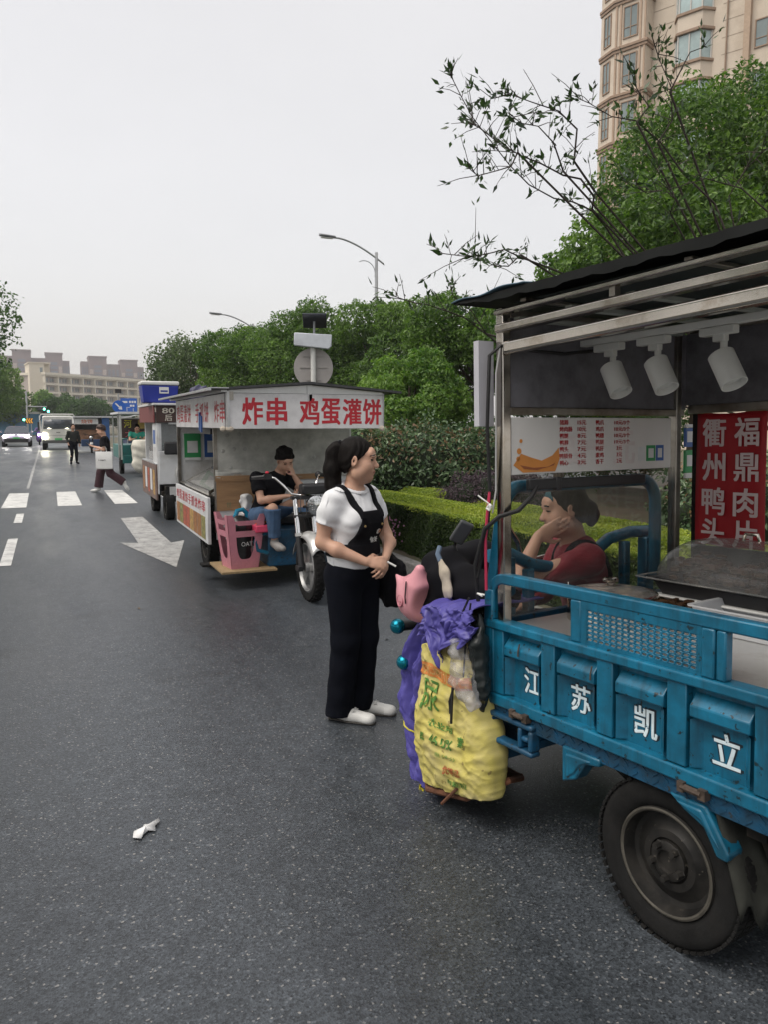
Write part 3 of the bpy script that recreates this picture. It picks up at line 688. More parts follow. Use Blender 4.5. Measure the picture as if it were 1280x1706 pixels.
MB().box((0, 0, 0), (5.6, 12, 21.5)).build('wall', M_CREAM, lb); MB().box((5.6, 1, 0), (10.3, 12, 19)).build('grey_wing', M_CREAM2, lb)
q = MB()
for k in range(6): q.box((4.0, -1, 1 + k * 3), (8.0, -.02, 1.3 + k * 3)).box((4.0, -1, 1.3 + k * 3), (8.0, -.9, 2.2 + k * 3))
q.build('balcony', M_SLAB, lb)
for k in range(6): MB().box((4.3, -.05, 2.0 + k * 3), (5.3, .06, 3.6 + k * 3)).build('window', M_PANE, lb)
M_FAR = mat('brown_tile', (.20, .145, .135), .85, var=.06, vs=.05); M_FARP = mat('far_pilaster', (.40, .33, .28), .85); M_FARG = mat('far_glass', (.13, .15, .19), .3)
def far_tower(label, x0, x1, zt, seq):
    t = thing('high_rise', (x0, 620, 0), label, 'building', group='high-rises on the skyline'); W = x1 - x0; x = 0
    for fw, dz, big in seq:
        w = fw * W
        MB().box((x, 0 if big else 4, 0), (x + w, 20, zt - dz)).build('wall', M_FAR, t)
        if big:
            MB().box((x + w * .04, -.5, 0), (x + w * .24, -.02, zt - dz - 9)).box((x + w * .76, -.5, 0), (x + w * .96, -.02, zt - dz - 9)).build('pilaster', M_FARP, t)
            for k in range(14):
                z = zt - dz - 6 - k * 3.1
                MB().box((x + w * .3, -.4, z - 1.9), (x + w * .7, -.02, z)).build('window', M_FARG, t)
            MB().box((x - .4, -.8, zt - dz), (x + w + .4, 20.4, zt - dz + .9)).build('roof', M_FAR, t)
        else:
            for k in range(3): MB().box((x + w * (.12 + k * .3), 3.8, 5), (x + w * (.28 + k * .3), 4.05, zt - dz - 4)).build('glazing', M_FARG, t)
        x += w
far_tower('brown high-rise with two raised cores on the skyline, left of the gap', -31, 17.2, 53.5, [(.10, 2.5, False), (.11, 3.5, False), (.25, 0, True), (.20, 4.5, False), (.24, 1.5, True), (.10, 6, False)])
far_tower('brown high-rise on the skyline, right of the gap and behind the gallery roof', 25, 70, 50.5, [(.12, 3, False), (.28, 0, True), (.22, 4.5, False), (.27, 2, True), (.11, 6, False)])
far_b = thing('long_low_block', (48, 330, 0), 'low cream block partly hidden behind the blue cool box and airy tree', 'building')
MB().box((0, 8, 0), (40, 20, 20.5)).build('wall', M_CREAM, far_b); MB().box((-.5, 7.6, 20.5), (40.5, 20.4, 21.2)).build('roof', M_SLAB, far_b)

# ------------------------------------------------------------------ lamps and signs
M_GALV = mat('galvanised_steel', (.42, .43, .44), .45, metal=.6, var=.15, vs=3)
M_GREYPOLE = mat('grey_paint', (.25, .26, .28), .5, var=.1)
M_LED = mat('lamp_glass', (.6, .6, .58), .25)
M_BLACKP = mat('black_plastic', (.018, .018, .02), .45, var=.2)
def street_lamp(label, loc, h, arm, rz):
    t = thing('street_lamp', loc, label, 'street lamp', rz, 'street lamps')
    MB().tube([(0, 0, 0), (0, 0, h)], [.10, .055], 10).build('pole', M_GALV, t)
    q = MB(); P = [(arm * k / 12 - .35, 0, h - .55 + .95 * math.sin(min(1, k / 12 + .1) * 1.35)) for k in range(13)]
    q.tube(P, [.035] * 12 + [.03], 8)
    q.tube([(.05 * 1 + .42 - .42 * math.cos(k / 9 * 2.4 - .3), 0, h - .75 + .42 * math.sin(k / 9 * 2.4 - .3)) for k in range(10)], .016, 6)
    q.build('arm', M_GALV, t)
    e = Vector(P[-1])
    hd = MB().loft([[(e.x + s * .62 - .05, w * math.cos(a), e.z + .02 + .05 * math.sin(a) + s * .03) for a in [2 * PI * i / 10 for i in range(10)]] for s, w in ((0, .05), (.15, .10), (.6, .13), (.95, .10), (1, .05))]).build('lamp_head', M_GREYPOLE, t)
    MB().box((e.x + .05, -.08, e.z - .045), (e.x + .5, .08, e.z - .03)).build('lens', M_LED, hd)
    return t
street_lamp('tall double-curved street lamp standing alone above the trees', (11.45, 27, .1), 7.85, 2.0, PI)
street_lamp('street lamp whose arm just clears the treetops left of the round sign back', (10.0, 40, .1), 6.7, 2.0, PI)
street_lamp('farthest street lamp, faint beside the airy tree', (12.4, 75, .1), 7.3, 2.6, PI)

sp = thing('sign_post', (3.98, 12.0, .1), 'white post with a grey round sign seen from behind, flat box and solar panel', 'sign', R(-20))
M_WHITEP = mat('white_post', (.6, .6, .58), .5, var=.1); M_SIGNB = mat('sign_back', (.33, .31, .30), .55, metal=.3, var=.1, vs=4)
MB().tube([(0, 0, 0), (0, 0, 2.88)], .042, 12).build('post', M_WHITEP, sp)
q = MB(); q.X = Matrix.Translation((0, .075, 2.47)) @ Matrix.Rotation(PI / 2, 4, 'X'); q.lathe([(0, 0), (.31, 0), (.318, .008), (.318, .02), (0, .02)], 40)
q.X = Matrix()
for z, w in ((2.28, .12), (2.48, .22), (2.66, .16)): q.box((-w, .04, z - .012), (w, .062, z + .012))
q.build('round_sign', M_SIGNB, sp)
q = MB().prism([(-.30, -.10), (.26, -.13), (.30, -.08), (.30, .10), (-.30, .10)], 0, .10, 0, frameM((0, -.0, 2.90), (1, 0, -.05), (0, 0, 1))); q.build('control_box', mat('pale_box', (.52, .55, .60), .4), sp, bevel=.012)
M_SOLAR = mat('solar_cells', (.015, .02, .03), .15)
q = MB(); q.X = Matrix.Translation((.03, 0, 3.20)) @ Matrix.Rotation(R(-32), 4, 'X'); q.box((-.19, -.17, 0), (.19, .17, .03)); q.build('solar_panel', M_SOLAR, sp, bevel=.005)
MB().tube([(.02, 0, 2.98), (.02, 0, 3.2)], .018, 8).build('panel_stem', M_GREYPOLE, sp)

M_BLUES = mat('blue_sign_face', (.010, .11, .50), .4, var=.08); M_WHITES = mat('white_sign_paint', (.75, .75, .75), .5, var=.05)
rs = thing('arrow_sign', (4.55, 56, .1), 'round blue sign with a white arrow pointing down right', 'traffic sign')
MB().tube([(0, .04, 0), (0, .04, 3.9)], .05, 8).build('post', M_GALV, rs)
q = MB(); q.X = Matrix.Translation((0, 0, 2.72)) @ Matrix.Rotation(PI / 2, 4, 'X'); q.lathe([(0, 0), (.42, 0), (.42, .03), (0, .03)], 32); q.build('disc', M_BLUES, rs)
q = MB(); q.X = Matrix.Translation((0, -.035, 2.72)) @ Matrix.Rotation(PI / 2, 4, 'X') @ Matrix.Rotation(R(-45), 4, 'Z')
q.prism([(-.30, -.045), (.10, -.045), (.04, -.12), (.16, -.12), (.31, 0), (.16, .12), (.04, .12), (.10, .045), (-.30, .045)], 0, .004); q.build('arrow', M_WHITES, rs)
MB().box((-.2, -.02, 3.62), (.2, .1, 3.9)).build('camera_box', M_BLACKP, rs)
bs = thing('direction_sign', (8.1, 88, 0), 'rectangular blue direction board behind the round arrow sign', 'traffic sign')
MB().tube([(1.4, .1, 0), (1.4, .1, 4.9)], .07, 8).build('post', M_GALV, bs)
MB().box((-.75, -.03, 2.75), (.95, .03, 4.35)).build('board', M_BLUES, bs, bevel=.01)
q = MB()

for k in range(3): q.box((.12 + k * .26, -.035, 3.85), (.32 + k * .26, -.031, 4.08))
for k in range(2): q.box((.2 + k * .26, -.035, 3.45), (.40 + k * .26, -.031, 3.66))
q.box((-.6, -.035, 3.85), (-.05, -.031, 4.05)); q.box((-.15, -.035, 2.95), (-.1, -.031, 3.4)); q.box((-.1, -.035, 3.35), (.2, -.031, 3.4)); q.box((.5, -.035, 2.95), (.55, -.031, 3.3))
bs_t = q.build('lettering', M_WHITES, bs)
M_GREENL = mat('green_lamp', (.05, .8, .45), .4, emit=9, ecol=(.10, 1, .55)); M_DKBOX = mat('signal_box', (.03, .03, .035), .5)
def signal(label, loc, mast):
    t = thing('traffic_light', loc, label, 'traffic light', group='green traffic lights')
    q = MB().box((-.45, 0, -.18), (.45, .2, .18)); q.build('housing', M_DKBOX, t)
    for x in (.28,):
        q = MB(); q.X = Matrix.Translation((x, -.01, 0)) @ Matrix.Rotation(PI / 2, 4, 'X'); q.lathe([(0, .02), (.12, .01), (.14, 0)], 16); q.build('lamp', M_GREENL, t)
    if mast: MB().tube([(-1.9, .2, -loc[2]), (-1.9, .2, 2.4)], .12, 8).tube([(-1.9, .2, .35), (.6, .2, .3)], .07, 8).build('mast', M_GALV, t)
signal('green traffic light on the mast arm beside the far pole', (-.55, 116, 3.6), True)
signal('lower green traffic light just right of the mast one', (-.05, 117, 3.3), False)
signal('green traffic light above the roof of the pale car', (-3.2, 118, 2.15), False)
ch = thing('chevron_sign', (-2.2, 114, 0), 'low yellow chevron board beyond the crossing, between the car and the lorry', 'traffic sign')
MB().box((-.5, 0, 1.6), (.45, .05, 2.4)).build('board', M_DKBOX, ch)
q = MB()
for k in range(3): q.prism([(-.42 + k * .28, 0), (-.25 + k * .28, .32), (-.10 + k * .28, .32), (-.27 + k * .28, 0), (-.10 + k * .28, -.32), (-.25 + k * .28, -.32)], 0, .01, 0, frameM((0, -.004, 2.0), (1, 0, 0), (0, 0, 1)))
q.build('chevron', mat('amber', (.75, .33, .02), .5, emit=.3), ch); MB().box((-.3, .05, 0), (-.2, .1, 1.6)).box((.2, .05, 0), (.3, .1, 1.6)).build('leg', M_GALV, ch)
ho = thing('hoarding', (-8, 121, 0), 'blue site hoarding across the far side of the junction', 'fence')
MB().box((0, 0, 0), (9.5, .08, 3.0)).build('panel', mat('blue_sheet', (.06, .20, .33), .5, var=.15, vs=1), ho); MB().box((0, -.06, 3.0), (9.5, .12, 3.3)).build('top_rail', M_WHITES, ho)
ys = thing('notice_board', (-4.6, 62, .1), 'yellow notice board at the left edge of the road', 'sign')
MB().box((-.6, 0, .9), (.45, .05, 1.75)).build('board', mat('yellow_face', (.75, .55, .03), .5), ys); MB().box((-.1, .05, 0), (0, .1, 1.6)).build('leg', M_GALV, ys)
# ------------------------------------------------------------------ blue food tricycle in front (local x forward, y to its left / the road, z up)
fV = Vector((-.15138, .98787, -.03469)); wV = fV.cross(Vector((0, 0, 1))).normalized(); vV = wV.cross(fV)
MC = Matrix(((fV.x, -wV.x, vV.x, 1.7479), (fV.y, -wV.y, vV.y, 1.6707), (fV.z, -wV.z, vV.z, 0), (0, 0, 0, 1)))
M_BLUE = mat('blue_truck_paint', (.006, .145, .255), .33, var=.18, vs=6, coat=.25, dirt=(.006, .05, .085), ds=5, da=.8, wear=(.012, .022, .028), wa=.025, ws=34, streak=(.008, .055, .09), bump=.22, bs=9)
M_BLUED = mat('dirty_blue_paint', (.006, .075, .16), .45, var=.25, vs=8, dirt=(.015, .025, .03), ds=9, da=.9, wear=(.03, .028, .025), wa=.03, ws=40, bump=.1, bs=50)
M_STEEL = mat('stainless', (.50, .46, .41), .13, metal=1, var=.12, vs=6, dirt=(.26, .19, .12), ds=7, da=.35, rvar=.6)
M_STEELD = mat('dull_stainless', (.36, .34, .31), .34, metal=1, var=.15, vs=5, dirt=(.12, .09, .06), ds=4, da=.7)
M_IRON = mat('dark_chassis', (.010, .010, .010), .7, spec=.2, var=.4, vs=8, dirt=(.05, .04, .03), ds=9)
M_RUBBER = mat('tyre_rubber', (.013, .013, .013), .8, var=.3, vs=14, dirt=(.022, .021, .02), ds=9, da=.5, spec=.15, bump=.15, bs=120)
M_RIM = mat('painted_rim', (.014, .0135, .013), .5, spec=.3, var=.3, vs=9, dirt=(.035, .032, .028), ds=9, da=.7, wear=(.10, .09, .075), wa=.005, ws=40)
M_RIMLIP = mat('worn_rim_lip', (.085, .078, .065), .5, metal=.4, var=.5, vs=14)
M_GREYP = mat('grey_panel', (.155, .152, .172), .55, var=.16, vs=2.2, dirt=(.05, .05, .055), ds=6, da=.6)
M_ROOFB = mat('black_awning', (.010, .011, .011), .8, spec=.2, var=.3, vs=9)
M_TEAL = mat('awning_underside', (.020, .030, .030), .7, var=.25, vs=4)
M_MENU = mat('menu_print', (.66, .645, .63), .35, var=.04, vs=3)
M_REDT = mat('red_print', (.42, .015, .02), .45, var=.06)
M_REDB = mat('red_banner_cloth', (.33, .008, .014), .55, var=.10, vs=5, bump=.1, bs=12)
M_BANT = mat('banner_lettering', (.62, .50, .50), .6, var=.06)
M_WHP = mat('white_lacquer', (.66, .66, .64), .38, var=.06, vs=8)
M_GRN = mat('green_card', (.03, .27, .09), .4); M_BLC = mat('blue_card', (.03, .10, .33), .4); M_CARD = mat('pale_card', (.62, .63, .64), .45)
M_CABLE = mat('black_cable', (.012, .012, .013), .5)
M_LETB = mat('white_decal', (.62, .72, .76), .45, var=.2, vs=20, wear=(.02, .12, .2), wa=.02, ws=35)
def clear(name, tint, tr, rough, scr=.0, alpha=None):
    """thin clear sheet: mostly see-through, partly mirror, a little dusty"""
    m = bpy.data.materials.new(name); m.use_nodes = True; t = m.node_tree; L = t.links.new; t.nodes.clear()
    o = t.nodes.new('ShaderNodeOutputMaterial'); tp = t.nodes.new('ShaderNodeBsdfTransparent'); tp.inputs[0].default_value = (*tint, 1)
    gl = t.nodes.new('ShaderNodeBsdfGlossy'); gl.inputs['Roughness'].default_value = rough
    lw = t.nodes.new('ShaderNodeLayerWeight'); lw.inputs[0].default_value = .5; pw = t.nodes.new('ShaderNodeMath'); pw.operation = 'POWER'; L(lw.outputs['Facing'], pw.inputs[0]); pw.inputs[1].default_value = 4; fr = t.nodes.new('ShaderNodeMath'); fr.operation = 'MULTIPLY_ADD'; L(pw.outputs[0], fr.inputs[0]); fr.inputs[1].default_value = .7; fr.inputs[2].default_value = .035
    mx = t.nodes.new('ShaderNodeMixShader'); L(fr.outputs[0], mx.inputs[0]); L(tp.outputs[0], mx.inputs[1]); L(gl.outputs[0], mx.inputs[2])
    df = t.nodes.new('ShaderNodeBsdfDiffuse'); df.inputs[0].default_value = (.55, .55, .55, 1)
    nz = t.nodes.new('ShaderNodeTexNoise'); nz.inputs['Scale'].default_value = 4; nz.inputs['Detail'].default_value = 9
    tc = t.nodes.new('ShaderNodeTexCoord'); L(tc.outputs['Object'], nz.inputs['Vector'])
    mr = t.nodes.new('ShaderNodeMapRange'); mr.inputs[1].default_value = .45; mr.inputs[2].default_value = .8; mr.inputs[3].default_value = tr; mr.inputs[4].default_value = tr + scr; L(nz.outputs['Fac'], mr.inputs[0])
    m2 = t.nodes.new('ShaderNodeMixShader'); L(mr.outputs[0], m2.inputs[0]); L(mx.outputs[0], m2.inputs[1]); L(df.outputs[0], m2.inputs[2]); L(m2.outputs[0], o.inputs[0])
    return m
M_ACRYL = clear('scratched_acrylic', (.82, .82, .81), .008, .04, .05)
M_DOME = clear('clear_plastic', (.86, .86, .84), .12, .05, .10)

ct = thing('food_tricycle', None, 'blue cargo tricycle food cart with stainless frame, red banner and black awning in front', 'food cart', Mx=MC)
XR = -1.45
# --- bed side panel with stamped bays
b = MB(); b.box((XR, -.05, .60), (.92, -.028, .925))
ribs = [.92, .585, .315, .03, -.26, -.55, -.84, -1.13, -1.42]
for i, x in enumerate(ribs[:-1]):
    hw = .035 if i else .05
    b.box((x - (.09 if i == 0 else hw), -.03, .635), (x + (0 if i == 0 else hw), .004, .895))
    x1 = x - (.095 if i == 0 else hw + .012); x0 = ribs[i + 1] + .047
    b.add([(x0, -.029, .872), (x1, -.029, .872), (x1, .006, .835), (x0, .006, .835), (x1, .006, .800), (x0, .006, .800), (x1, -.029, .790), (x0, -.029, .790)],
          [(0, 3, 2, 1), (3, 5, 4, 2), (5, 7, 6, 4), (0, 7, 5, 3), (1, 2, 4, 6)])
    # lower recess: slanted cheeks
    for a, s in ((x0, 1), (x1, -1)): b.add([(a, .0, .64), (a + s * .028, -.028, .64), (a + s * .028, -.028, .79), (a, .0, .79)], [(0, 1, 2, 3) if s < 0 else (3, 2, 1, 0)])
    b.box((x0 + .02, -.0275, .655), (x0 + .028, -.020, .78)); 
side = b.build('bed_panel', M_BLUE, ct, bevel=.006)
q = MB()
for ch, x in zip('江苏凯立', (.695, .449, .167, -.122)):
    M = frameM((x, -.0265, .718), (-1, 0, 0), (-.12, 0, 1)); q.text(ch, M, fit=(.088, .098), bold=.02, m=0)
    M2 = frameM((x, -.0285, .718), (-1, 0, 0), (-.12, 0, 1)); q.text(ch, M2, fit=(.098, .108), bold=.055, m=1)
q.build('lettering', [M_LETB, mat('decal_outline', (.012, .02, .03), .5)], side)
b = MB(); b.box((XR, -.055, .895), (.93, .014, .93)); b.box((XR, -.05, .585), (.925, .012, .632)); b.box((.885, -.05, .632), (.93, .008, .895))
b.build('bed_frame', M_BLUE, ct, bevel=.007, seg=3)
b = MB(); b.box((XR, -.03, .527), (.915, -.006, .584))
for k in range(58):
    x = .90 - k * .04
    for zz in (.542, .568):
        s = 1 if (k % 2) else -1; b.beam((x, -.005, zz - s * .009), (x + .022, -.005, zz + s * .009), .004, .005, up=(0, 1, 0))
b.build('checker_plate', M_BLUED, ct)
# guard rail
rail = []
for k in range(9):
    a = k / 8 * PI / 2; rail.append((.835 + .075 * math.cos(a), -.02, 1.025 + .075 * math.sin(a)))
b = MB()
def flat(pts, w, h, mb):
    """flat bar swept in the x-z plane"""
    rings = []
    for i, p in enumerate(pts):
        a = Vector(pts[max(0, i - 1)]); c = Vector(pts[min(len(pts) - 1, i + 1)]); d = (c - a).normalized(); nrm = Vector((-d.z, 0, d.x)); p = Vector(p)
        rings.append([p + nrm * h / 2 + Vector((0, w / 2, 0)), p + nrm * h / 2 - Vector((0, w / 2, 0)), p - nrm * h / 2 - Vector((0, w / 2, 0)), p - nrm * h / 2 + Vector((0, w / 2, 0))])
    mb.loft(rings)
flat([(.91, -.02, .93)] + rail + [(XR, -.02, 1.10)], .042, .042, b)
b.box((.425, -.038, .93), (.475, .002, 1.08)); b.box((-.095, -.038, .93), (-.05, .003, 1.08)); b.box((-.13, -.037, .93), (-.098, .0, 1.08)); b.box((-.62, -.038, .93), (-.57, .002, 1.08))
b.build('guard_rail', M_BLUE, ct, bevel=.006)
# perforated plate with real slots
b = MB(); nx_, nz_ = 17, 7; px0, px1, pz0, pz1 = -.035, .40, .942, 1.055
dx = (px1 - px0) / nx_; dz = (pz1 - pz0) / nz_
for j in range(nz_):
    for i in range(nx_):
        cx = px0 + (i + .5) * dx; cz = pz0 + (j + .5) * dz; hx = dx * .36; hz = dz * .24
        out_ = [(cx - dx / 2, cz - dz / 2), (cx, cz - dz / 2), (cx + dx / 2, cz - dz / 2), (cx + dx / 2, cz), (cx + dx / 2, cz + dz / 2), (cx, cz + dz / 2), (cx - dx / 2, cz + dz / 2), (cx - dx / 2, cz)]
        sh = 0 if j % 2 else dx * .0
        inn = [(cx - hx * .8, cz - hz * .8), (cx, cz - hz), (cx + hx * .8, cz - hz * .8), (cx + hx, cz), (cx + hx * .8, cz + hz * .8), (cx, cz + hz), (cx - hx * .8, cz + hz * .8), (cx - hx, cz)]
        b.add([(x, -.004, z) for x, z in out_] + [(x, -.004, z) for x, z in inn], [(k, (k + 1) % 8, 8 + (k + 1) % 8, 8 + k) for k in range(8)])
b.box((px0 - .015, -.008, pz0 - .012), (px1 + .03, -.002, pz0)).box((px0 - .015, -.008, pz1), (px1 + .03, -.002, pz1 + .03)).box((px1, -.008, pz0), (px1 + .03, -.002, pz1)).box((px0 - .015, -.008, pz0), (px0, -.002, pz1))
b.build('perforated_plate', M_BLUE, ct, solid=.003)
# far side of the bed, tail, floor
b = MB(); b.box((XR, -1.10, .60), (.92, -1.07, .93)).box((.89, -1.07, .60), (.92, -.05, .93)).box((XR, -1.07, .60), (.89, -.05, .615))
b.build('bed_tray', M_BLUED, ct, bevel=.005)
# hooks, latches
M_LATCH = mat('rusty_latch', (.10, .075, .06), .6, metal=.5, var=.5, vs=30)
for x, z in ((.76, .585), (-.005, .58)): b = MB(); b.tube([(x, .02, z), (x - .07, .022, z)], .011, 8); b.box((x - .085, .0, z - .016), (x - .06, .028, z + .016)); b.box((x - .01, .0, z - .016), (x + .012, .028, z + .016)); b.build('latch', M_LATCH, ct)
for x in (.735, .37): MB().tube([(x, .004, .862), (x, .012, .835), (x, .013, .815)], .003, 6).build('pin', M_LATCH, ct)
# --- running gear
b = MB(); b.box((XR, -.35, .43), (.95, -.29, .53)).box((XR, -.80, .43), (.95, -.74, .53))
for x in (.8, .45, -.2, -.8): b.box((x - .03, -.95, .47), (x + .03, -.06, .525))
b.tube([(.09, -.08, .275), (.09, -1.02, .275)], .05, 12); b.ball((.09, -.55, .275), .13)
for y in (-.30, -.80):
    b.loft([[(.55 - t * .92, y - .03, .40 - .13 * math.sin(t * PI) + dzz) for dzz in (0, .03)] + [(.55 - t * .92, y + .03, .40 - .13 * math.sin(t * PI) + dzz) for dzz in (.03, 0)] for t in [k / 8 for k in range(9)]])
b.tube([(.95, -.55, .48), (1.45, -.55, .42), (1.62, -.55, .55)], .045, 10); b.box((.35, -.72, .33), (.75, -.4, .46))
b.build('chassis', M_IRON, ct)
def wheel(parent, c, r, w, out=1, n=56):
    """car-type wheel, axle along y; out = +1 shows its face to +y"""
    M = Matrix.Translation(c) @ Matrix.Rotation(-PI / 2 * out, 4, 'X')
    h = w / 2
    wh = MB(); wh.X = M
    wh.lathe([(.62 * r, -h * .7), (.72 * r, -h * .95), (.90 * r, -h), (.975 * r, -h * .8), (r, -h * .5), (r, h * .5), (.975 * r, h * .8), (.93 * r, h * .97), (.86 * r, h * 1.0), (.80 * r, h * .985), (.72 * r, h * .95), (.66 * r, h * .8), (.62 * r, h * .6)], n)
    tyre = wh.build('tyre', M_RUBBER, parent, sharp=50)
    tb = MB(); tb.X = M
    for k in range(60):
        a = 2 * PI * k / 60
        for z0, z1, s in ((-h * .98, -h * .35, .03), (-h * .25, h * .25, -.03), (h * .35, h * .98, .03)):
            T = Matrix.Rotation(a + (z0 * .8), 4, 'Z'); tb.box((r * .972, -r * .034, z0), (r * 1.006, r * .034, z1), 0, T)
    tb.build('tread', M_RUBBER, tyre)
    rm = MB(); rm.X = M
    rm.lathe([(.655 * r, h * .80), (.64 * r, h * .93), (.60 * r, h * .90), (.585 * r, h * .6), (.56 * r, h * .30), (.50 * r, h * .22), (.42 * r, h * .30), (.36 * r, h * .52), (.27 * r, h * .56), (.25 * r, h * .40), (.0, h * .38)], n)
    rim = rm.build('rim', M_RIM, parent, sharp=30)
    rl = MB(); rl.X = M; rl.lathe([(.602 * r, h * .915), (.625 * r, h * .965), (.648 * r, h * .93)], n); rl.build('rim_lip', M_RIMLIP, rim)
    hb = MB(); hb.X = M; hb.lathe([(.235 * r, h * .40), (.235 * r, h * .66), (.21 * r, h * .72), (.135 * r, h * .74), (.125 * r, h * .56), (0, h * .5)], 28)
    for k in range(5):
        a = 2 * PI * k / 5 + .3; T = Matrix.Translation((.20 * r * math.cos(a) * 1.0, .20 * r * math.sin(a), h * .70)); hb.lathe([(0, .022), (.011, .022), (.013, .0), (.016, -.002)], 6, 0, T)
    hb.build('hub', M_RIM, rim)
    return tyre
wheel(ct, (.095, -.095, .272), .272, .135, 1)
wheel(ct, (.095, -1.0, .272), .272, .135, -1)
# brackets, step, mud flap
def plate(pts, y0, y1, mb): mb.prism([(x, z) for x, z in pts], 0, y1 - y0, 0, frameM((0, y1, 0), (1, 0, 0), (0, 0, 1)))
b = MB(); plate([(.512, .535), (.335, .54), (.335, .512), (.40, .50), (.445, .43), (.512, .40)], -.06, .004, b); plate([(.49, .515), (.37, .52), (.42, .49), (.45, .45), (.49, .42)], -.004, .010, b)
b.build('step_bracket', M_BLUE, ct, bevel=.008)
b = MB(); plate([(.055, .535), (-.075, .54), (-.155, .42), (-.15, .395), (-.115, .395), (-.07, .47), (.0, .50)], -.07, .004, b); plate([(.03, .52), (-.065, .525), (-.13, .42), (-.06, .49)], -.004, .010, b)
b.build('mudguard_bracket', M_BLUE, ct, bevel=.008)
b = MB(); b.grid(lambda u, v: (-.10 - .09 * v - u * .02, -.01 - u * .17, .54 - v * (.31 - .05 * math.sin(u * 9))  ), 8, 10); b.build('mud_flap', mat('dirty_rubber_flap', (.03, .031, .027), .85, var=.4, vs=10, spec=.2), ct, solid=.008)
b = MB(); b.grid(lambda u, v: (.095 - .31 * math.cos(v * PI * .75 + .2), -.16 + .14 * u - .1, .30 + .31 * math.sin(v * PI * .75 + .2)), 3, 14); b.build('inner_mudguard', M_IRON, ct, solid=.006)
b = MB()
def ring(x0, x1, z0, z1, t, y0, y1):
    plate([(x0, z0), (x1, z0), (x1, z0 + t), (x0, z0 + t)], y0, y1, b); plate([(x0, z1 - t), (x1, z1 - t), (x1, z1), (x0, z1)], y0, y1, b)
    plate([(x0, z0 + t), (x0 + t, z0 + t), (x0 + t, z1 - t), (x0, z1 - t)], y0, y1, b); plate([(x1 - t, z0 + t), (x1, z0 + t), (x1, z1 - t), (x1 - t, z1 - t)], y0, y1, b)
ring(.655, .905, .435, .56, .022, -.03, .02); plate([(.715, .457), (.735, .457), (.735, .538), (.715, .538)], -.03, .02, b); plate([(.677, .49), (.715, .49), (.715, .51), (.677, .51)], -.03, .02, b)
b.build('lamp_guard', M_BLUED, ct, bevel=.008)

# --- stainless superstructure
def sq(x0, y0, z0, x1, y1, z1): return MB().box((x0, y0, z0), (x1, y1, z1))
sq(.832, -.045, .90, .872, -.004, 2.15).build('corner_post', M_STEEL, ct, bevel=.004)
sq(.828, -1.075, .90, .872, -1.04, 2.15).build('corner_post', M_STEELD, ct, bevel=.004)
sq(XR, -1.16, .90, XR + .04, -1.11, 2.15).build('corner_post', M_STEELD, ct, bevel=.004); sq(XR, -.045, .93, XR + .04, -.004, 2.15).build('corner_post', M_STEEL, ct, bevel=.004)
for nm, z0, z1, h, y0, y1 in (('roof_rail', 1.995, 2.025, .05, -.045, .004), ('roof_rail', 2.072, 2.085, .034, -.04, .006), ('roof_rail', 2.132, 2.142, .018, -.035, .008)):
    b = MB(); p = Vector((.872 if h < .05 else .83, (y0 + y1) / 2, z0)); b.beam(p, (XR, (y0 + y1) / 2, z1 + .02), abs(y1 - y0), h); b.build(nm, M_STEEL, ct, bevel=h * .24, seg=4)
for x in (.30, -.5): MB().box((x - .012, -.03, 2.10), (x + .012, -.004, 2.13)).build('rail_spacer', M_STEELD, ct)
b = MB(); b.box((.835, -1.105, 1.742), (.868, -.046, 1.772)); b.box((.835, -1.105, 2.115), (.868, -.046, 2.145)); b.box((XR, -1.15, 1.752), (.828, -1.118, 1.79)); b.box((XR, -1.15, 2.115), (.828, -1.118, 2.145)); b.box((.70, -1.1, 2.15), (.73, 0, 2.165)).box((.0, -1.1, 2.15), (.03, 0, 2.165)).box((-.7, -1.1, 2.15), (-.67, 0, 2.165))
b.build('cross_rail', M_STEELD, ct, bevel=.003)
sq(.846, -1.126, 1.773, .858, -.047, 2.114).build('front_panel', M_GREYP, ct); sq(XR, -1.14, 1.791, .858, -1.128, 2.114).build('side_panel', M_GREYP, ct)
sq(.905, -.02, 1.70, .935, .055, 2.03).build('front_sign_edge', mat('sign_white', (.48, .48, .52), .5, var=.08), ct)
b = MB(); rings = []
for k in range(61):
    x = 1.07 - k / 60 * 2.6; sg_ = .004 * math.sin(k * .9) + .003 * math.sin(k * 2.3); dz = .03 - .022 * max(0, 1 - k / 8)
    rings.append([(x, .050 + sg_ * .5, 2.196 - dz + sg_), (x, .046, 2.199 + sg_ * .3), (x, -.3, 2.212), (x, -.7, 2.215), (x, -1.25, 2.20), (x, -1.255, 2.17), (x, -.7, 2.196), (x, .03, 2.192)])
b.loft(rings); b.build('awning', [M_ROOFB], ct, sharp=30)
b = MB(); b.grid(lambda u, v: (1.075 - u * .42, .055 - v * .25, 2.199 + .005 * math.sin(u * 11) * (1 - v) + u * .012 + v * .012), 16, 4); b.build('awning_flap', mat('blue_grey_tarp', (.10, .17, .23), .6, var=.25, vs=10), ct, solid=.004)
sq(XR, -1.10, 2.1665, .83, -.05, 2.169).build('ceiling_sheet', M_TEAL, ct)
b = MB()
for x in (.82, .55, .28): b.box((x - .02, -1.04, 2.10), (x + .012, -.06, 2.115))
b.build('ceiling_batten', mat('pale_batten', (.34, .36, .33), .6, var=.2), ct)
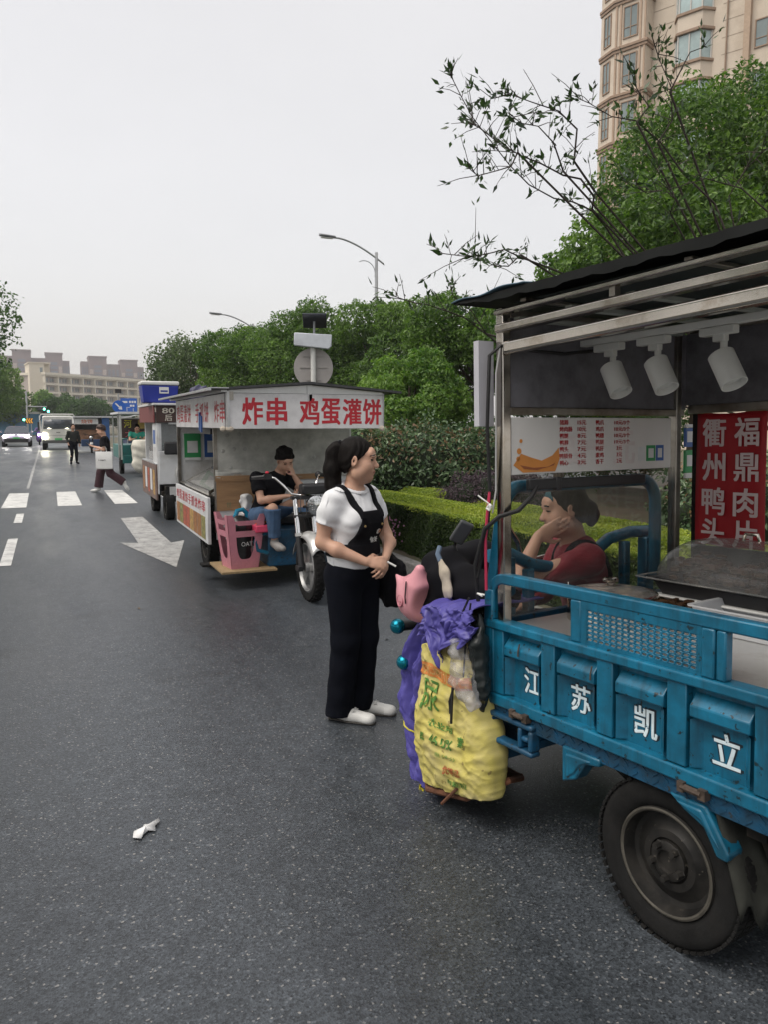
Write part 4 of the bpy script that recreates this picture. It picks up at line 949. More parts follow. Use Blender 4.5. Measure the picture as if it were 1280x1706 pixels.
# menu board and its writing
mb_ = sq(.838, -1.015, 1.508, .845, -.052, 1.733).build('menu_board', M_MENU, ct, bevel=.002)
q = MB()
def mt(s, y, z, h, w=None, bold=.012, m=0): q.text(s, frameM((.8365, y, z), (0, -1, 0), (0, 0, 1)), fit=(w, h), bold=bold, m=m)
rows = [('猪蹄', '15元', '鸭爪', '10元/3个'), ('烤肉肠', '10元', '鸡爪', '10元/3个'), ('鸭腿', '8元', '鸭翅', '10元/3个'), ('鸭脖', '7元', '鸭腿', '10元/3个'), ('鸭头', '7元', '鸭肝', '3元'), ('鸭锁骨', '4元', '素鸡', '3元'), ('鸭心', '3元', '香干', '2元')]
for i, (a, b1, c, d) in enumerate(rows):
    z = 1.713 - i * .0275; mt(a, -.335 - (.01 if len(a) == 3 else 0), z, .0205, .024 * len(a), .02); mt(b1, -.438, z, .019, .050, .02); mt(c, -.545, z, .0205, .048, .02); mt(d, -.685 + (.018 if len(d) < 4 else 0), z, .019, .098 if len(d) > 3 else .034, .02)
q.text('元', frameM((.8372, -.70, 1.605), (0, -1, 0), (0, 0, 1)), fit=(.13, .14), bold=.03, m=1); q.text('一', frameM((.8372, -.52, 1.62), (0, -1, 0), (0, 0, 1)), fit=(.10, .03), bold=.03, m=1); q.text('品', frameM((.8372, -.36, 1.60), (0, -1, 0), (0, 0, 1)), fit=(.10, .11), bold=.04, m=1)
def mbox(y0, z0, y1, z1, m, d=0): q.box((.8362 - d, y0, z0), (.8378, y1, z1), m)
mbox(-.835, 1.545, -.792, 1.605, 2); mbox(-.905, 1.542, -.845, 1.612, 3); mbox(-.962, 1.542, -.910, 1.612, 4); mbox(-.893, 1.556, -.858, 1.598, 5, .0006); mbox(-.950, 1.556, -.922, 1.598, 5, .0006)
# generic orange boat-shaped ingot as the only picture on the board
ing = [(.0, .03), (.04, .075), (.09, .06), (.15, .045), (.21, .065), (.245, .095), (.25, .05), (.225, .0), (.05, .0)]
q.prism([(a - .125, c) for a, c in ing], 0, .0008, 6, frameM((.8370, -.185, 1.515), (0, -1, 0), (0, 0, 1)))
q.prism([(-.09, .03), (-.02, .018), (.06, .02), (.10, .035), (.09, .025), (.0, .008), (-.07, .015)], 0, .0008, 7, frameM((.8360, -.185, 1.515), (0, -1, 0), (0, 0, 1)))
for y, z, r_ in ((-.09, 1.60, .012), (-.085, 1.57, .01), (-.10, 1.64, .008)): q.prism([(r_ * math.cos(k), r_ * math.sin(k)) for k in [i / 10 * 2 * PI for i in range(10)]], 0, .0008, 6, frameM((.8370, y, z), (0, -1, 0), (0, 0, 1)))
q.build('menu_print', [M_REDT, mat('pale_red_print', (.655, .60, .59), .5), M_CARD, M_GRN, M_BLC, M_CARD, mat('orange_print', (.62, .24, .05), .45), mat('brown_print', (.30, .09, .03), .45)], mb_)
q = MB()
q.box((.834, -1.115, 1.60), (.845, -1.185, 1.688)).build('payment_card', M_BLC, ct); MB().box((.833, -1.126, 1.622), (.840, -1.174, 1.672)).box((.833, -1.115, 1.69), (.842, -1.185, 1.705)).build('payment_card_print', M_CARD, ct)
MB().box((.834, -1.115, 1.48), (.845, -1.185, 1.585)).build('payment_card', M_GRN, ct); MB().box((.833, -1.126, 1.51), (.840, -1.174, 1.562)).box((.833, -1.115, 1.455), (.842, -1.185, 1.478)).build('payment_card_print', M_CARD, ct)
# clear screen, bar and cable
sq(.846, -1.035, .94, .850, -.047, 1.507).build('windscreen', M_ACRYL, ct)
b = MB(); b.box((.815, -.815, 1.445), (.838, -.125, 1.487)); b.box((.812, -.30, 1.44), (.84, -.27, 1.492)); bar = b.build('black_bar', M_BLACKP, ct, bevel=.004)
b = MB(); b.tube([(.82, -.17, 1.46), (.80, -.12, 1.42), (.80, -.05, 1.37), (.83, .02, 1.35), (.88, .05, 1.30), (.93, .06, 1.15), (.95, .03, 1.0)], .009, 8)
b.tube([(.80, -.60, 2.02), (.80, -.3, 1.985), (.81, -.1, 1.99), (.84, .0, 2.005), (.87, .03, 1.97), (.88, .035, 1.7), (.885, .02, 1.45), (.90, .02, 1.3), (.93, .05, 1.1)], .007, 8)
b.build('cable', M_CABLE, ct)
b = MB(); b.tube([(.84, .0, 2.01), (.85, .015, 1.9), (.855, .012, 1.75), (.86, .01, 1.45), (.87, .02, 1.36)], .0035, 6); b.build('thin_cable', mat('grey_cable', (.4, .4, .4), .5), ct)
b = MB(); b.tube([(.885, .02, 1.45), (.885, .035, 1.35), (.89, .04, 1.25), (.90, .03, 1.14), (.905, .025, 1.05)], .006, 6); b.build('thin_cable', mat('red_cable', (.45, .03, .08), .5), ct)
b = MB(); b.tube([(.87, .035, 1.395), (.855, .04, 1.39), (.86, .045, 1.375), (.88, .04, 1.378), (.87, .035, 1.395)], .006, 6); b.tube([(.87, .04, 1.40), (.91, .06, 1.43)], .003, 5); b.build('cable_tie', M_WHP, ct); MB().tube([(.91, .03, 1.03), (.93, .05, 1.035), (.90, .05, 1.03)], .004, 5).build('cable_tie', M_WHP, ct)
# red hanging banner with two columns of big characters
b = MB(); b.grid(lambda u, v: (.395 + .327 * u, -1.045 + .006 * math.sin(u * 7 + v * 3), 1.165 + .58 * v + .003 * math.sin(u * 9)), 12, 20); bn = b.build('red_banner', M_REDB, ct, solid=.004)
q = MB()
for s, x in (('福鼎肉片', .480), ('衢州鸭头', .632)):
    for ch, z in zip(s, (1.662, 1.513, 1.363, 1.228)):
        q.text(ch, frameM((x, -1.0355, z), (-1, 0, 0), (0, 0, 1)), fit=(.108, .118), bold=.022)
q.build('lettering', M_BANT, bn)
# track and three spot lamps
b = MB(); b.box((-1.2, -.425, 2.015), (.80, -.385, 2.040)); b.build('light_track', M_WHP, ct, bevel=.003)
for x, z in ((.625, 1.872), (.415, 1.872), (.148, 1.868)):
    b = MB(); b.box((x - .075 + .05, -.424, 1.985), (x + .075 + .03, -.386, 2.014)); b.box((x + .01, -.42, 1.962), (x + .055, -.39, 1.99)); b.tube([(x + .02, -.405, 1.965), (x + .02, -.405, 1.925)], .012, 10)
    lt = b.build('track_light', M_WHP, ct, bevel=.004)
    ax = Vector((-.50, .10, -.86)).normalized(); c = Vector((x + .005, -.405, z)); M = frameM(c - ax * .062, ax.orthogonal(), ax.cross(ax.orthogonal()))
    q = MB(); q.X = M; q.lathe([(0, 0), (.040, 0), (.0435, .003), (.0435, .125), (.040, .125), (.038, .10), (0, .10)], 32); q.build('lamp_head', M_WHP, lt)
# worktop
b = MB(); b.box((XR, -1.05, .905), (.828, -.06, .925)); b.box((XR, -.075, .86), (.828, -.06, .905)); b.build('worktop', mat('brushed_steel', (.66, .66, .65), .34, metal=.85, var=.08, vs=5, dirt=(.35, .32, .28), ds=5, da=.4), ct, bevel=.003)
sq(XR, -1.135, .93, .80, -1.118, 1.15).build('back_board', M_IRON, ct); sq(.735, -1.135, 1.15, .80, -1.118, 1.75).build('back_board', M_IRON, ct)
# --- cab: posts, hoop, seat rail, seat, floor, fork, handlebar
b = MB(); b.beam((.935, -.01, .56), (.915, -.02, 1.05), .05, .05); b.beam((.915, -.02, 1.05), (.872, -.03, 1.34), .045, .045); b.build('cab_post', M_BLUE, ct, bevel=.006)
for x, y, z0, z1, w in ((.97, -.14, .56, 1.16, .055), (.96, -1.0, .56, 1.18, .055), (.96, -.85, .70, 1.17, .04), (.97, -.26, .70, 1.1, .04)): MB().beam((x, y, z0), (x, y, z1), w, w).build('cab_post', M_BLUE, ct, bevel=.006)
hoop = [(.91, -.075, 1.0), (.91, -.075, 1.36)] + [(.91, -.155 - .08 * math.cos(PI - k / 6 * PI / 2) * -1 - .0 if False else -.155 + .08 * math.cos(k / 6 * PI / 2), 1.37 + .085 * math.sin(k / 6 * PI / 2)) for k in range(7)] + [(.91, -.90 - .1 * math.sin(k / 6 * PI / 2), 1.355 + .1 * math.cos(k / 6 * PI / 2)) for k in range(7)] + [(.91, -1.0, 1.0)]
b = MB(); b.tube(hoop, .028, 12); b.build('cab_hoop', M_BLUE, ct)
sw = [(.99, -1.06, 1.20), (.99, -.92, 1.205), (.99, -.78, 1.185), (.99, -.66, 1.12), (.99, -.56, 1.085), (.99, -.42, 1.085), (.99, -.30, 1.11), (.99, -.18, 1.165), (.99, -.06, 1.17)]
b = MB(); b.tube(sw, .028, 12); b.build('seat_rail', M_BLUE, ct)
b = MB(); b.box((.96, -.98, .62), (1.36, -.18, .70)); b.build('seat', M_BLACKP, ct, bevel=.03, seg=3)
b = MB(); b.box((.95, -1.02, .30), (1.42, -.10, .34)); b.box((.95, -.98, .34), (1.30, -.2, .62)); b.build('cab_floor', M_BLUED, ct, bevel=.008)
b = MB(); b.tube([(1.52, -.46, 1.0), (1.74, -.46, .32)], .026, 10); b.tube([(1.52, -.64, 1.0), (1.74, -.64, .32)], .026, 10); b.box((1.50, -.66, .93), (1.56, -.44, .97)); b.tube([(1.44, -.55, 1.1), (1.56, -.55, .75)], .03, 10); b.build('front_fork', M_IRON, ct)
b = MB(); b.tube([(1.30, -.17, 1.05), (1.36, -.30, 1.07), (1.45, -.45, 1.03), (1.45, -.65, 1.03), (1.36, -.80, 1.07), (1.30, -.93, 1.05)], .012, 8); b.build('handlebar', M_STEEL, ct)
wheel(ct, (1.755, -.55, .29), .27, .10, 1, 40)
b = MB(); b.grid(lambda u, v: (1.755 - .31 * math.cos(v * PI * .8 + .3), -.63 + .16 * u, .29 + .31 * math.sin(v * PI * .8 + .3)), 4, 14); b.build('front_mudguard', M_BLUE, ct, solid=.005)
# crash bars with blue ball ends
for x, z in ((1.60, .765), (1.55, .60)):
    b = MB(); b.tube([(x, -.03, z), (x - .05, -.35, z), (x - .02, -.55, z)], .026, 12); cb = b.build('crash_bar', M_BLACKP, ct)
    q = MB(); q.ball((x + .004, -.005, z), .037, 0, 20); q.build('end_ball', mat('metallic_teal', (.005, .18, .26), .22, metal=.75, var=.2, vs=12), cb)
# mirror
b = MB(); b.tube([(1.33, -.18, 1.07), (1.35, -.16, 1.17), (1.33, -.15, 1.19)], .007, 6); mr_ = b.build('mirror_stalk', M_BLACKP, ct)
b = MB(); T = frameM((1.285, -.15, 1.235), (-.62, -.1, .75), (.35, .75, .4)); b.X = T; b.box((-.062, -.034, -.012), (.062, .034, .008)); b.build('mirror_shell', mat('grey_plastic', (.08, .085, .09), .4), mr_, bevel=.016, seg=3)
b = MB(); b.X = T; b.box((-.05, -.026, -.016), (.05, .026, -.0125)); b.build('mirror_glass', mat('mirror', (.6, .62, .65), .04, metal=1), mr_)
b = MB(); b.tube([(1.05, -.3, 1.1), (.97, -.2, 1.22), (.90, -.06, 1.33)], .010, 6); b.build('stay', M_STEEL, ct)
# footstep carrying the sack
b = MB(); b.tube([(.86, -.05, .26), (1.0, .06, .16), (1.25, .08, .11), (1.4, -.02, .10), (1.42, -.2, .12), (1.2, -.3, .14), (.95, -.2, .20)], .014, 8, closed=True); b.tube([(.90, -.02, .40), (1.02, .10, .20), (1.12, .10, .10)], .007, 6); b.beam((.95, -.12, .21), (1.38, -.12, .10), .18, .012)
b.build('footstep', mat('rust', (.13, .055, .03), .85, var=.45, vs=14), ct)

# ------------------------------------------------------------------ loose things on the blue cart (world placed through MC)
def on_cart(name, p, label, cat, group=None):
    return thing(name, None, label, cat, group=group, Mx=MC @ Matrix.Translation(p))
pt = on_cart('stock_pot', (.645, -.40, .912), 'stainless stock pot with glass lid sunk into the worktop behind the clear screen', 'pot')
b = MB(); b.lathe([(0, -.05), (.165, -.05), (.17, -.04), (.17, .10), (.178, .104), (.178, .110), (.168, .110), (.165, .10), (.165, -.03), (0, -.03)], 48)
b.tube([(.17, -.04, .085), (.205, -.045, .09), (.205, .045, .09), (.17, .04, .085)], .006, 8); b.tube([(-.17, -.04, .085), (-.205, -.045, .09), (-.205, .045, .09), (-.17, .04, .085)], .006, 8); b.build('pot_body', M_STEEL, pt)
b = MB(); b.lathe([(.182, .108), (.182, .118), (.174, .122), (.172, .112)], 48, close=True); rim_ = b.build('lid_rim', M_STEEL, pt)
b = MB(); b.lathe([(.173, .119), (.13, .132), (.07, .143), (.0, .147)], 40); b.build('lid', clear('steamy_glass', (.72, .66, .60), .10, .08, .15), pt)
b = MB(); b.lathe([(0, .147), (.014, .147), (.016, .158), (.03, .163), (.033, .172), (.028, .176), (.02, .170), (0, .168)], 24); b.build('lid_knob', M_STEEL, pt)
b = MB(); b.lathe([(0, .09), (.164, .09)], 32); b.build('broth', mat('broth', (.05, .03, .018), .15, var=.4, vs=18), pt)
pl = on_cart('ladle', (.62, -.21, 1.02), 'thin metal ladle handle lying over the pot edge', 'ladle')
MB().tube([(.10, -.03, .06), (.09, -.02, .01), (.05, .0, .0), (-.12, .05, -.02), (-.16, .06, -.06)], .0035, 6).build('handle', M_STEEL, pl)
wb = on_cart('tray', (.50, -.72, .927), 'brown wooden board with food scraps right of the pot', 'tray')
b = MB(); b.box((-.15, -.14, 0), (.20, .18, .045)); b.build('board', mat('stained_wood', (.11, .06, .03), .5, var=.5, vs=12, stretch=(1, 6, 1)), wb, bevel=.006)
rn = random.Random(4); b = MB()
for i in range(40): b.ball((rn.uniform(-.12, .17), rn.uniform(-.11, .15), .05 + rn.random() * .015), (rn.uniform(.008, .02), rn.uniform(.008, .02), .008), 0, 7)
b.build('food', mat('braised_food', (.055, .028, .014), .35, var=.5, vs=30), wb)
dc = on_cart('display_tray', (.33, -.84, .927), 'black tray of braised food under a clear domed cover', 'food tray')
b = MB()
for x in (-.30, .28):
    for y in (-.14, .13): b.tube([(x, y, 0), (x, y, .055)], [.012, .015], 10)
b.build('foot', M_WHP, dc)
MB().box((-.36, -.17, .056), (.33, .17, .066)).build('stand', M_WHP, dc, bevel=.004)
b = MB(); b.loft([[(x * sx_, y * sx_, z) for x, y in [(-.34, -.16), (.32, -.16), (.34, -.14), (.34, .14), (.32, .16), (-.34, .16), (-.36, .14), (-.36, -.14)]] for sx_, z in ((.92, .067), (1.02, .12), (1.10, .125), (1.10, .131), (1.0, .130), (.92, .08))], caps=True); b.build('tray_body', M_BLACKP, dc)
b = MB()
for i in range(150): b.ball((rn.uniform(-.31, .29), rn.uniform(-.13, .13), .115 + rn.random() * .085 * (1 if rn.random() < .7 else 1.3)), (rn.uniform(.012, .035), rn.uniform(.012, .03), rn.uniform(.008, .018)), 0, 7)
b.build('braised_meat', mat('braised_meat', (.062, .032, .016), .28, var=.6, vs=40), dc)
def domef(u, v):
    a = u * PI; c = (v * 2 - 1); ex = .375 * c; prof = math.sqrt(max(0, 1 - abs(c) ** 4.0))
    return (ex - .008, -.185 * math.cos(a) * (.35 + .65 * prof if prof > 0 else .35), .135 + .17 * prof * math.sin(a) ** .8)
b = MB(); b.grid(domef, 20, 28); dcv = b.build('cover', M_DOME, dc)
b = MB(); b.loft([[(x, y, z) for x, y in [(-.40, -.20), (.38, -.20), (.40, -.18), (.40, .18), (.38, .20), (-.40, .20), (-.41, .18), (-.41, -.18)]] for z in (.132, .137)], caps=False); b.tube([(-.40, .2, .135), (.39, .2, .135)], .004, 6).tube([(.39, .2, .135), (.40, -.2, .135)], .004, 6); b.build('cover_rim', M_DOME, dcv)
b = MB(); b.tube([(.03, 0, .303), (.02, 0, .33), (-.03, 0, .33), (-.04, 0, .303)], .007, 8); b.build('cover_handle', M_STEEL, dcv)
bx = on_cart('plastic_tub', (.14, -.60, .927), 'white translucent plastic tub at the right picture edge', 'tub')
b = MB(); rr_ = lambda s, z: [(x * s, y * s, z) for x, y in [(-.20, -.11), (.20, -.11), (.21, -.10), (.21, .10), (.20, .11), (-.20, .11), (-.21, .10), (-.21, -.10)]]
b.loft([rr_(.90, 0), rr_(.98, .085), rr_(1.05, .087), rr_(1.05, .093), rr_(.97, .092), rr_(.88, .006)]); b.build('tub_body', mat('milky_plastic', (.62, .63, .65), .35, trans=.35, var=.04), bx)

# yellow sack
M_SACK = mat('yellow_woven_sack', (.60, .52, .13), .55, var=.14, vs=4, bump=.12, bs=170, dirt=(.46, .40, .22), ds=5, da=.8, wear=(.3, .24, .08), wa=.0, ws=16)
sk = on_cart('fertiliser_sack', (1.10, .015, .16), 'yellow woven sack with green and red print hanging on the blue cart', 'sack')
def sackp(t, v, rough=1):
    """t: angle round the sack, v: 0 bottom .. 1 top"""
    z = v * .60; hx = .245 - .03 * v + .025 * math.sin(v * 5) ; hy = .105 * (1 - .45 * max(0, v - .55) ** 1.0) * (.75 + .25 * min(1, v * 6))
    c, s = math.cos(t), math.sin(t); ex = .55
    x = hx * math.copysign(abs(c) ** ex, c); y = hy * math.copysign(abs(s) ** .7, s)
    n = noise.noise(Vector((x * 5, z * 3.5, 3 + y * 5))) * .014 + noise.noise(Vector((x * 12 + z * 6, z * 5, y * 9))) * .003 + (abs(noise.noise(Vector((x * 14 - z * 17, z * 12 + x * 6, 7)))) - .25) * -.011 + noise.noise(Vector((x * 45, z * 38, 2))) * .0007 - abs(noise.noise(Vector((x * 9 + z * 13, z * 6 - x * 8, 4)))) * .011 - abs(noise.noise(Vector((x * 15 - z * 19, z * 9 + x * 10, 8)))) * .006 - abs(noise.noise(Vector((x * 34 + z * 30, z * 14 - x * 20, 2)))) * .002 + .003 * math.sin(z * 34 + x * 14 + 3 * noise.noise(Vector((x * 5, z * 5, 1)))) * (.4 + .6 * abs(v - .5) * 2)
    n *= rough; x += c * n * .6 - v * .02 + (.045 * v); y += s * n * 1.4
    z += -.10 * x * (1 - v) * 1.6 - (.06 if x < 0 else .0) * v * 0 + .015 * math.sin(x * 18) * v
    return Vector((x, y, z))
nn_ = 200
b = MB(); b.loft([[sackp(2 * PI * k / nn_, v / 140) for k in range(nn_)] for v in range(141)]); b.build('sack_body', M_SACK, sk, sharp=80)
def on_sack(u, w, off):
    """u,w in metres on the near face (u to the right as seen)"""
    v = w / .60; best = None
    lo, hi = .02, PI - .02
    for _ in range(30):
        m_ = (lo + hi) / 2
        if sackp(m_, v, 0).x > -u: lo = m_
        else: hi = m_
    p = sackp((lo + hi) / 2, v); return (p.x, p.y + off, p.z)
q = MB()
def stx(s, u, w, fit, m, bold=.03): q.text(s, Matrix(), fit=fit, m=m, bold=bold, fn=lambda x, y, z: on_sack(u + x, w + y, .004 + z))
for r_ in range(5):
    for k in range(26):
        u0 = -.20 + k * .0145; w0 = .475 + r_ * .011
        q.add([on_sack(u0, w0, .003), on_sack(u0 + .0145, w0, .003), on_sack(u0 + .0145, w0 + .011, .003), on_sack(u0, w0 + .011, .003)], [(0, 1, 2, 3)], 2)
for k in range(7): stx('回' if k % 2 else '口', -.14 + k * .036, .502, (.028, .034), 3, .0)
stx('尿', -.075, .40, (.12, .125), 0, .02); stx('农业用', -.005, .29, (.15, .030), 0); stx('氮', -.125, .222, (.036, .034), 0); stx('46.0%', .0, .222, (.135, .042), 0, .02); stx('素', .125, .25, (.04, .045), 0); stx('优等品', .07, .11, (.105, .036), 1, .02); stx('中颗粒', .09, .055, (.12, .03), 0, .01); stx('总养分', .03, .165, (.13, .018), 0, .0)
q.build('print', [mat('green_ink', (.10, .25, .05), .6, var=.3, vs=30, wear=(.5, .43, .09), wa=.06, ws=60), mat('red_ink', (.45, .12, .05), .6, var=.3, vs=30, wear=(.5, .43, .09), wa=.05, ws=60), mat('orange_ink', (.56, .20, .05), .6, var=.25, vs=20, wear=(.5, .40, .09), wa=.05, ws=50), mat('pale_ink', (.60, .40, .16), .6)], sk)

# raincoat thrown over the handlebar
M_COAT = mat('violet_raincoat', (.075, .065, .29), .45, var=.14, vs=6, bump=.1, bs=22)
rc = on_cart('raincoat', (0, 0, 0), 'violet raincoat with yellow piping draped down beside the sack', 'raincoat')
def coat(u, v):
    w = .30 * (.35 + .65 * min(1, v * 1.8)) * (1 - .25 * v); x = 1.30 + .16 * min(1, v * 1.6) + .06 * math.sin(v * 4) + (u - .5) * w
    z = .97 - v * .95 + .02 * math.sin(u * 9); fold = math.sin(u * 15 + v * 3) * .022 + noise.noise(Vector((u * 4, v * 9, 2))) * .03 - abs(noise.noise(Vector((u * 7 + v * 5, v * 13, 4)))) * .022 - abs(noise.noise(Vector((u * 16, v * 22 + u * 7, 6)))) * .010 + math.sin(u * 31 + v * 8) * .006
    return (x + fold * .3, -.06 + .05 * math.sin(min(1, v * 2.2) * PI / 2) + fold - (.18 * max(0, .12 - v) / .12), z)
b = MB(); b.grid(coat, 70, 120); b.build('long_flap', M_COAT, rc, solid=.004, sharp=80)
def coat2(u, v):
    x = .895 + u * .36; top = .985 - .03 * u; L_ = .10 + .14 * (1 - abs(u - .62) / .62 if u < .62 else 1 - (u - .62) / .5) + .03 * math.sin(u * 13)
    z = top - max(0, v - .35) / .65 * L_; fold = math.sin(u * 22 + v * 4) * .012 + noise.noise(Vector((u * 6, v * 5, 5))) * .025 - abs(noise.noise(Vector((u * 9 + v * 4, v * 9, 3)))) * .028 - abs(noise.noise(Vector((u * 20, v * 17 + u * 9, 6)))) * .012 + .006 * math.sin(v * 20 + u * 30)
    y = -.28 + min(1, v / .4) * .37 + fold + .03 * v
    return (x + noise.noise(Vector((u * 5, v * 6, 9))) * .03, y, z + noise.noise(Vector((u * 7, v * 7, 1))) * .018)
b = MB(); b.grid(coat2, 90, 70); b.build('hood', M_COAT, rc, solid=.004, sharp=80)
M_PIPE = mat('yellow_piping', (.55, .48, .03), .5)
b = MB(); b.tube([Vector(coat(k / 30, 1.0)) + Vector((0, .004, 0)) for k in range(31)], .005, 6); b.tube([Vector(coat(k / 30, .72)) + Vector((0, .006, 0)) for k in range(8, 31)], .004, 6)
b.tube([(1.40, .01, .04), (1.385, .03, .02), (1.375, .035, .07), (1.36, .03, .05), (1.355, .035, -.0)], .006, 6); b.build('piping', M_PIPE, rc)
pb = on_cart('plastic_bag', (.95, .09, .72), 'clear crumpled plastic bag hanging over the sack corner', 'bag')
bd = Body((-.12, -.08, -.2), (.16, .10, .14), .008); bd.cap((.06, 0, .08), (.0, .02, -.03), .03, .05, .03).cap((.0, .02, -.03), (-.05, .02, -.11), .05, .035, .03).cap((.09, 0, .1), (.05, 0, .05), .02, .04)
bd.mesh('bag_body', clear('cloudy_film', (.88, .86, .87), .22, .12, .25), pb, 1, disp=lambda p: p + .006 * np.sin(p[:, [1, 2, 0]] * 120))
bb = on_cart('black_bag', (.90, .045, .82), 'small crumpled black carrier bag tied to the blue corner post', 'bag')
bd = Body((-.12, -.10, -.35), (.12, .10, .2), .008); bd.cap((.02, 0, .12), (.02, .01, .02), .012, .03).cap((.02, .01, .02), (.0, .01, -.18), .042, .03).cap((.0, .01, -.15), (.01, 0, -.27), .03, .012)
bd.mesh('bag_body', mat('black_film', (.012, .016, .016), .25), bb, 1, disp=lambda p: p + .005 * np.sin(p[:, [2, 0, 1]] * 60 + p[:, [1, 2, 0]] * 95) * np.sin(p[:, [0, 2, 1]] * 47 + 1))
b = MB(); b.tube([(.03, .04, .18), (.05, .05, .05), (.06, .05, -.05), (.07, .05, -.13)], .004, 5).tube([(.04, .04, .20), (.075, .05, .13), (.05, .05, .08), (.03, .05, .12)], .005, 6).tube([(.115, .07, -.18), (.11, .08, -.26), (.115, .08, -.33)], .006, 5).tube([(.11, .07, -.18), (.125, .08, -.24), (.12, .08, -.29)], .005, 5); b.build('cord', M_CABLE, bb)
# black quilted wind cover over the handlebar
qc = on_cart('wind_cover', (0, 0, 0), 'black quilted wind cover spread over the handlebar of the blue cart', 'cover')
bd = Body((.85, -.75, .70), (1.85, .12, 1.30), .014)
bd.cap((1.38, -.12, 1.06), (1.50, -.42, 1.04), .10, .12, .06).cap((1.30, -.10, 1.02), (1.05, -.14, .96), .10, .07, .06).cap((1.38, -.12, 1.0), (1.36, -.08, .86), .10, .09, .06).cap((1.5, -.42, 1.02), (1.62, -.36, .88), .12, .09, .06).ell((1.22, -.13, .98), (.22, .07, .11), .05).cap((1.15, -.14, 1.0), (.98, -.16, .98), .06, .05, .05)
bd.mesh('quilt', mat('black_quilt', (.005, .005, .007), .8, spec=.15, var=.3, vs=14), qc, 2, disp=lambda p: p + (.010 * np.sin(p[:, 0] * 34 + p[:, 2] * 22) * np.cos(p[:, 2] * 30 - p[:, 0] * 12))[:, None] * np.array([.3, 1, .6]))
gl_ = on_cart('work_glove', (1.235, -.015, 1.05), 'limp beige cloth glove hanging from the mirror stalk', 'glove')
bd = Body((-.08, -.05, -.12), (.08, .05, .1), .006); bd.cap((.03, 0, .07), (0, 0, .02), .018, .035, .02).cap((0, 0, .02), (-.025, 0, -.05), .035, .028, .02).cap((-.025, 0, -.05), (-.04, 0, -.075), .02, .012).cap((-.005, 0, -.05), (-.005, 0, -.085), .018, .010)
bd.bulge(lambda X, Y, Z: np.abs(Y) * .9); bd.mesh('glove_body', mat('beige_cloth', (.40, .35, .28), .85, var=.2, vs=20), gl_, 2)
MB().tube([(.03, .0, .07), (.05, 0, .10), (.06, -.02, .13)], .012, 8).build('cuff', mat('blue_cuff', (.10, .14, .20), .8), gl_)
# pink child's helmet with ear points
hm = on_cart('child_helmet', (1.43, -.02, .955), "pink child's helmet with two ear points hanging on the handlebar", 'helmet'); hm.scale = (1.12,) * 3
bd = Body((-.17, -.16, -.17), (.17, .16, .17), .006); bd.ell((0, 0, -.02), (.112, .095, .105), .02); bd.cap((-.035, .035, .05), (-.055, .04, .105), .05, .022, .03).cap((.07, .03, .02), (.118, .04, .062), .035, .006, .02).cap((-.04, -.06, .05), (-.055, -.08, .10), .045, .02, .03)
bd.ell((-.13, 0, -.05), (.085, .2, .10), .02, sub=True)
bd.mesh('shell', mat('pink_shell', (.62, .28, .32), .35, var=.06), hm, 2)
b = MB(); T = frameM((.012, .092, -.025), (-1, .12, 0), (0, -.1, 1)); b.X = T; b.lathe([(.019, .000), (.023, .004), (.0245, .002), (.026, -.004)], 24); b.ball((-.006, -.004, .001), (.003, .004, .003), 0, 8); b.ball((.007, -.004, .001), (.003, .004, .003), 0, 8); b.build('snout', mat('dark_pink', (.42, .13, .17), .4), hm)
b = MB(); b.tube([(-.03, .09, .06), (-.035, .10, .0), (-.03, .095, -.03)], .003, 5); b.build('strap', M_CABLE, hm)
# ------------------------------------------------------------------ white snack cart with the big red-lettered sign, facing the camera
M2 = Matrix(((0, 1, 0, 2.4), (-1, 0, 0, 8.3), (0, 0, 1, 0), (0, 0, 0, 1)))     # local x = towards the camera along the road, y = towards the kerb
M_WSH = mat('white_sheet', (.60, .61, .62), .42, var=.06, vs=3, dirt=(.36, .35, .33), ds=3, da=.5)
M_SIGNW = mat('sign_face', (.70, .69, .70), .4, var=.05, vs=3, dirt=(.42, .41, .42), ds=2.5, da=.6)
M_SIGNR = mat('sign_red', (.47, .02, .035), .45, var=.08)
M_FOAM = mat('foam_board', (.50, .50, .465), .55, var=.18, vs=3, dirt=(.24, .24, .22), ds=4, da=.8)
M_CARDB = mat('cardboard', (.33, .20, .105), .85, var=.12, vs=4, bump=.1, bs=30, stretch=(1, 1, 8), dirt=(.22, .13, .07), ds=3)
M_ROOFD = mat('dark_roof_sheet', (.045, .046, .05), .55, var=.2, vs=3)
M_ALU = mat('aluminium_trim', (.55, .56, .57), .35, metal=.8, var=.1)
M_WOOD = mat('raw_timber', (.27, .19, .10), .8, var=.2, vs=5, stretch=(1, 8, 1))
M_PINKP = mat('pink_plastic', (.56, .215, .27), .42, var=.1, vs=8, dirt=(.38, .17, .19), ds=7, da=.6)
M_CHROME = mat('chrome', (.70, .70, .70), .10, metal=1, var=.05)
M_LENS = mat('reflector', (.62, .63, .63), .12, metal=.85, var=.25, vs=40)
M_SILV = mat('silver_paint', (.50, .50, .49), .3, metal=.5, var=.08)
M_FOOD = [mat('photo_brown', (.30, .13, .04), .45, var=.6, vs=24), mat('photo_gold', (.42, .25, .07), .45, var=.6, vs=20), mat('photo_red', (.36, .08, .04), .45, var=.6, vs=22), mat('photo_green', (.22, .20, .06), .45, var=.7, vs=22)]
c2 = thing('snack_cart', None, 'white snack tricycle with big red lettered sign and dark peaked roof', 'food cart', Mx=M2)
def p2(nm, m, a, b_, bev=.004, par=None): return MB().box(a, b_).build(nm, m, par or c2, bevel=bev)
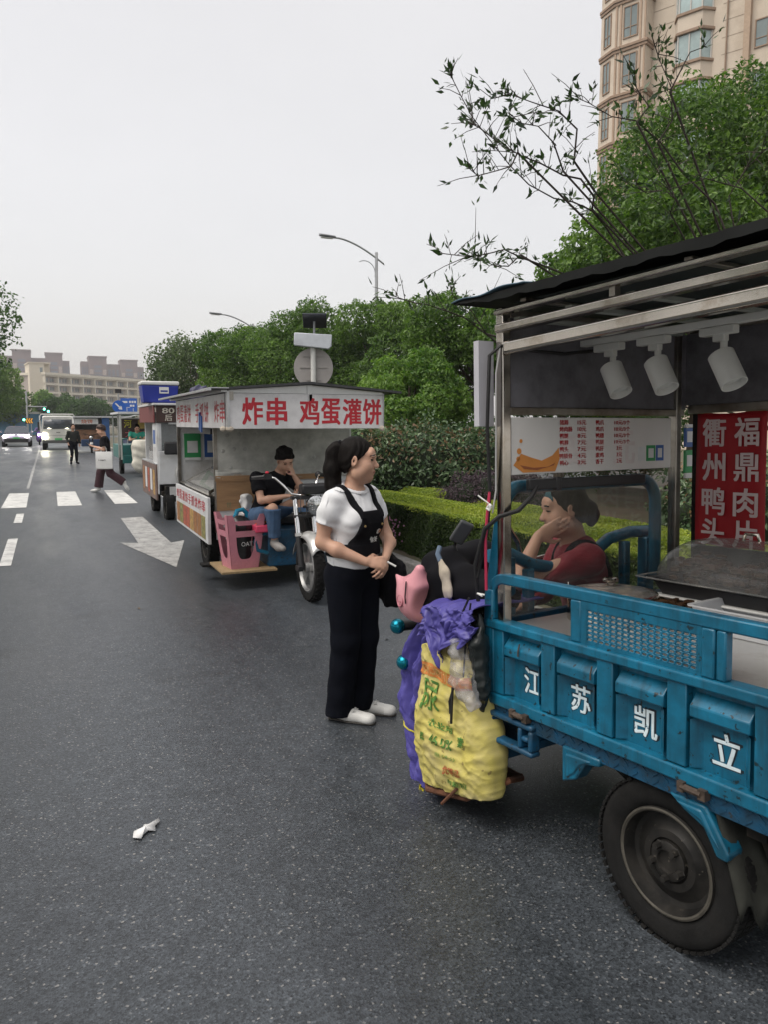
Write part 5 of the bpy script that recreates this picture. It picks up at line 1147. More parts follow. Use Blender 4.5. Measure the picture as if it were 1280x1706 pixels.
# roof: two slopes, ridge along the cart
b = MB()
for s in (-1, 1): b.add([(1.0, 0, 2.062), (-2.5, 0, 2.085), (-2.5, s * 1.0, 1.99), (1.0, s * .99, 1.985), (1.0, 0, 2.086), (-2.5, 0, 2.109), (-2.5, s * 1.0, 2.012), (1.0, s * .99, 2.007)], [(0, 1, 2, 3), (4, 7, 6, 5), (0, 3, 7, 4), (3, 2, 6, 7), (1, 5, 6, 2)])
b.build('roof', M_ROOFD, c2)
b = MB(); b.prism([(-.80, 1.97), (.80, 1.97), (.80, 1.995), (0, 2.055), (-.80, 1.995)], 0, .02, 0, frameM((.90, 0, 0), (0, 1, 0), (0, 0, 1))); b.box((.86, -.02, 1.9), (.93, .03, 2.055)); b.build('gable', M_ALU, c2)
b = MB(); b.box((-2.4, -.88, 1.975), (.95, -.82, 1.995)); b.box((-2.45, -1.02, 1.985), (1.02, -.985, 2.005)); b.box((.55, -1.0, 2.005), (1.02, -.82, 2.014)); b.build('eave_trim', M_ALU, c2)
sg = p2('front_sign', M_SIGNW, (.895, -.80, 1.625), (.93, .80, 1.967))
q = MB()
for ch, y in (('炸', -.575), ('串', -.335), ('鸡', .0), ('蛋', .225), ('灌', .455), ('饼', .675)): q.text(ch, frameM((.9315, y, 1.795), (0, 1, 0), (0, 0, 1)), fit=(.195, .255), bold=.028)
q.build('lettering', M_SIGNR, sg)
b = MB(); b.box((.88, -.825, 1.61), (.945, -.80, 1.985)); b.box((.88, .80, 1.61), (.945, .815, 1.985)); b.build('sign_frame', M_ALU, c2, bevel=.003)
b = MB(); b.ball((.92, -.80, 1.625), (.035, .04, .03), 0, 10); b.ball((.9, -.86, 1.625), (.03, .03, .028), 0, 10); b.ball((.93, .79, 1.625), (.03, .035, .03), 0, 10); b.build('corner_foam', mat('foam_pad', (.52, .46, .38), .8), c2)
ss = p2('side_sign', M_SIGNW, (-2.2, -.83, 1.63), (.83, -.80, 1.965))
q = MB()
for i, ch in enumerate('鸡蛋灌饼 手抓饼 炸串'):
    if ch != ' ': q.text(ch, frameM((-2.0 + i * .275, -.8315, 1.795), (1, 0, 0), (0, 0, 1)), fit=(.235, .215), bold=.013)
q.build('lettering', M_SIGNR, ss)
b = MB(); b.box((-.45, -.85, 1.60), (-.40, -.834, 1.80)); b.box((-.36, -.85, 1.58), (-.31, -.834, 1.76)); b.build('hanging_cards', M_BLC, c2)
# body
p2('rear_panel', M_WSH, (-2.4, -.78, .55), (-2.38, .80, 1.95)); p2('kerb_panel', M_WSH, (-2.4, .78, .55), (0, .80, 1.95)); p2('floor', M_IRON, (-2.4, -.78, .5), (0, .78, .55))
p2('counter', M_STEELD, (-2.38, -.78, .88), (-.05, .78, .90))
for x, y in ((-.03, -.78), (-2.4, -.80), (.9, -.80)):
    MB().box((x, y, 1.9 if x > .5 else .5), (x + .04, y + .04, 1.98)).build('post', M_STEELD, c2)
b = MB(); b.box((-2.1, -.79, 1.56), (-.1, -.76, 1.62)); b.tube([(-.06, -.70, 1.6), (-.05, -.74, 1.3), (-.02, -.72, 1.05)], .02, 6); b.build('dark_edge', M_BLACKP, c2)
fb = p2('front_panel', M_FOAM, (-.008, -.77, 1.10), (.006, .78, 1.92))
q = MB()
for y, z in [(-.63, 1.55), (-.50, 1.56), (-.33, 1.555), (-.56, 1.40), (-.44, 1.40), (-.1, 1.5), (.12, 1.44), (.3, 1.52), (.35, 1.3), (-.68, 1.38), (.6, 1.45), (-.6, 1.2), (.1, 1.27)]:
    q.lathe([(0, .003), (.006, .003), (.020, .0015), (.022, 0)], 14, 0, frameM((.0065, y, z), (0, 1, 0), (0, 0, 1)))
q.build('washer', mat('dull_washer', (.38, .38, .36), .5), fb)
b = MB(); b.grid(lambda u, v: (.008 + .014 * noise.noise(Vector((u * 9, v * 4, 3))) + .01, -.77 + 1.55 * u, 1.08 + .10 * v), 40, 6); b.build('crumpled_film', M_FOAM, c2, solid=.002)
cb = MB().box((.008, -.76, .735), (.016, -.20, 1.125)).box((.017, -.77, 1.055), (.024, .52, 1.115)).build('cardboard_sheet', M_CARDB, c2)
q = MB()
for k in range(2): q.text('世' if k == 0 else '古', frameM((.0168, -.63 + k * .13, .80), (0, 1, 0), (0, 0, 1)), fit=(.055, .055), bold=0)
q.build('print', mat('faded_green', (.14, .18, .10), .8), cb)
p2('lower_panel', M_WSH, (-.012, -.77, .42), (.004, .78, 1.10)); p2('white_shelf', M_WSH, (.02, .05, .93), (.06, .75, 1.04))
lb_ = p2('side_board', M_WSH, (-2.15, -.87, .38), (.05, -.835, .885))
q = MB()
for i, ch in enumerate('鸡蛋灌饼手抓饼炸串'): q.text(ch, frameM((-1.98 + i * .225, -.8715, .775), (1, 0, 0), (0, 0, 1)), fit=(.19, .125), bold=.013)
q.build('lettering', M_SIGNR, lb_)
for k in range(8): MB().box((-2.08 + k * .252, -.8735, .415), (-1.855 + k * .252, -.871, .665)).build('food_photo', M_FOOD[(k * 3 + k // 3) % 4], lb_)
# glass display case leaning out of the side opening
b = MB(); 
for a_, c_ in (((-1.75, -.80, .93), (-.15, -.80, .93)), ((-1.75, -.80, .93), (-1.75, -.35, 1.16)), ((-.15, -.80, .93), (-.15, -.35, 1.16)), ((-1.75, -.35, 1.16), (-.15, -.35, 1.16)), ((-1.75, -.80, .90), (-.15, -.80, .90))): b.beam(a_, c_, .03, .03)
b.build('case_frame', M_STEEL, c2)
b = MB(); b.add([(-1.75, -.80, .945), (-.15, -.80, .945), (-.15, -.35, 1.175), (-1.75, -.35, 1.175)], [(0, 1, 2, 3)]); b.build('case_glass', M_DOME, c2)
MB().box((-1.7, -.74, .905), (-.2, -.30, .95)).build('food_box', M_WSH, c2)
for y, m in ((-.60, M_GRN), (-.33, M_BLC)):
    o = MB().box((-2.372, y - .11, 1.18), (-2.365, y + .11, 1.54)).build('payment_card', m, c2); MB().box((-2.364, y - .07, 1.28), (-2.362, y + .07, 1.44)).box((-2.364, y - .11, 1.18), (-2.362, y + .11, 1.215)).build('card_print', M_CARD, o)
# running gear
wheel(c2, (-.75, -.70, .29), .29, .13, -1, 40); wheel(c2, (-.75, .70, .29), .29, .13, 1, 40)
b = MB(); b.box((-2.3, -.45, .38), (.1, -.38, .5)).box((-2.3, .38, .38), (.1, .45, .5)); b.tube([(-.75, -.7, .29), (-.75, .7, .29)], .045, 10); b.box((-.6, -.25, .25), (-.2, .25, .45)); b.build('chassis', M_IRON, c2)
# cab floor, blue boxes
p2('footboard', M_WOOD, (.10, -.87, .175), (.74, -.30, .20)); b = MB(); b.box((-.05, -.95, .15), (.12, -.28, .175)); b.build('board_bearer', M_IRON, c2)
bb_ = MB(); bb_.box((.05, -.36, .20), (.62, .30, .585)); bb_.box((.05, .36, .35), (.5, .78, .62)); blue = bb_.build('cab_box', M_BLUED, c2, bevel=.012)
b = MB()
for k in range(9):
    for j in range(5):
        y = -.30 + k * .065; z = .25 + j * .065; s = 1 if (k + j) % 2 else -1; b.beam((.623, y, z - .012 * s), (.623, y + .035, z + .012 * s), .006, .006, up=(1, 0, 0))
b.build('tread_pattern', M_BLUED, blue)
b = MB(); b.tube([(.6, -.36, .55), (.6, -.47, .54), (.6, -.49, .46), (.6, -.47, .38), (.6, -.36, .34)], .022, 10); b.build('blue_handle', M_BLUE, c2)
b = MB(); b.box((.35, -.50, .565), (.66, -.36, .64)); b.build('pink_block', mat('hot_pink', (.60, .06, .13), .45), c2, bevel=.012)
p2('seat_box', M_BLACKP, (.02, -.40, .60), (.36, .35, .68), .02)
# fork, front wheel, lamp, handlebars
ft = (1.43, -.17, .32)
wh2 = MB(); T = Matrix.Translation(ft) @ Matrix.Rotation(PI / 2, 4, 'X'); wh2.X = T
wh2.lathe([(.235, -.04), (.27, -.052), (.305, -.05), (.322, -.025), (.322, .025), (.305, .05), (.27, .052), (.235, .04)], 48)
tyre = wh2.build('front_tyre', M_RUBBER, c2, sharp=50); b = MB(); b.X = T
for k in range(36):
    for z in (-.045, -.015, .015): b.box((.314, -.011, z), (.327, .011, z + .026), 0, Matrix.Rotation(2 * PI * k / 36 + (.08 if z == -.015 else 0), 4, 'Z'))
b.build('tread', M_RUBBER, tyre)
b = MB(); b.X = T; b.lathe([(.237, -.04), (.225, -.048), (.215, -.03), (.205, -.02), (.205, .02), (.215, .03), (.225, .048), (.237, .04)], 40, close=True); b.lathe([(0, .055), (.05, .055), (.055, .03), (.055, -.03), (.05, -.055), (0, -.055)], 20)
for k in range(5):
    M_ = Matrix.Rotation(2 * PI * k / 5 + .2, 4, 'Z'); b.loft([[(.045, -.045, z), (.045, .045, z), (.12, .032, z * .8), (.21, .05, z * .9), (.21, -.05, z * .9), (.12, -.032, z * .8)] for z in (-.024, .024)], M=M_)
b.build('front_rim', mat('cast_rim', (.27, .27, .27), .35, metal=.6, var=.2, vs=12), tyre)
b = MB(); b.grid(lambda u, v: (ft[0] - .355 * math.cos(.4 + v * 2.1), ft[1] + (u - .5) * .15, ft[2] + .345 * math.sin(.4 + v * 2.1) - .03 * abs(u - .5) ** 2 * 8), 8, 18); b.build('front_fender', M_SILV, c2, solid=.005)
for s in (-1, 1):
    y = ft[1] + s * .085
    MB().tube([(1.43, y, .30), (1.33, y, .62)], .030, 12).build('fork_leg', M_BLACKP, c2); MB().tube([(1.33, y, .62), (1.22, y, .98)], .024, 12).build('fork_tube', M_CHROME, c2)
    MB().tube([(1.335, y, .61), (1.33, y, .64)], .034, 12).build('fork_collar', M_SILV, c2)
b = MB(); b.box((1.19, -.29, .95), (1.25, -.05, .985)); b.box((1.24, -.28, .78), (1.30, -.06, .81)); b.box((1.36, -.30, .29), (1.46, -.25, .34)); b.build('fork_yoke', M_BLACKP, c2, bevel=.006)
b = MB()
b.tube([(1.22, -.19, .99), (1.18, -.27, 1.00), (1.12, -.33, 1.08), (1.06, -.40, 1.15), (1.02, -.47, 1.165), (.97, -.55, 1.155)], .012, 10); b.tube([(1.22, -.15, .99), (1.18, -.07, 1.0), (1.12, .00, 1.1), (1.06, .03, 1.16), (1.0, .08, 1.17), (.95, .15, 1.155)], .012, 10)
b.build('handlebar', M_CHROME, c2)
b = MB(); b.tube([(1.02, -.47, 1.165), (.95, -.60, 1.15)], .020, 10); b.tube([(1.08, -.50, 1.15), (1.0, -.62, 1.14)], .007, 6); b.box((1.0, -.50, 1.14), (1.06, -.43, 1.19)); b.tube([(1.0, .08, 1.17), (.93, .19, 1.15)], .020, 10); b.ball((1.0, .06, 1.17), .035, 0, 10); b.build('grip', M_BLACKP, c2)
MB().ball((1.03, -.47, 1.205), (.02, .02, .014), 0, 8).build('red_button', mat('red_plastic', (.55, .02, .05), .4), c2)
b = MB(); b.box((1.16, -.20, 1.0), (1.30, .09, 1.10)); b.build('instrument_box', M_BLACKP, c2, bevel=.025, seg=3)
hl = MB(); hl.X = Matrix.Translation((1.34, -.08, .90)) @ Matrix.Rotation(PI / 2, 4, 'Y'); hl.lathe([(0, -.12), (.05, -.11), (.085, -.05), (.093, 0), (.093, .012), (.083, .015)], 32); ho_ = hl.build('headlamp', M_CHROME, c2)
b = MB(); b.X = Matrix.Translation((1.34, -.08, .90)) @ Matrix.Rotation(PI / 2, 4, 'Y'); b.lathe([(.085, .012), (.05, .022), (0, .026)], 28)
for i in range(-3, 4):
    for j in range(-3, 4):
        if i * i + j * j < 10: b.ball((i * .021, j * .021, .019), (.009, .009, .006), 0, 6)
b.build('lens', M_LENS, ho_)
b = MB(); b.tube([(1.26, -.18, .88), (1.33, -.12, .90)], .012, 8); b.tube([(1.25, .0, .85), (1.2, .02, .6), (1.2, .0, .4)], .025, 8); b.box((1.0, -.15, .62), (1.25, .12, .80)); b.ball((1.22, .08, .72), .05, 0, 10); b.build('lamp_bracket', M_IRON, c2)
b = MB()
for k in range(5): b.tube([(1.24, -.2 + k * .05, .99), (1.3, -.22 + k * .06, .85 - k * .03), (1.22, -.12 + k * .04, .6)], .005, 5)
b.build('cable', M_CABLE, c2)

def on2(name, p, label, cat, rz=0): return thing(name, None, label, cat, Mx=M2 @ Matrix.Translation(p) @ Matrix.Rotation(rz, 4, 'Z'))
st = on2('plastic_stool', (.46, -.62, .2), 'pink plastic stool turned upside down as a bin on the footboard', 'stool', .12)
def hw(z): return .145 + .062 * z / .56
b = MB()
def trap(a, M_, th=.008): b.prism(a, 0, th, 0, M_)
for k in range(4):
    T = Matrix.Rotation(k * PI / 2, 4, 'Z')
    def pt2(x, z, off=0): w = hw(z); return T @ Vector((x * w, w + off, z))
    def quad(pts): 
        o_ = [pt2(*p_) for p_ in pts]; i_ = [pt2(p_[0], p_[1], -.007) for p_ in pts]; n = len(pts)
        b.add(o_ + i_, [tuple(range(n)), tuple(range(2 * n - 1, n - 1, -1))] + [(j, (j + 1) % n, n + (j + 1) % n, n + j) for j in range(n)])
    quad([(-1, 0), (1, 0), (1, .09), (-1, .09)])
    for s in (-1, 1):
        lo_ = [(s * .56 * max(0, math.cos(a)) ** .5, .33 - .235 * math.sin(a) ** .8) for a in [PI / 2 * j / 10 for j in range(11)]]
        for j in range(10): quad([lo_[j], lo_[j + 1], (s * max(abs(lo_[j + 1][0]), .0), .09), (s * abs(lo_[j][0]), .09)] if lo_[j + 1][1] > .0901 else [lo_[j], (lo_[j][0], .0901), (0, .09), (0, .0905)])
        quad([(s * .56, .09), (s * 1, .09), (s * 1, .33), (s * .56, .33)])
        quad([(s * .58, .39), (s * 1, .39), (s * 1, .56), (s * .70, .56), (s * .58, .49)])
    quad([(-1, .33), (1, .33), (1, .39), (-1, .39)]); quad([(-.58, .47), (-.4, .45), (.4, .45), (.58, .47), (.58, .495), (-.58, .495)])
b.box((-.145, -.145, 0), (.145, .145, .01)); b.build('stool_shell', M_PINKP, st, bevel=.003)
obg = on2('black_pouch', (.46, -.62, .212), 'black printed pouch stuffed inside the pink stool', 'bag', .12)
bd = Body((-.16, -.16, -.01), (.16, .16, .52), .012); bd.cap((0, 0, .08), (0, 0, .40), .11, .12, .03).ell((0, 0, .41), (.12, .12, .05)); bd.mesh('pouch', mat('black_pouch_film', (.014, .014, .015), .35, var=.3), obg, 2, disp=lambda p: p + .004 * np.sin(p[:, [1, 2, 0]] * 70))
q = MB(); q.text('OAT', frameM((.128, .03, .235), (0, 1, 0), (0, 0, 1)), fit=(.12, .045), bold=0); q.build('print', M_WHP, obg)
tk = on2('tape_roll', (.48, -.40, .645), 'orange tape roll lying on the pink block of the white snack cart', 'tape')
b = MB(); b.X = Matrix.Rotation(.15, 4, 'X'); b.lathe([(.035, 0), (.075, 0), (.075, .035), (.035, .035)], 28, close=True); b.build('roll', mat('orange_tape', (.62, .17, .03), .4), tk)
wbg = on2('plastic_bag', (.12, -.47, .60), 'crumpled white plastic bag leaning on the cardboard beside the seated man', 'bag')
bd = Body((-.14, -.16, -.05), (.14, .16, .36), .010); bd.cap((0, -.02, .05), (.01, .02, .2), .085, .06, .03).ell((0, .0, .26), (.06, .075, .06)); bd.mesh('bag_body', mat('white_film', (.60, .60, .60), .35, var=.08), wbg, 1, disp=lambda p: p + .010 * np.sin(p[:, [1, 2, 0]] * 62 + p * 40))
bl_ = on2('blue_hoop', (.28, -.56, .58), 'shiny blue plastic hoop handle standing between stool and white bag', 'handle')
b = MB(); b.tube([(0, .07, .0), (0, .06, .15), (0, .02, .19), (0, -.04, .18), (0, -.07, .10)], .026, 10); b.build('hoop', mat('blue_plastic', (.01, .20, .33), .25), bl_)

# ------------------------------------------------------------------ third cart: white cab with brown sign, cool box on the roof
M3 = Matrix(((0, 1, 0, 2.52), (-1, 0, 0, 13.75), (0, 0, 1, 0), (0, 0, 0, 1)))
c3 = thing('snack_cart', None, 'white cabbed food tricycle with brown sign, black mirror and cool box on its roof', 'food cart', Mx=M3)
M_BRS = mat('brown_sign', (.055, .028, .024), .5, var=.1); M_BRS2 = mat('maroon_slats', (.17, .045, .045), .55, var=.3, vs=6, stretch=(9, 9, 1))
def p3_(nm, m, a, b_, bev=.006): return MB().box(a, b_).build(nm, m, c3, bevel=bev)
b = MB(); b.box((-.02, -.78, .62), (.0, .78, 1.20)); b.box((-.02, -.78, 1.20), (.0, -.72, 1.68)); b.box((-.02, .72, 1.20), (.0, .78, 1.68)); b.build('cab_front', M_WSH, c3, bevel=.01)
p3_('windscreen', clear('cab_glass', (.80, .84, .86), .12, .06, .15), (-.015, -.72, 1.20), (-.01, .72, 1.68), 0)
b = MB(); b.tube([(.03, -.30, .60), (.05, -.30, 1.45), (.03, -.34, 1.60), (.0, -.45, 1.68), (.0, -.6, 1.69)], .035, 10); b.build('cab_tube', M_WSH, c3)
p3_('cab_side', M_WSH, (-.6, -.80, .45), (-.02, -.775, 1.68)); p3_('rear_box', M_WSH, (-2.2, -.75, .5), (-2.15, .78, 1.9)); p3_('kerb_wall', M_WSH, (-2.2, .76, .5), (-.02, .79, 1.9)); p3_('floor', M_IRON, (-2.2, -.75, .42), (0, .76, .5))
sd_ = p3_('side_board', mat('dark_food_print', (.15, .10, .085), .5, var=.6, vs=7), (-2.15, -.83, .34), (-.05, -.80, .96))
for k in range(5): MB().box((-2.0 + k * .38, -.833, .42 + .06 * (k % 2)), (-1.75 + k * .38, -.8295, .86)).build('food_photo', [M_FOOD[0], M_CARD, M_FOOD[2], M_CARD, M_FOOD[1]][k], sd_)
p3_('side_shelf', M_ALU, (-2.15, -.83, .962), (-.05, -.70, .985)); MB().box((-1.9, -.72, .985), (-.4, -.3, 1.25)).build('display_case', clear('case_glass', (.85, .86, .86), .15, .05, .1), c3)
MB().box((-1.8, -.66, .99), (-.5, -.36, 1.12)).build('food', mat('wrapped_food', (.28, .22, .15), .6, var=.6, vs=14), c3)
cs = p3_('payment_card', M_CARD, (-.55, -.803, 1.26), (-.12, -.801, 1.62), 0); MB().box((-.48, -.806, 1.32), (-.20, -.804, 1.56)).build('card_print', M_BLC, cs)
p3_('roof', M_WSH, (-2.25, -.86, 1.985), (.12, .86, 2.02)); p3_('side_sign', M_BRS2, (-2.2, -.845, 1.69), (.0, -.82, 1.98))
s80 = p3_('front_sign', M_BRS, (.0, -.80, 1.69), (.04, .80, 1.985))
q = MB(); q.text('80', frameM((.0415, -.60, 1.895), (0, 1, 0), (0, 0, 1)), fit=(.20, .09), bold=.016); q.text('后', frameM((.0415, -.60, 1.775), (0, 1, 0), (0, 0, 1)), fit=(.12, .11), bold=.016); q.text('烤', frameM((.0415, -.33, 1.83), (0, 1, 0), (0, 0, 1)), fit=(.22, .22), bold=.016); q.build('lettering', mat('cream_letter', (.62, .58, .50), .5), s80)
b = MB(); b.tube([(.03, -.26, 1.2), (.10, -.32, 1.2), (.12, -.42, 1.22)], .018, 8); ms_ = b.build('mirror_arm', M_BLACKP, c3); b = MB(); b.box((.08, -.70, 1.14), (.14, -.42, 1.36)); b.build('mirror', M_BLACKP, ms_, bevel=.03, seg=3)
b = MB(); b.X = Matrix.Translation((.05, -.38, .80)) @ Matrix.Rotation(PI / 2, 4, 'Y'); b.X = b.X @ Matrix.Scale(1.7, 4, (1, 0, 0)); b.lathe([(0, .03), (.07, .03), (.085, .0), (.11, .02), (.13, .0), (.13, -.05)], 28); b.build('round_lamp', M_SILV, c3)
b = MB(); b.box((-.1, -.70, .28), (.05, .4, .60)); b.build('under_front', M_IRON, c3, bevel=.02); b = MB(); b.box((.05, -.62, .42), (.065, -.30, .58)); b.box((.06, -.52, .24), (.07, -.44, .40)); b.tube([(.06, -.65, .30), (.06, .4, .30)], .02, 8); b.build('bumper', M_WSH, c3)
wheel(c3, (-.10, -.62, .24), .26, .14, -1, 32); wheel(c3, (-1.6, -.66, .24), .26, .13, -1, 32); wheel(c3, (-1.6, .66, .24), .26, .13, 1, 32)
ck = thing('cool_box', None, 'big blue cool box with white label on the roof of the white cabbed tricycle', 'cool box', Mx=M3 @ Matrix.Translation((-.35, -.70, 2.03)))
def tb(z): s = .9 + .1 * z / .3; return [(-.25 * s, -.31 * s, z), (.25 * s, -.31 * s, z), (.25 * s, .31 * s, z), (-.25 * s, .31 * s, z)]
b = MB(); b.loft([tb(0), tb(.3)]); bx_ = b.build('tub', mat('ultramarine_plastic', (.015, .03, .27), .4, var=.08), ck, bevel=.02, seg=3)
MB().box((-.26, -.32, .305), (.26, .32, .37)).build('lid', M_WHP, ck, bevel=.02); b = MB(); b.box((.242, -.02, .16), (.252, .14, .27)); b.build('label', M_WHP, bx_, bevel=.004); MB().box((.2525, .0, .185), (.254, .12, .215)).build('label_slot', mat('label_blue', (.03, .05, .30), .5), bx_)
tp = thing('tarp_bundle', None, 'bundled dark violet tarpaulin beside the blue cool box on the roof', 'tarpaulin', Mx=M3 @ Matrix.Translation((-.30, .05, 2.02)))
bd = Body((-.4, -.42, -.03), (.4, .6, .45), .016); bd.ell((0, .0, .1), (.26, .30, .14)).ell((.05, .25, .08), (.25, .26, .12)).ell((0, -.05, .22), (.14, .18, .10)); bd.inter(lambda X, Y, Z: -Z + 0 * X + 0 * Y)
bd.mesh('bundle', mat('violet_tarp', (.035, .035, .075), .5, var=.3, vs=8), tp, 1, disp=lambda p: p + (.028 * np.sin(p[:, 0] * 26 + p[:, 1] * 17) * np.sin(p[:, 1] * 23 - p[:, 2] * 20))[:, None] * np.array([.4, .3, 1.]) * (p[:, 2:] > .02))

# ------------------------------------------------------------------ fourth and fifth carts, farther off
def far_tri(c, m, x, y=0, z=0):
    """tricycle front: forks, wheel, lamp, bars"""
    wheel(c, (x, y, .28), .28, .10, 1, 28)
    b = MB(); b.tube([(x, y - .08, .28), (x - .22, y - .08, .95)], .03, 8).tube([(x, y + .08, .28), (x - .22, y + .08, .95)], .03, 8); b.tube([(x - .3, y - .4, 1.08), (x - .22, y, .98), (x - .3, y + .4, 1.08)], .018, 8); b.build('front_fork', M_IRON, c)
    b = MB(); b.ball((x - .1, y, .86), (.09, .10, .10), 0, 14); b.build('headlamp', M_LENS, c)
    b = MB(); b.grid(lambda u, v: (x - .33 * math.cos(.4 + v * 2.1), y + (u - .5) * .16, .28 + .33 * math.sin(.4 + v * 2.1)), 3, 10); b.build('front_fender', m, c, solid=.006)
M_TEALP = mat('teal_paint', (.010, .14, .13), .4, var=.2, vs=5, dirt=(.02, .05, .05), ds=5)
c4 = thing('snack_cart', (2.95, 27.0, 0), 'green tricycle stall with a dark board of yellow and pink characters and white awning', 'food cart', -PI / 2)
b = MB(); b.box((-2.6, -.85, 1.98), (.7, .85, 2.05)); b.build('awning', M_WSH, c4); b = MB()
for x in (-2.55, -.3, .62):
    for y in (-.8, .78): b.box((x, y, .5), (x + .05, y + .05, 1.98))
b.build('post', mat('grey_post', (.40, .41, .38), .5), c4)
MB().box((-2.5, -.8, .5), (-.3, .8, .95)).build('body', M_TEALP, c4, bevel=.02); MB().box((-2.5, .75, .95), (-.3, .8, 1.95)).build('back_sheet', M_GREYP, c4)
sgn = MB().box((-.2, -.72, 1.18), (-.17, .72, 1.82)).build('sign_board', M_BRS, c4)
MB().box((-.165, -.74, 1.82), (-.15, .74, 1.85)).box((-.165, -.74, 1.15), (-.15, .74, 1.18)).box((-.165, -.74, 1.18), (-.15, -.715, 1.82)).box((-.165, .715, 1.18), (-.15, .74, 1.82)).build('board_frame', M_WHP, sgn)
q = MB(); q.text('河', frameM((-.166, -.48, 1.66), (0, 1, 0), (0, 0, 1)), fit=(.24, .26), m=0); q.text('大', frameM((-.166, -.45, 1.33), (0, 1, 0), (0, 0, 1)), fit=(.24, .24), m=1); q.text('肉丁肉', frameM((-.166, .14, 1.33), (0, 1, 0), (0, 0, 1)), fit=(.72, .22), m=1); q.box((-.167, -.15, 1.50), (-.165, .35, 1.80), 2)
q.build('lettering', [mat('yellow_letter', (.65, .60, .05), .5), mat('pink_letter', (.58, .12, .14), .5), mat('ochre_print', (.40, .28, .06), .5, var=.4)], sgn)
b = MB(); b.box((-.35, -.70, .35), (.15, .70, .62)); b.box((.05, -.72, .6), (.12, -.30, .95)); b.tube([(.1, -.70, .6), (.1, -.70, 1.15), (.1, -.3, 1.2)], .03, 8); b.build('cab', M_TEALP, c4, bevel=.02)
far_tri(c4, M_TEALP, 1.05, .30); wheel(c4, (-.15, -.72, .27), .27, .13, -1, 28); wheel(c4, (-1.5, .7, .27), .27, .13, 1, 28)
MB().box((-.6, -.55, .62), (.0, .25, .92)).build('seat', mat('purple_seat', (.06, .015, .04), .6), c4, bevel=.05)
sw_ = thing('bulk_sack', (2.72, 25.4, 0), 'large white woven sack hung on the front of the green tricycle stall', 'sack')
bd = Body((-.45, -.4, .1), (.45, .4, 1.15), .02); bd.cap((0, 0, .38), (0, 0, .95), .30, .33, .05).ell((0, 0, .4), (.34, .28, .24)); bd.mesh('sack_body', mat('white_woven', (.55, .53, .46), .7, var=.15, vs=5), sw_, 2, disp=lambda p: p + (.012 * np.sin(p[:, 2] * 17 + p[:, 0] * 14 + 2 * np.sin(p[:, 1] * 9)) * np.sin(p[:, 0] * 11 - p[:, 2] * 8))[:, None] * np.array([1, 1, 0]))
c5 = thing('snack_cart', (2.35, 47.5, 0), 'farthest stall, a white cart with small orange-lettered sign and blue side post', 'food cart', -PI / 2)
MB().box((-2.8, -.95, .5), (-.2, -.9, 2.0)).box((-2.8, .9, .5), (-.2, .95, 2.0)).box((-2.8, -.9, .5), (-2.7, .9, 2.0)).build('body', M_WSH, c5); MB().box((-2.9, -1.0, 2.0), (.1, 2.2, 2.08)).build('roof', M_WSH, c5); MB().box((-2.7, -.9, .5), (-.3, .9, .6)).build('floor', M_IRON, c5)
f5 = MB().box((-.1, -.9, 1.62), (-.05, .35, 1.95)).build('front_sign', M_WHP, c5); q = MB(); q.text('烧饼', frameM((-.048, -.25, 1.78), (0, 1, 0), (0, 0, 1)), fit=(.62, .24), m=0); q.build('lettering', mat('orange_letter', (.60, .13, .03), .5), f5)
MB().box((-.2, .55, .3), (.0, .95, 2.0)).build('blue_post', mat('blue_tarp', (.03, .10, .27), .6, var=.2), c5); MB().box((-.5, -.6, .35), (.1, .6, .75)).build('cab', mat('dark_blue_paint', (.02, .05, .12), .4), c5, bevel=.03)
MB().box((-2.0, -.85, .62), (-.4, .8, 1.3)).build('inside_goods', mat('mixed_goods', (.25, .13, .07), .6, var=.7, vs=3), c5)
far_tri(c5, M_SILV, .75, -.1); wheel(c5, (-1.6, -.85, .27), .27, .13, -1, 24); wheel(c5, (-1.6, .85, .27), .27, .13, 1, 24)
c6 = thing('snack_cart', (4.6, 42.0, 0), 'grey canvas-roofed stall behind the walking woman with the tote bag', 'food cart', -PI / 2)
MB().loft([[(-2.4, -.95, 1.95), (-2.4, 0, 2.15), (-2.4, .95, 1.95)], [(.5, -.95, 1.95), (.5, 0, 2.15), (.5, .95, 1.95)]], caps=False).build('canvas', mat('grey_canvas', (.36, .37, .38), .75, var=.15), c6, solid=.03)
MB().box((-2.3, -.85, .45), (-.2, .85, .98)).build('body', mat('navy_panel', (.03, .045, .10), .5, var=.2), c6, bevel=.02); b = MB()
for x in (-2.3, .4):
    for y in (-.88, .84): b.box((x, y, .45), (x + .05, y + .05, 1.97))
b.build('post', M_GALV, c6); MB().box((-.3, -.8, 1.0), (-.27, .8, 1.75)).build('front_sheet', mat('film_sheet', (.35, .37, .42), .4, var=.4, vs=3), c6)
far_tri(c6, M_SILV, .85, 0); wheel(c6, (-1.3, -.8, .27), .27, .13, -1, 24); wheel(c6, (-1.3, .8, .27), .27, .13, 1, 24)

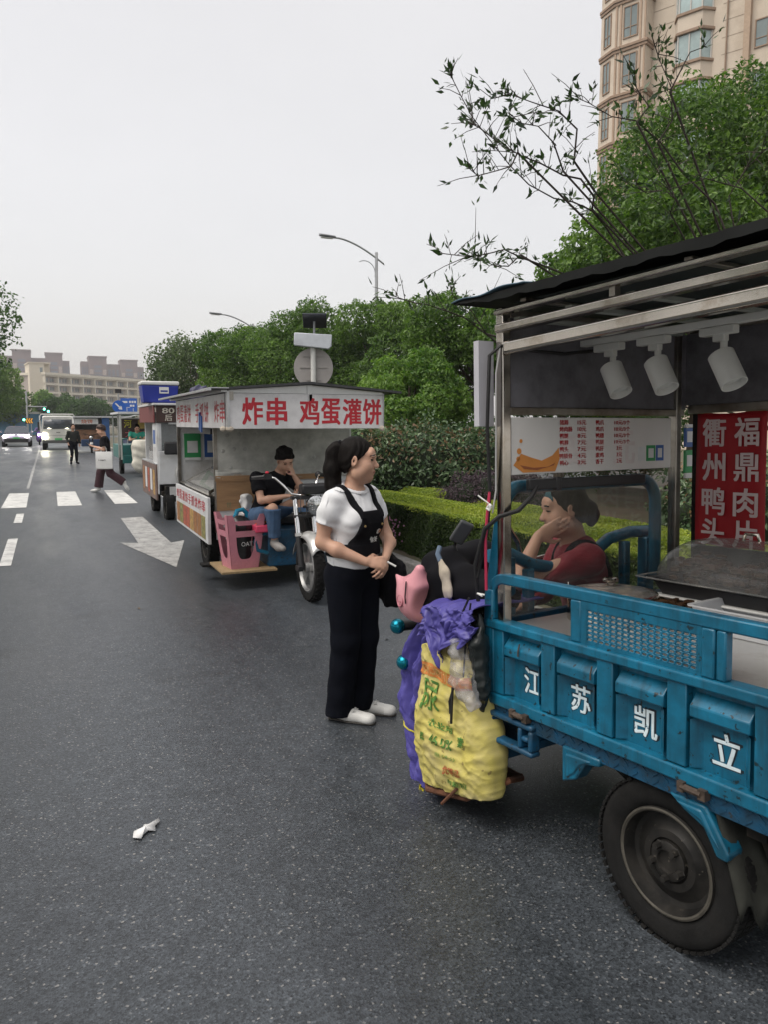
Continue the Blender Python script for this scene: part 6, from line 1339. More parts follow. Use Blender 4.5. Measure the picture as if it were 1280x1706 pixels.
# ------------------------------------------------------------------ oncoming traffic
M_GLASSD = mat('car_glass', (.05, .06, .075), .05, var=.1, spec=.8)
M_HEAD = mat('lit_headlamp', (.9, .9, .85), .2, emit=38, ecol=(1, .96, .88)); M_DRL = mat('lit_strip', (.9, .85, .95), .2, emit=7, ecol=(.92, .86, 1))
M_HEADY = mat('warm_headlamp', (.9, .85, .7), .2, emit=42, ecol=(1, .93, .70)); M_PLATE = mat('green_plate', (.08, .45, .14), .4)
M_CAR = mat('pearl_violet_paint', (.30, .28, .34), .25, metal=.35, var=.05, coat=.6); M_TRK = mat('lorry_white', (.56, .56, .53), .35, var=.06, coat=.3)
cr = thing('car', (-2.05, 62.5, 0), 'pale saloon car with lit headlamps and light strip coming towards the camera', 'car', PI)
def cs_(y, w, z0, z1, rnd_=.12): return [(w * .5 * a, y, z0 + (z1 - z0) * c_) for a, c_ in ((-1, .0), (-1.02, .35), (-1, .7), (-.92, .93), (-.7, 1), (.7, 1), (.92, .93), (1, .7), (1.02, .35), (1, .0))]
b = MB(); b.loft([cs_(2.28, 1.55, .38, .66), cs_(2.2, 1.78, .26, .80), cs_(1.7, 1.88, .22, .92), cs_(.9, 1.9, .22, 1.0), cs_(-1.2, 1.9, .22, 1.02), cs_(-2.1, 1.82, .26, 1.0), cs_(-2.3, 1.6, .4, .85)]); b.build('body', M_CAR, cr, sharp=40, sub=1)
b = MB(); b.loft([[(x * w, y, z) for x, z in ((-.5, .97), (-.47, 1.2), (-.40, 1.42), (-.3, 1.47), (.3, 1.47), (.40, 1.42), (.47, 1.2), (.5, .97))] for y, w in ((.35, 1.45), (-.9, 1.5))] ); b.build('cabin', M_CAR, cr)
b = MB(); b.add([(-.86, 1.12, .98), (.86, 1.12, .98), (.62, .36, 1.43), (-.62, .36, 1.43)], [(0, 1, 2, 3)]); b.add([(-.86, 1.12, .98), (-.62, .36, 1.43), (-.66, .3, 1.0)], [(0, 1, 2)]).add([(.86, 1.12, .98), (.66, .3, 1.0), (.62, .36, 1.43)], [(0, 1, 2)]); b.build('windscreen', M_GLASSD, cr)
for s in (-1, 1):
    MB().box((s * .58, 2.20, .72), (s * .86, 2.275, .80)).build('headlamp', M_HEAD, cr, bevel=.01); MB().box((s * .12, 2.235, .845), (s * .80, 2.262, .875)).build('light_strip', M_DRL, cr)
    b = MB(); b.box((s * .93, .85, .98), (s * 1.12, .98, 1.12)); b.build('mirror', M_CAR, cr, bevel=.03)
    wheel(cr, (s * .82, 1.45, .33), .33, .22, 1, 24).parent = cr
    wheel(cr, (s * .82, -1.4, .33), .33, .22, 1, 24)
MB().box((-.78, 2.24, .30), (.78, 2.292, .60)).build('grille', M_BLACKP, cr, bevel=.02); MB().box((-.70, 2.28, .26), (.70, 2.30, .32)).build('lower_trim', M_SILV, cr); MB().box((-.22, 2.295, .58), (.22, 2.302, .70)).build('number_plate', M_PLATE, cr)
for o in [o for o in cr.children if o.name.startswith('tyre') or o.name.startswith('rim')]:
    o.matrix_local = Matrix.Rotation(PI / 2, 4, 'Z') @ Matrix.Identity(4) if False else o.matrix_local
tr = thing('lorry', (.62, 54.5, 0), 'white lorry cab with lit headlamps stopped beyond the zebra crossing', 'lorry', PI)
b = MB(); b.loft([[(x, y, z) for x, z in ((-.98 * w, z0), (-1.0 * w, z0 + .3), (-.98 * w, 1.25), (-.88 * w, z1 - .05), (-.8 * w, z1), (.8 * w, z1), (.88 * w, z1 - .05), (.98 * w, 1.25), (1.0 * w, z0 + .3), (.98 * w, z0))] for y, w, z0, z1 in ((1.52, .97, .45, 2.08), (1.45, 1.0, .42, 2.14), (-.1, 1.0, .42, 2.16))]); b.build('cab', M_TRK, tr, sharp=40)
b = MB(); b.add([(-.86, 1.535, 1.32), (.86, 1.535, 1.32), (.80, 1.512, 2.0), (-.80, 1.512, 2.0)], [(0, 1, 2, 3)]); b.build('windscreen', M_GLASSD, tr, solid=.01)
MB().box((-.18, 1.52, 1.78), (.36, 1.54, 1.92)).build('sun_strip', mat('grey_strip', (.25, .27, .30), .4), tr)
for s in (-1, 1): b = MB(); b.box((s * .66, 1.5, .72), (s * .93, 1.56, 1.02)); b.build('headlamp', M_HEADY, tr, bevel=.02)
MB().box((-.95, 1.46, .42), (.95, 1.57, .62)).build('bumper', mat('dark_bumper', (.08, .08, .08), .5), tr, bevel=.02); MB().box((-.22, 1.571, .62), (.22, 1.58, .74)).build('number_plate', M_PLATE, tr); MB().box((-.12, 1.53, 1.09), (.12, 1.545, 1.13)).build('emblem', M_BLACKP, tr, bevel=.01); MB().box((-.9, 1.522, .90), (.9, 1.53, .915)).build('panel_gap', M_BLACKP, tr)
b = MB(); b.tube([(-1.02, -.2, .9), (-1.05, -.2, 2.12), (-.95, -.2, 2.25), (.95, -.2, 2.25), (1.05, -.2, 2.12), (1.02, -.2, .9)], .04, 8); b.build('headboard', M_TRK, tr)
MB().box((-1.05, -4.4, .75), (1.05, -.25, .85)).box((-1.05, -4.4, .85), (-1.0, -.25, 1.25)).box((1.0, -4.4, .85), (1.05, -.25, 1.25)).build('load_bed', M_TRK, tr)
b = MB(); b.box((-1.18, 1.2, 1.25), (-1.06, 1.32, 1.75)); b.box((1.06, 1.2, 1.25), (1.18, 1.32, 1.75)); b.tube([(-1.1, 1.3, 1.75), (-.9, 1.5, 2.05)], .015, 6); b.tube([(1.1, 1.3, 1.75), (.9, 1.5, 2.05)], .015, 6); b.build('mirror', M_BLACKP, tr)
def fwheel(p, c, r, w):
    b = MB(); b.X = Matrix.Translation(c) @ Matrix.Rotation(PI / 2, 4, 'Y'); b.lathe([(0, -w * .3), (r * .6, -w * .35), (r * .65, -w * .5), (r * .95, -w * .5), (r, -w * .35), (r, w * .35), (r * .95, w * .5), (r * .65, w * .5), (r * .6, w * .35), (0, w * .3)], 28); return b.build('wheel', M_RUBBER, p)
for s in (-1, 1): fwheel(tr, (s * .84, .9, .36), .36, .22); fwheel(tr, (s * .80, -3.2, .36), .36, .34)
for o in [o for o in cr.children if o.name.split('.')[0] in ('tyre', 'rim')]:
    for ch in list(o.children): bpy.data.objects.remove(ch)
    bpy.data.objects.remove(o)
for s in (-1, 1): fwheel(cr, (s * .84, 1.45, .33), .33, .22); fwheel(cr, (s * .84, -1.4, .33), .33, .22)
# ------------------------------------------------------------------ people
M_SKIN = mat('skin', (.52, .31, .22), .48, var=.05, vs=12, sss=.08, spec=.4, rvar=.15); M_HAIR = mat('black_hair', (.008, .0065, .006), .62, spec=.12, var=.5, vs=60, stretch=(1, 1, .12), bump=.35, bs=150)
M_HAIRB = mat('brown_hair', (.035, .018, .014), .45, var=.4, vs=50, stretch=(1, 1, .15)); M_EYE = mat('eye_dark', (.012, .009, .008), .25); M_LIP = mat('lips', (.40, .17, .145), .42)
M_TEE = mat('white_cotton', (.70, .71, .73), .8, var=.04, vs=9, bump=.12, bs=240, sheen=.2); M_BLK = mat('black_cotton', (.008, .008, .010), .9, spec=.12, var=.25, vs=10, bump=.12, bs=200)
M_NAVY = mat('navy_trousers', (.005, .006, .010), .9, spec=.1, var=.25, vs=7, bump=.1, bs=200); M_JEAN = mat('blue_denim', (.060, .115, .21), .85, var=.25, vs=6, bump=.15, bs=260)
M_SHOEW = mat('white_shoe', (.60, .60, .58), .45, var=.05); M_SOLE = mat('shoe_sole', (.06, .055, .05), .8); M_SOCK = mat('grey_sock', (.55, .54, .52), .85, bump=.1, bs=300)
M_RED = mat('wine_red_knit', (.20, .008, .020), .8, var=.2, vs=8, bump=.15, bs=220, sheen=.15); M_MARO = mat('maroon_trousers', (.035, .010, .016), .8, var=.2)
def V3(*a): return np.array(a, float)
def rotm(yaw=0, pitch=0, roll=0): return np.array(Euler((R(pitch), R(roll), R(yaw)), 'XYZ').to_matrix())     # +yaw turns to the left, +pitch looks up
def head_prims(b, c, Rm, s=1, fem=True):
    P = lambda x, y, z: c + Rm @ (V3(x, y, z) * s)
    E = lambda p, r, k=.02, rt=None, sub=False: b.ell(P(*p), tuple(q * s for q in r), k * s, Rm if rt is None else Rm @ rt, sub)
    E((0, -.018, .035), (.074, .094, .085)); E((0, .022, -.035), (.060, .070, .078), .03); E((0, .058, -.098), (.026, .024, .02), .03)
    for q in (-1, 1): E((q * .036, .054, -.035), (.030, .028, .036), .03); E((q * .056, .01, -.07), (.022, .034, .032), .03)
    E((0, .075, .042), (.05, .018, .028), .03)
    b.cap(P(0, .086, .012), P(0, .108, -.026), .008 * s, .0125 * s, .012 * s); E((0, .104, -.030), (.017, .011, .009), .008)
    for q in (-1, 1): E((q * .032, .094, .008), (.019, .012, .010), .008, sub=True); E((q * .032, .078, .009), (.0145, .012, .0125), .003); E((q * .034, .092, .026), (.02, .006, .004), .012)
    E((0, .090, -.0555), (.021, .011, .006), .006); E((0, .088, -.067), (.018, .011, .0065), .006); E((0, .097, -.061), (.022, .004, .0014), .002, sub=True)
    for q in (-1, 1):
        rt = np.array(Euler((R(-12), 0, R(q * -22)), 'XYZ').to_matrix()); E((q * .079, -.008, -.004), (.010, .022, .033), .008, rt); E((q * .088, -.004, .0), (.005, .013, .020), .004, rt, True)
def head_paint(c, Rm, s=1):
    def f(C):
        L_ = (C - c) @ Rm / s; x, y, z = np.abs(L_[:, 0]), L_[:, 1], L_[:, 2]; m = np.zeros(len(C), int)
        m[(np.abs(x - .032) < .0135) & (np.abs(z - .009 - .0) < .0045) & (y > .05) & (y < .12)] = 1
        m[(x > .014) & (x < .050) & (np.abs(z - .034 + .12 * (x - .03)) < .0035) & (y > .05)] = 1
        m[(x < .021) & (np.abs(z + .061) < .0085 - .2 * x) & (y > .076)] = 2
        return m
    return f
def hand_prims(b, w, d, n, t, curl=(.5, .6, .5), spread=.0, s=1, thumb=.6):
    """w wrist, d towards the knuckles, n out of the palm, t towards the thumb side"""
    d = d / np.linalg.norm(d); n = n - d * (n @ d); n = n / np.linalg.norm(n); t = np.cross(d, n) * (1 if np.dot(np.cross(d, n), t) > 0 else -1)
    k0 = w + d * .085 * s
    Rm = np.stack([t, d, n], 1); b.ell(w + d * .048 * s, (.038 * s, .050 * s, .015 * s), .015, Rm)
    for i, (o, L_) in enumerate(((.030, .070), (.010, .078), (-.010, .072), (-.028, .057))):
        p = k0 + t * o * s - d * (.004 if i in (1, 2) else .012) * s; dd = d + t * o * spread * 12; a = 0; r = .0088 * s
        for j, (f_, c_) in enumerate(zip((.45, .32, .23), curl)):
            a += c_; v = dd * math.cos(a) + n * math.sin(a); v = v / np.linalg.norm(v); q = p + v * L_ * f_ * s; b.cap(p, q, r, r * .92, .004); p = q; r *= .92
    p = w + d * .022 * s + t * .028 * s; v = (t * .75 + d * .6 + n * thumb * .6); v /= np.linalg.norm(v); q = p + v * .040 * s; b.cap(p, q, .013 * s, .011 * s, .012); v2 = d * .8 + t * .15 + n * thumb; v2 /= np.linalg.norm(v2); b.cap(q, q + v2 * .034 * s, .0105 * s, .009 * s, .005)
def hair_cap(c, Rm, s=1, k=(.95, -.012), puff=1.0, lo=-.12, vox=.006, pad=.2):
    b = Body(c - pad, c + pad, vox); P = lambda x, y, z: c + Rm @ (V3(x, y, z) * s)
    b.ell(P(0, -.022, .040), tuple(np.array((.080, .098, .092)) * s * puff), .02, Rm); b.ell(P(0, -.03, -.01), tuple(np.array((.077, .086, .08)) * s * puff), .03, Rm)
    def keep(X, Y, Z):
        x, y, z = X - c[0], Y - c[1], Z - c[2]; ly = (Rm[0, 1] * x + Rm[1, 1] * y + Rm[2, 1] * z) / s; lz = (Rm[0, 2] * x + Rm[1, 2] * y + Rm[2, 2] * z) / s
        return np.maximum((ly * k[0] + k[1] - lz) * .7, lo - lz) * s
    b.inter(keep); return b, P
def fold_disp(amp, fx=30, seed=0):
    def f(p):
        o = np.zeros(len(p))
        for i in range(4):
            r = np.random.default_rng(seed + i); kx, ky, kz = r.normal(size=3) * fx * (1 + .5 * i); o += np.sin(p[:, 0] * kx + p[:, 1] * ky + p[:, 2] * kz * .7 + i) / (1 + i)
        c = p.mean(0); d = p - c; d[:, 2] *= .2; d /= np.linalg.norm(d, axis=1)[:, None] + 1e-6
        return p + d * (o * amp)[:, None]
    return f
def shoe(b, h, t, r=.036):
    """h heel, t toe, both on the floor"""
    h = np.array(h, float); t = np.array(t, float); z = V3(0, 0, 1)
    b.cap(h + z * .030, h + (t - h) * .45 + z * .034, r * .9, r, .02); b.cap(h + (t - h) * .45 + z * .03, t - (t - h) * .12 + z * .022, r * 1.05, r * .8, .02)
def figure(name, loc, rz, label, J, o, vox=.012):
    """J joints; o options: colours and widths"""
    s = o.get('s', 1); t = thing(name, loc, label, 'person', rz); hc = V3(*J['head']); Rm = rotm(*J.get('look', (0, 0, 0)))
    pts = np.array([v for k_, v in J.items() if k_ != 'look']); lo = pts.min(0) - .24; hi = pts.max(0) + .24
    b = Body(lo, hi, vox); pe, ch = V3(*J['pelvis']), V3(*J['chest']); nk = hc + Rm @ V3(0, -.02, -.09) * s
    b.cap(pe, ch, .09 * s, .10 * s, .05).cap(ch, nk, .06 * s, .05 * s, .05).cap(ch + (nk - ch) * .5, nk, .054 * s, .050 * s, .03)
    head_prims(b, hc, Rm, s)
    for q in ('R', 'L'):
        sh, el, wr = (V3(*J[k_ + q]) for k_ in ('sh', 'el', 'wr')); b.cap(ch, sh, .07 * s, .05 * s, .05); b.chain([sh, sh + (el - sh) * .45, el, el + (wr - el) * .3, wr], [.048 * s, .045 * s, .036 * s, .038 * s, .024 * s], .02)
        hd = J.get('hd' + q); d = (V3(*hd) - wr) if hd else wr - el; n = V3(*J.get('pn' + q, (0, .3, 1))); hand_prims(b, wr, d, n, V3(*J.get('th' + q, (0, 1, 0))), o.get('curl' + q, (.4, .5, .4)), 0, s, o.get('thumb', .6))
        hi_, kn, an = (V3(*J[k_ + q]) for k_ in ('hp', 'kn', 'an')); b.chain([hi_, kn, kn + (an - kn) * .35, an], [.07 * s, .048 * s, .05 * s, .034 * s], .03)
    if 'extra_body' in o: o['extra_body'](b)
    b.mesh('body', [M_SKIN, M_EYE, M_LIP], t, 2, paint=head_paint(hc, Rm, s))
    # trousers
    b = Body(lo, hi, vox)
    for q in ('R', 'L'):
        hi_, kn, an = (V3(*J[k_ + q]) for k_ in ('hp', 'kn', 'an')); w = o.get('legw', (.10, .075, .07)); m = o.get('leglen', .92)
        b.cap(pe + V3(0, 0, -.02), hi_, .10 * s, w[0] * s, .05).cap(hi_, kn, w[0] * s, w[1] * s, .05).cap(kn, kn + (an - kn) * m, w[1] * s, w[2] * s, .03, flat=True)
    b.cap(pe + V3(-.05, 0, .02), pe + V3(.05, 0, .02), .11 * s, .11 * s, .06)
    b.inter(lambda X, Y, Z: Z - (pe[2] + .12) + 0 * X + 0 * Y); b.mesh('trousers', o['trousers'], t, 2, disp=fold_disp(.006, 22, 1))
    b = Body(lo, hi, vox); ax = (ch - pe) / np.linalg.norm(ch - pe); side = V3(*J['shL']) - V3(*J['shR']); side /= np.linalg.norm(side); fr = np.cross(side, ax); B3 = np.stack([side, fr, ax], 1)
    b.ell(pe + ax * .04, (.155 * s, .125 * s, .14 * s), .06, B3).ell(pe + (ch - pe) * .5, (.15 * s, .12 * s, .16 * s), .06, B3).ell(ch - ax * .04, (.165 * s, .12 * s, .15 * s), .06, B3).cap(ch, ch + (nk - ch) * .42, .10 * s, .066 * s, .05)
    for q in ('R', 'L'):
        sh, el = V3(*J['sh' + q]), V3(*J['el' + q]); e = sh + (el - sh) * o.get('sleeve', .55); b.cap(ch, sh, .085 * s, .062 * s, .05); b.cap(sh, e, .064 * s, o.get('sleevew', .066) * s, .03, flat=o.get('sleeve', .55) < 1)
        if o.get('sleeve', .55) >= 1: wr = V3(*J['wr' + q]); b.cap(el, el + (wr - el) * o.get('cuff', .9), .055 * s, .045 * s, .03, flat=True)
    zb = pe + ax * o.get('hem', -.03); b.inter(lambda X, Y, Z: -((X - zb[0]) * ax[0] + (Y - zb[1]) * ax[1] + (Z - zb[2]) * ax[2]))
    nb = nk - (nk - ch) / np.linalg.norm(nk - ch) * .015; na = (nk - ch) / np.linalg.norm(nk - ch) * .92 + fr * .38; b.inter(lambda X, Y, Z: (X - nb[0]) * na[0] + (Y - nb[1]) * na[1] + (Z - nb[2]) * na[2])
    b.mesh('shirt', o['shirt'], t, 2, disp=fold_disp(.005, 20, 5)); o['_shirt'] = b
    if 'shoes' in o:
        for q in ('R', 'L'):
            h, e = V3(*J['an' + q]), V3(*J['toe' + q]); b = Body(np.minimum(h, e) - .12, np.maximum(h, e) + .12, min(vox, .009)); d = e - h; b.cap(h + V3(0, 0, -.03) - d * .1, h + d * .5 + V3(0, 0, -.03), .04 * s, .042 * s, .02).cap(h + d * .5 + V3(0, 0, -.02), e, .042 * s, .030 * s, .02).cap(h + V3(0, 0, .03), h - V3(0, 0, .02), .037 * s, .04 * s, .02); b.mesh('shoe', o['shoes'], t, 2)
    if 'hair' in o:
        kk = o.get('hairline', (.95, -.012)); b, P = hair_cap(hc, Rm, s, kk, o.get('puff', 1.04), o.get('hairlow', -.12), min(vox, .009))
        if 'tail' in o: b.chain([P(*q) for q in o['tail'][0]], [r * s for r in o['tail'][1]], .03)
        b.mesh('hair', o['hair'], t, 2, disp=fold_disp(o.get('hairmess', .003), 60, 9))
    return t

# --- the woman standing in the road
Fw = Vector((.445, -.896, 0)); RZW = math.atan2(-Fw.x, Fw.y)
wm = thing('person', (1.540, 3.965, 0), 'woman in white T-shirt and black bib standing between the two near carts', 'person', RZW); wm.scale = (.985,) * 3
HC = V3(-.005, .035, 1.500); HR = rotm(31, -3, 0)
VX = .0052
B0 = Body((-.34, -.30, .05), (.36, .36, 1.66), VX)
B0.ell((0, 0, .92), (.15, .115, .12)).ell((0, .0, 1.06), (.13, .10, .14), .06).ell((0, .0, 1.20), (.15, .11, .13), .06).cap((0, -.01, 1.27), (0, .012, 1.40), .060, .050, .05).cap((-.1, -.01, 1.30), (.1, -.01, 1.30), .05, .05, .04)
head_prims(B0, HC, HR, 1.0); B0.ell(HC + HR @ V3(0, .035, -.09), (.042, .042, .03), .03)
AR = [(.148, -.015, 1.275), (.180, -.045, 1.165), (.196, -.055, 1.05), (.168, .03, 1.015), (.075, .160, .95)]; AL = [(-.148, .0, 1.275), (-.195, .03, 1.17), (-.220, .06, 1.06), (-.185, .115, 1.02), (-.055, .195, .955)]
for A_ in (AR, AL): B0.chain([V3(*p) for p in A_], [.045, .043, .036, .038, .024], .025)
hand_prims(B0, V3(*AR[4]), V3(-.072, .055, -.012), V3(-.2, -.6, -.55), V3(-.1, .3, .9), (.35, .55, .4), 0, 1.0, .5)
hand_prims(B0, V3(*AL[4]), V3(.062, .030, -.050), V3(.1, -.75, -.35), V3(.5, .2, .75), (.45, .6, .5), 0, 1.0, .5)
for q in (-1, 1): B0.chain([V3(q * .085, 0, .84), V3(q * .092, .015, .47), V3(q * .098, -.02, .10)], [.08, .05, .036], .03)
B0.mesh('body', [M_SKIN, M_EYE, M_LIP], wm, 2, paint=head_paint(HC, HR))
S0 = Body((-.34, -.30, .78), (.36, .36, 1.46), VX)
S0.ell((0, -.005, .93), (.168, .130, .13)).ell((0, .0, 1.05), (.150, .120, .13), .06).ell((0, .0, 1.19), (.162, .118, .13), .06)
for q in (-1, 1): S0.ell((q * .072, .085, 1.165), (.070, .060, .065), .05)
S0.cap((-.12, -.012, 1.285), (.12, -.012, 1.285), .066, .066, .05).cap((0, -.01, 1.29), (0, .0, 1.365), .08, .062, .04)
PL = S0.copy()
for A_ in (AR, AL): a, m_, e = (V3(*p) for p in A_[:3]); S0.cap(a, a + (m_ - a) * .5, .055, .059, .045).cap(a + (m_ - a) * .3, m_ + (e - m_) * .15, .057, .060, .03, flat=True)
def neckcut(X, Y, Z): return (Z - 1.352) * .9 + (Y - .02) * .42 + 0 * X
S1 = S0.copy(); S1.inter(neckcut).inter(lambda X, Y, Z: .892 + .015 * np.sin(X * 20) - Z + 0 * Y)
S1.bulge(lambda X, Y, Z: .0055 * np.sin(Z * 62 + X * 20 + Y * 26 + 2 * np.sin(X * 25)) * np.clip((1.12 - Z) * 9, 0, 1) + .003 * np.sin(Z * 45 - np.abs(X) * 60))
S1.mesh('shirt', M_TEE, wm, 2, disp=lambda p: p + (-.010 * np.maximum(0, np.abs(np.sin(p[:, 2] * 26 + np.abs(p[:, 0]) * 34 + p[:, 1] * 12 + 1.5 * np.sin(p[:, 0] * 19))) ** 6) * np.clip((1.25 - p[:, 2]) * 5, .25, 1) * np.clip((p[:, 2] - .90) * 12, 0, 1))[:, None] * np.array([.5, 1, 0]) * np.sign(p[:, 1:2]))
rb_ = S0.copy(); rb_.F = np.abs(rb_.F + 0) - .004; rb_.inter(lambda X, Y, Z: np.abs((Z - 1.352) * .9 + (Y - .02) * .42 + .006) - .007 + 0 * X); rb_.mesh('collar', M_TEE, wm, 1)
def shell(name, m, off, reg, base=PL):
    b = base.copy(); b.F = b.F - off; b.inter(reg); return b.mesh(name, m, wm, 2)
# bib, waistband and straps lie on the shirt
def bibr(X, Y, Z):
    w = .088 + .05 * np.clip((1.16 - Z) * 4.5, 0, 1); return np.maximum(np.maximum(np.abs(X) - w, np.abs(Z - 1.125) - .098), .03 - Y)
bib = shell('bib', M_BLK, .010, bibr)
shell('waistband', M_BLK, .012, lambda X, Y, Z: np.maximum(np.abs(Z - 1.005 - .06 * (Y - .05) * 0 ) - .036 + .00 * X, -.14 - Y))
for q in (1, -1):
    def stripe(X, Y, Z, q=q):
        xc = q * (.078 + np.clip((Z - 1.2) * .18, 0, .03)); return np.maximum(np.abs(X - xc) - .0165, np.maximum(1.185 - Z, np.where(Y < 0, .9 - Z, -1)))
    st_ = shell('strap', M_BLK, .015, stripe)
    b = MB(); 
    for zz, yy in ((1.205, .118 + .022), (1.145, .150)):
        b.ball((q * (.080 if zz > 1.18 else .072), yy + .004, zz), (.008, .005, .008), 0, 10)
    b.build('button', mat('brass', (.45, .32, .14), .3, metal=.9), st_)
def onbib(x, z):
    """front of the bib at local x, z"""
    ix = int((x - PL.lo[0]) / PL.h); iz = int((z - PL.lo[2]) / PL.h); col = PL.F[ix, :, iz] - .010; ys = np.where(col < 0)[0]; return PL.lo[1] + PL.h * (ys.max() + .5)
q = MB()
for i, ch in enumerate('你好'): q.text(ch, Matrix(), fit=(.030, .030), m=0, bold=.03, fn=lambda x, y, z, i=i: (.005 - (-.02 + i * .036 + x) - .03, onbib(.005 - (-.02 + i * .036 + x) - .03, 1.062 + y) + .004 + z, 1.062 + y))
def patch(cx, cz, rx, rz_, m, d):
    P = [(cx + rx * math.cos(a), cz + rz_ * math.sin(a)) for a in [2 * PI * k / 14 for k in range(14)]]; q.add([(x, onbib(x, z) + d, z) for x, z in P], [tuple(range(13, -1, -1))], m)
patch(-.05, 1.105, .013, .016, 0, .0045); patch(-.062, 1.105, .011, .013, 1, .0055)
q.build('print', [M_WHP, mat('orange_print_patch', (.55, .25, .12), .6)], bib)
# trousers: wide, nearly straight, with a slit over the near foot
T0 = Body((-.30, -.32, -.01), (.32, .30, 1.0), VX * 1.15)
T0.ell((0, -.005, .90), (.160, .122, .11)).ell((0, -.055, .84), (.150, .105, .11), .05).ell((0, .03, .86), (.14, .08, .09), .05)
TR = [(.078, -.005, .84), (.078, .005, .48), (.082, -.045, .035)]; TL = [(-.078, -.005, .84), (-.070, .02, .48), (-.070, -.02, .055)]
for A_ in (TR, TL): T0.chain([V3(*p) for p in A_], [.106, .079, .078], .03)
T0.inter(lambda X, Y, Z: np.maximum(Z - .955, .036 + .10 * Y * .3 - Z) + 0 * X)
T0.cap((.055, .075, .22), (.045, .060, .02), .004, .042, .01, sub=True)
T0.bulge(lambda X, Y, Z: .0022 * np.sin(Z * 40 + X * 30 + Y * 18) * np.clip((.75 - Z) * 2, 0, 1))
T0.mesh('trousers', M_NAVY, wm, 2)
fa = math.radians(-18)
for (fx, fy), yaw in (((.085, -.065), 20), ((-.075, -.045), 26)):
    d = V3(-math.sin(math.radians(yaw)) , math.cos(math.radians(yaw)), 0); h = V3(fx, fy, 0); tt = h + d * .235; h = h - d * .02
    b = Body(np.minimum(h, tt) - .1, np.maximum(h, tt) + .14, .0055); b.cap(h + V3(0, 0, .034), h + d * .10 + V3(0, 0, .038), .030, .035, .02).cap(h + d * .10 + V3(0, 0, .036), tt - d * .025 + V3(0, 0, .028), .040, .033, .02).ell(tt - d * .04 + V3(0, 0, .025), (.04, .04, .024), .02)
    b.inter(lambda X, Y, Z: .009 - Z + 0 * X + 0 * Y); sh_ = b.mesh('shoe', M_SHOEW, wm, 2)
    b2 = Body(np.minimum(h, tt) - .1, np.maximum(h, tt) + .1, .0055); b2.cap(h + V3(0, 0, .006), h + d * .10 + V3(0, 0, .006), .031, .036, .02).cap(h + d * .1 + V3(0, 0, .006), tt - d * .025 + V3(0, 0, .006), .041, .036, .02); b2.inter(lambda X, Y, Z: np.maximum(Z - .011, .001 - Z) + 0 * X + 0 * Y); b2.mesh('sole', M_SOLE, sh_, 1)
    b = Body(h - .15, h + .25, .006); b.cap(h + d * .03 + V3(0, 0, .05), h + d * .015 + V3(0, 0, .16), .040, .040, .02).cap(h + d * .03 + V3(0, 0, .055), h + d * .09 + V3(0, 0, .052), .036, .030, .02); b.mesh('sock', M_SOCK, wm, 2)
    e = np.cross(d, V3(0, 0, 1)); q = MB(); a0 = h + d * .135 + V3(0, 0, .068)
    q.tube([a0 - e * .030, a0 - e * .012 + V3(0, 0, .010), a0, a0 + e * .012 + V3(0, 0, .010), a0 + e * .030], .0045, 6); q.tube([a0 + d * .012 - e * .024, a0 + V3(0, 0, .004), a0 + d * .012 + e * .024], .004, 6); q.build('bow', M_SHOEW, sh_)
    q = MB(); q.tube([h + d * .055 + e * .040 + V3(0, 0, .035), h + d * .058 + e * .034 + V3(0, 0, .075), h + d * .06 + V3(0, 0, .092), h + d * .058 - e * .034 + V3(0, 0, .075), h + d * .055 - e * .040 + V3(0, 0, .035)], .0045, 6); q.build('ankle_strap', M_SHOEW, sh_)
hb_, HP = hair_cap(HC, HR, 1.0, (.98, -.010), 1.02, -.115, .005, .24)
hb_.mesh('hair', M_HAIR, wm, 2, disp=lambda p: p + (.0014 * np.sin(p[:, 0] * 260 + p[:, 2] * 90))[:, None] * np.array([1, 1, .3]))
b = Body(HC - .36, HC + .22, .006); b.chain([HP(0, -.09, .075), HP(.01, -.122, .068), HP(.015, -.142, .03), HP(.02, -.142, -.06), HP(.02, -.132, -.155), HP(.02, -.125, -.205)], [.024, .022, .032, .042, .038, .018], .05)
b.mesh('ponytail', M_HAIR, wm, 2, disp=lambda p: p + (.0018 * np.sin(p[:, 0] * 240 + p[:, 1] * 200))[:, None] * np.array([1, .6, 0]))
b = MB(); b.tube([HP(.028 * math.cos(a) + .005, -.108 + .0, .073 + .028 * math.sin(a)) for a in [2 * PI * k / 14 for k in range(14)]], .007, 6, closed=True); b.build('hair_tie', M_BLK, wm)
bg_ = thing('shoulder_bag', (1.540, 3.965, 0), 'soft black round bag hanging at the far hip of the standing woman', 'bag', RZW)
b = Body((-.5, -.2, .5), (0, .45, 1.05), .010); b.ell((-.215, .10, .775), (.060, .125, .155), .03); b.ell((-.20, .06, .87), (.05, .09, .07), .04); b.mesh('bag_body', mat('black_nylon', (.006, .006, .008), .7, spec=.15, var=.3, vs=8), bg_, 2, disp=fold_disp(.006, 26, 3))
cg = thing('paper_straw', (1.540, 3.965, 0), 'short white straw held in the fingers of the standing woman', 'straw', RZW); MB().tube([(-.010, .245, .935), (-.035, .285, .910)], .0055, 8).build('tube', M_WHP, cg)

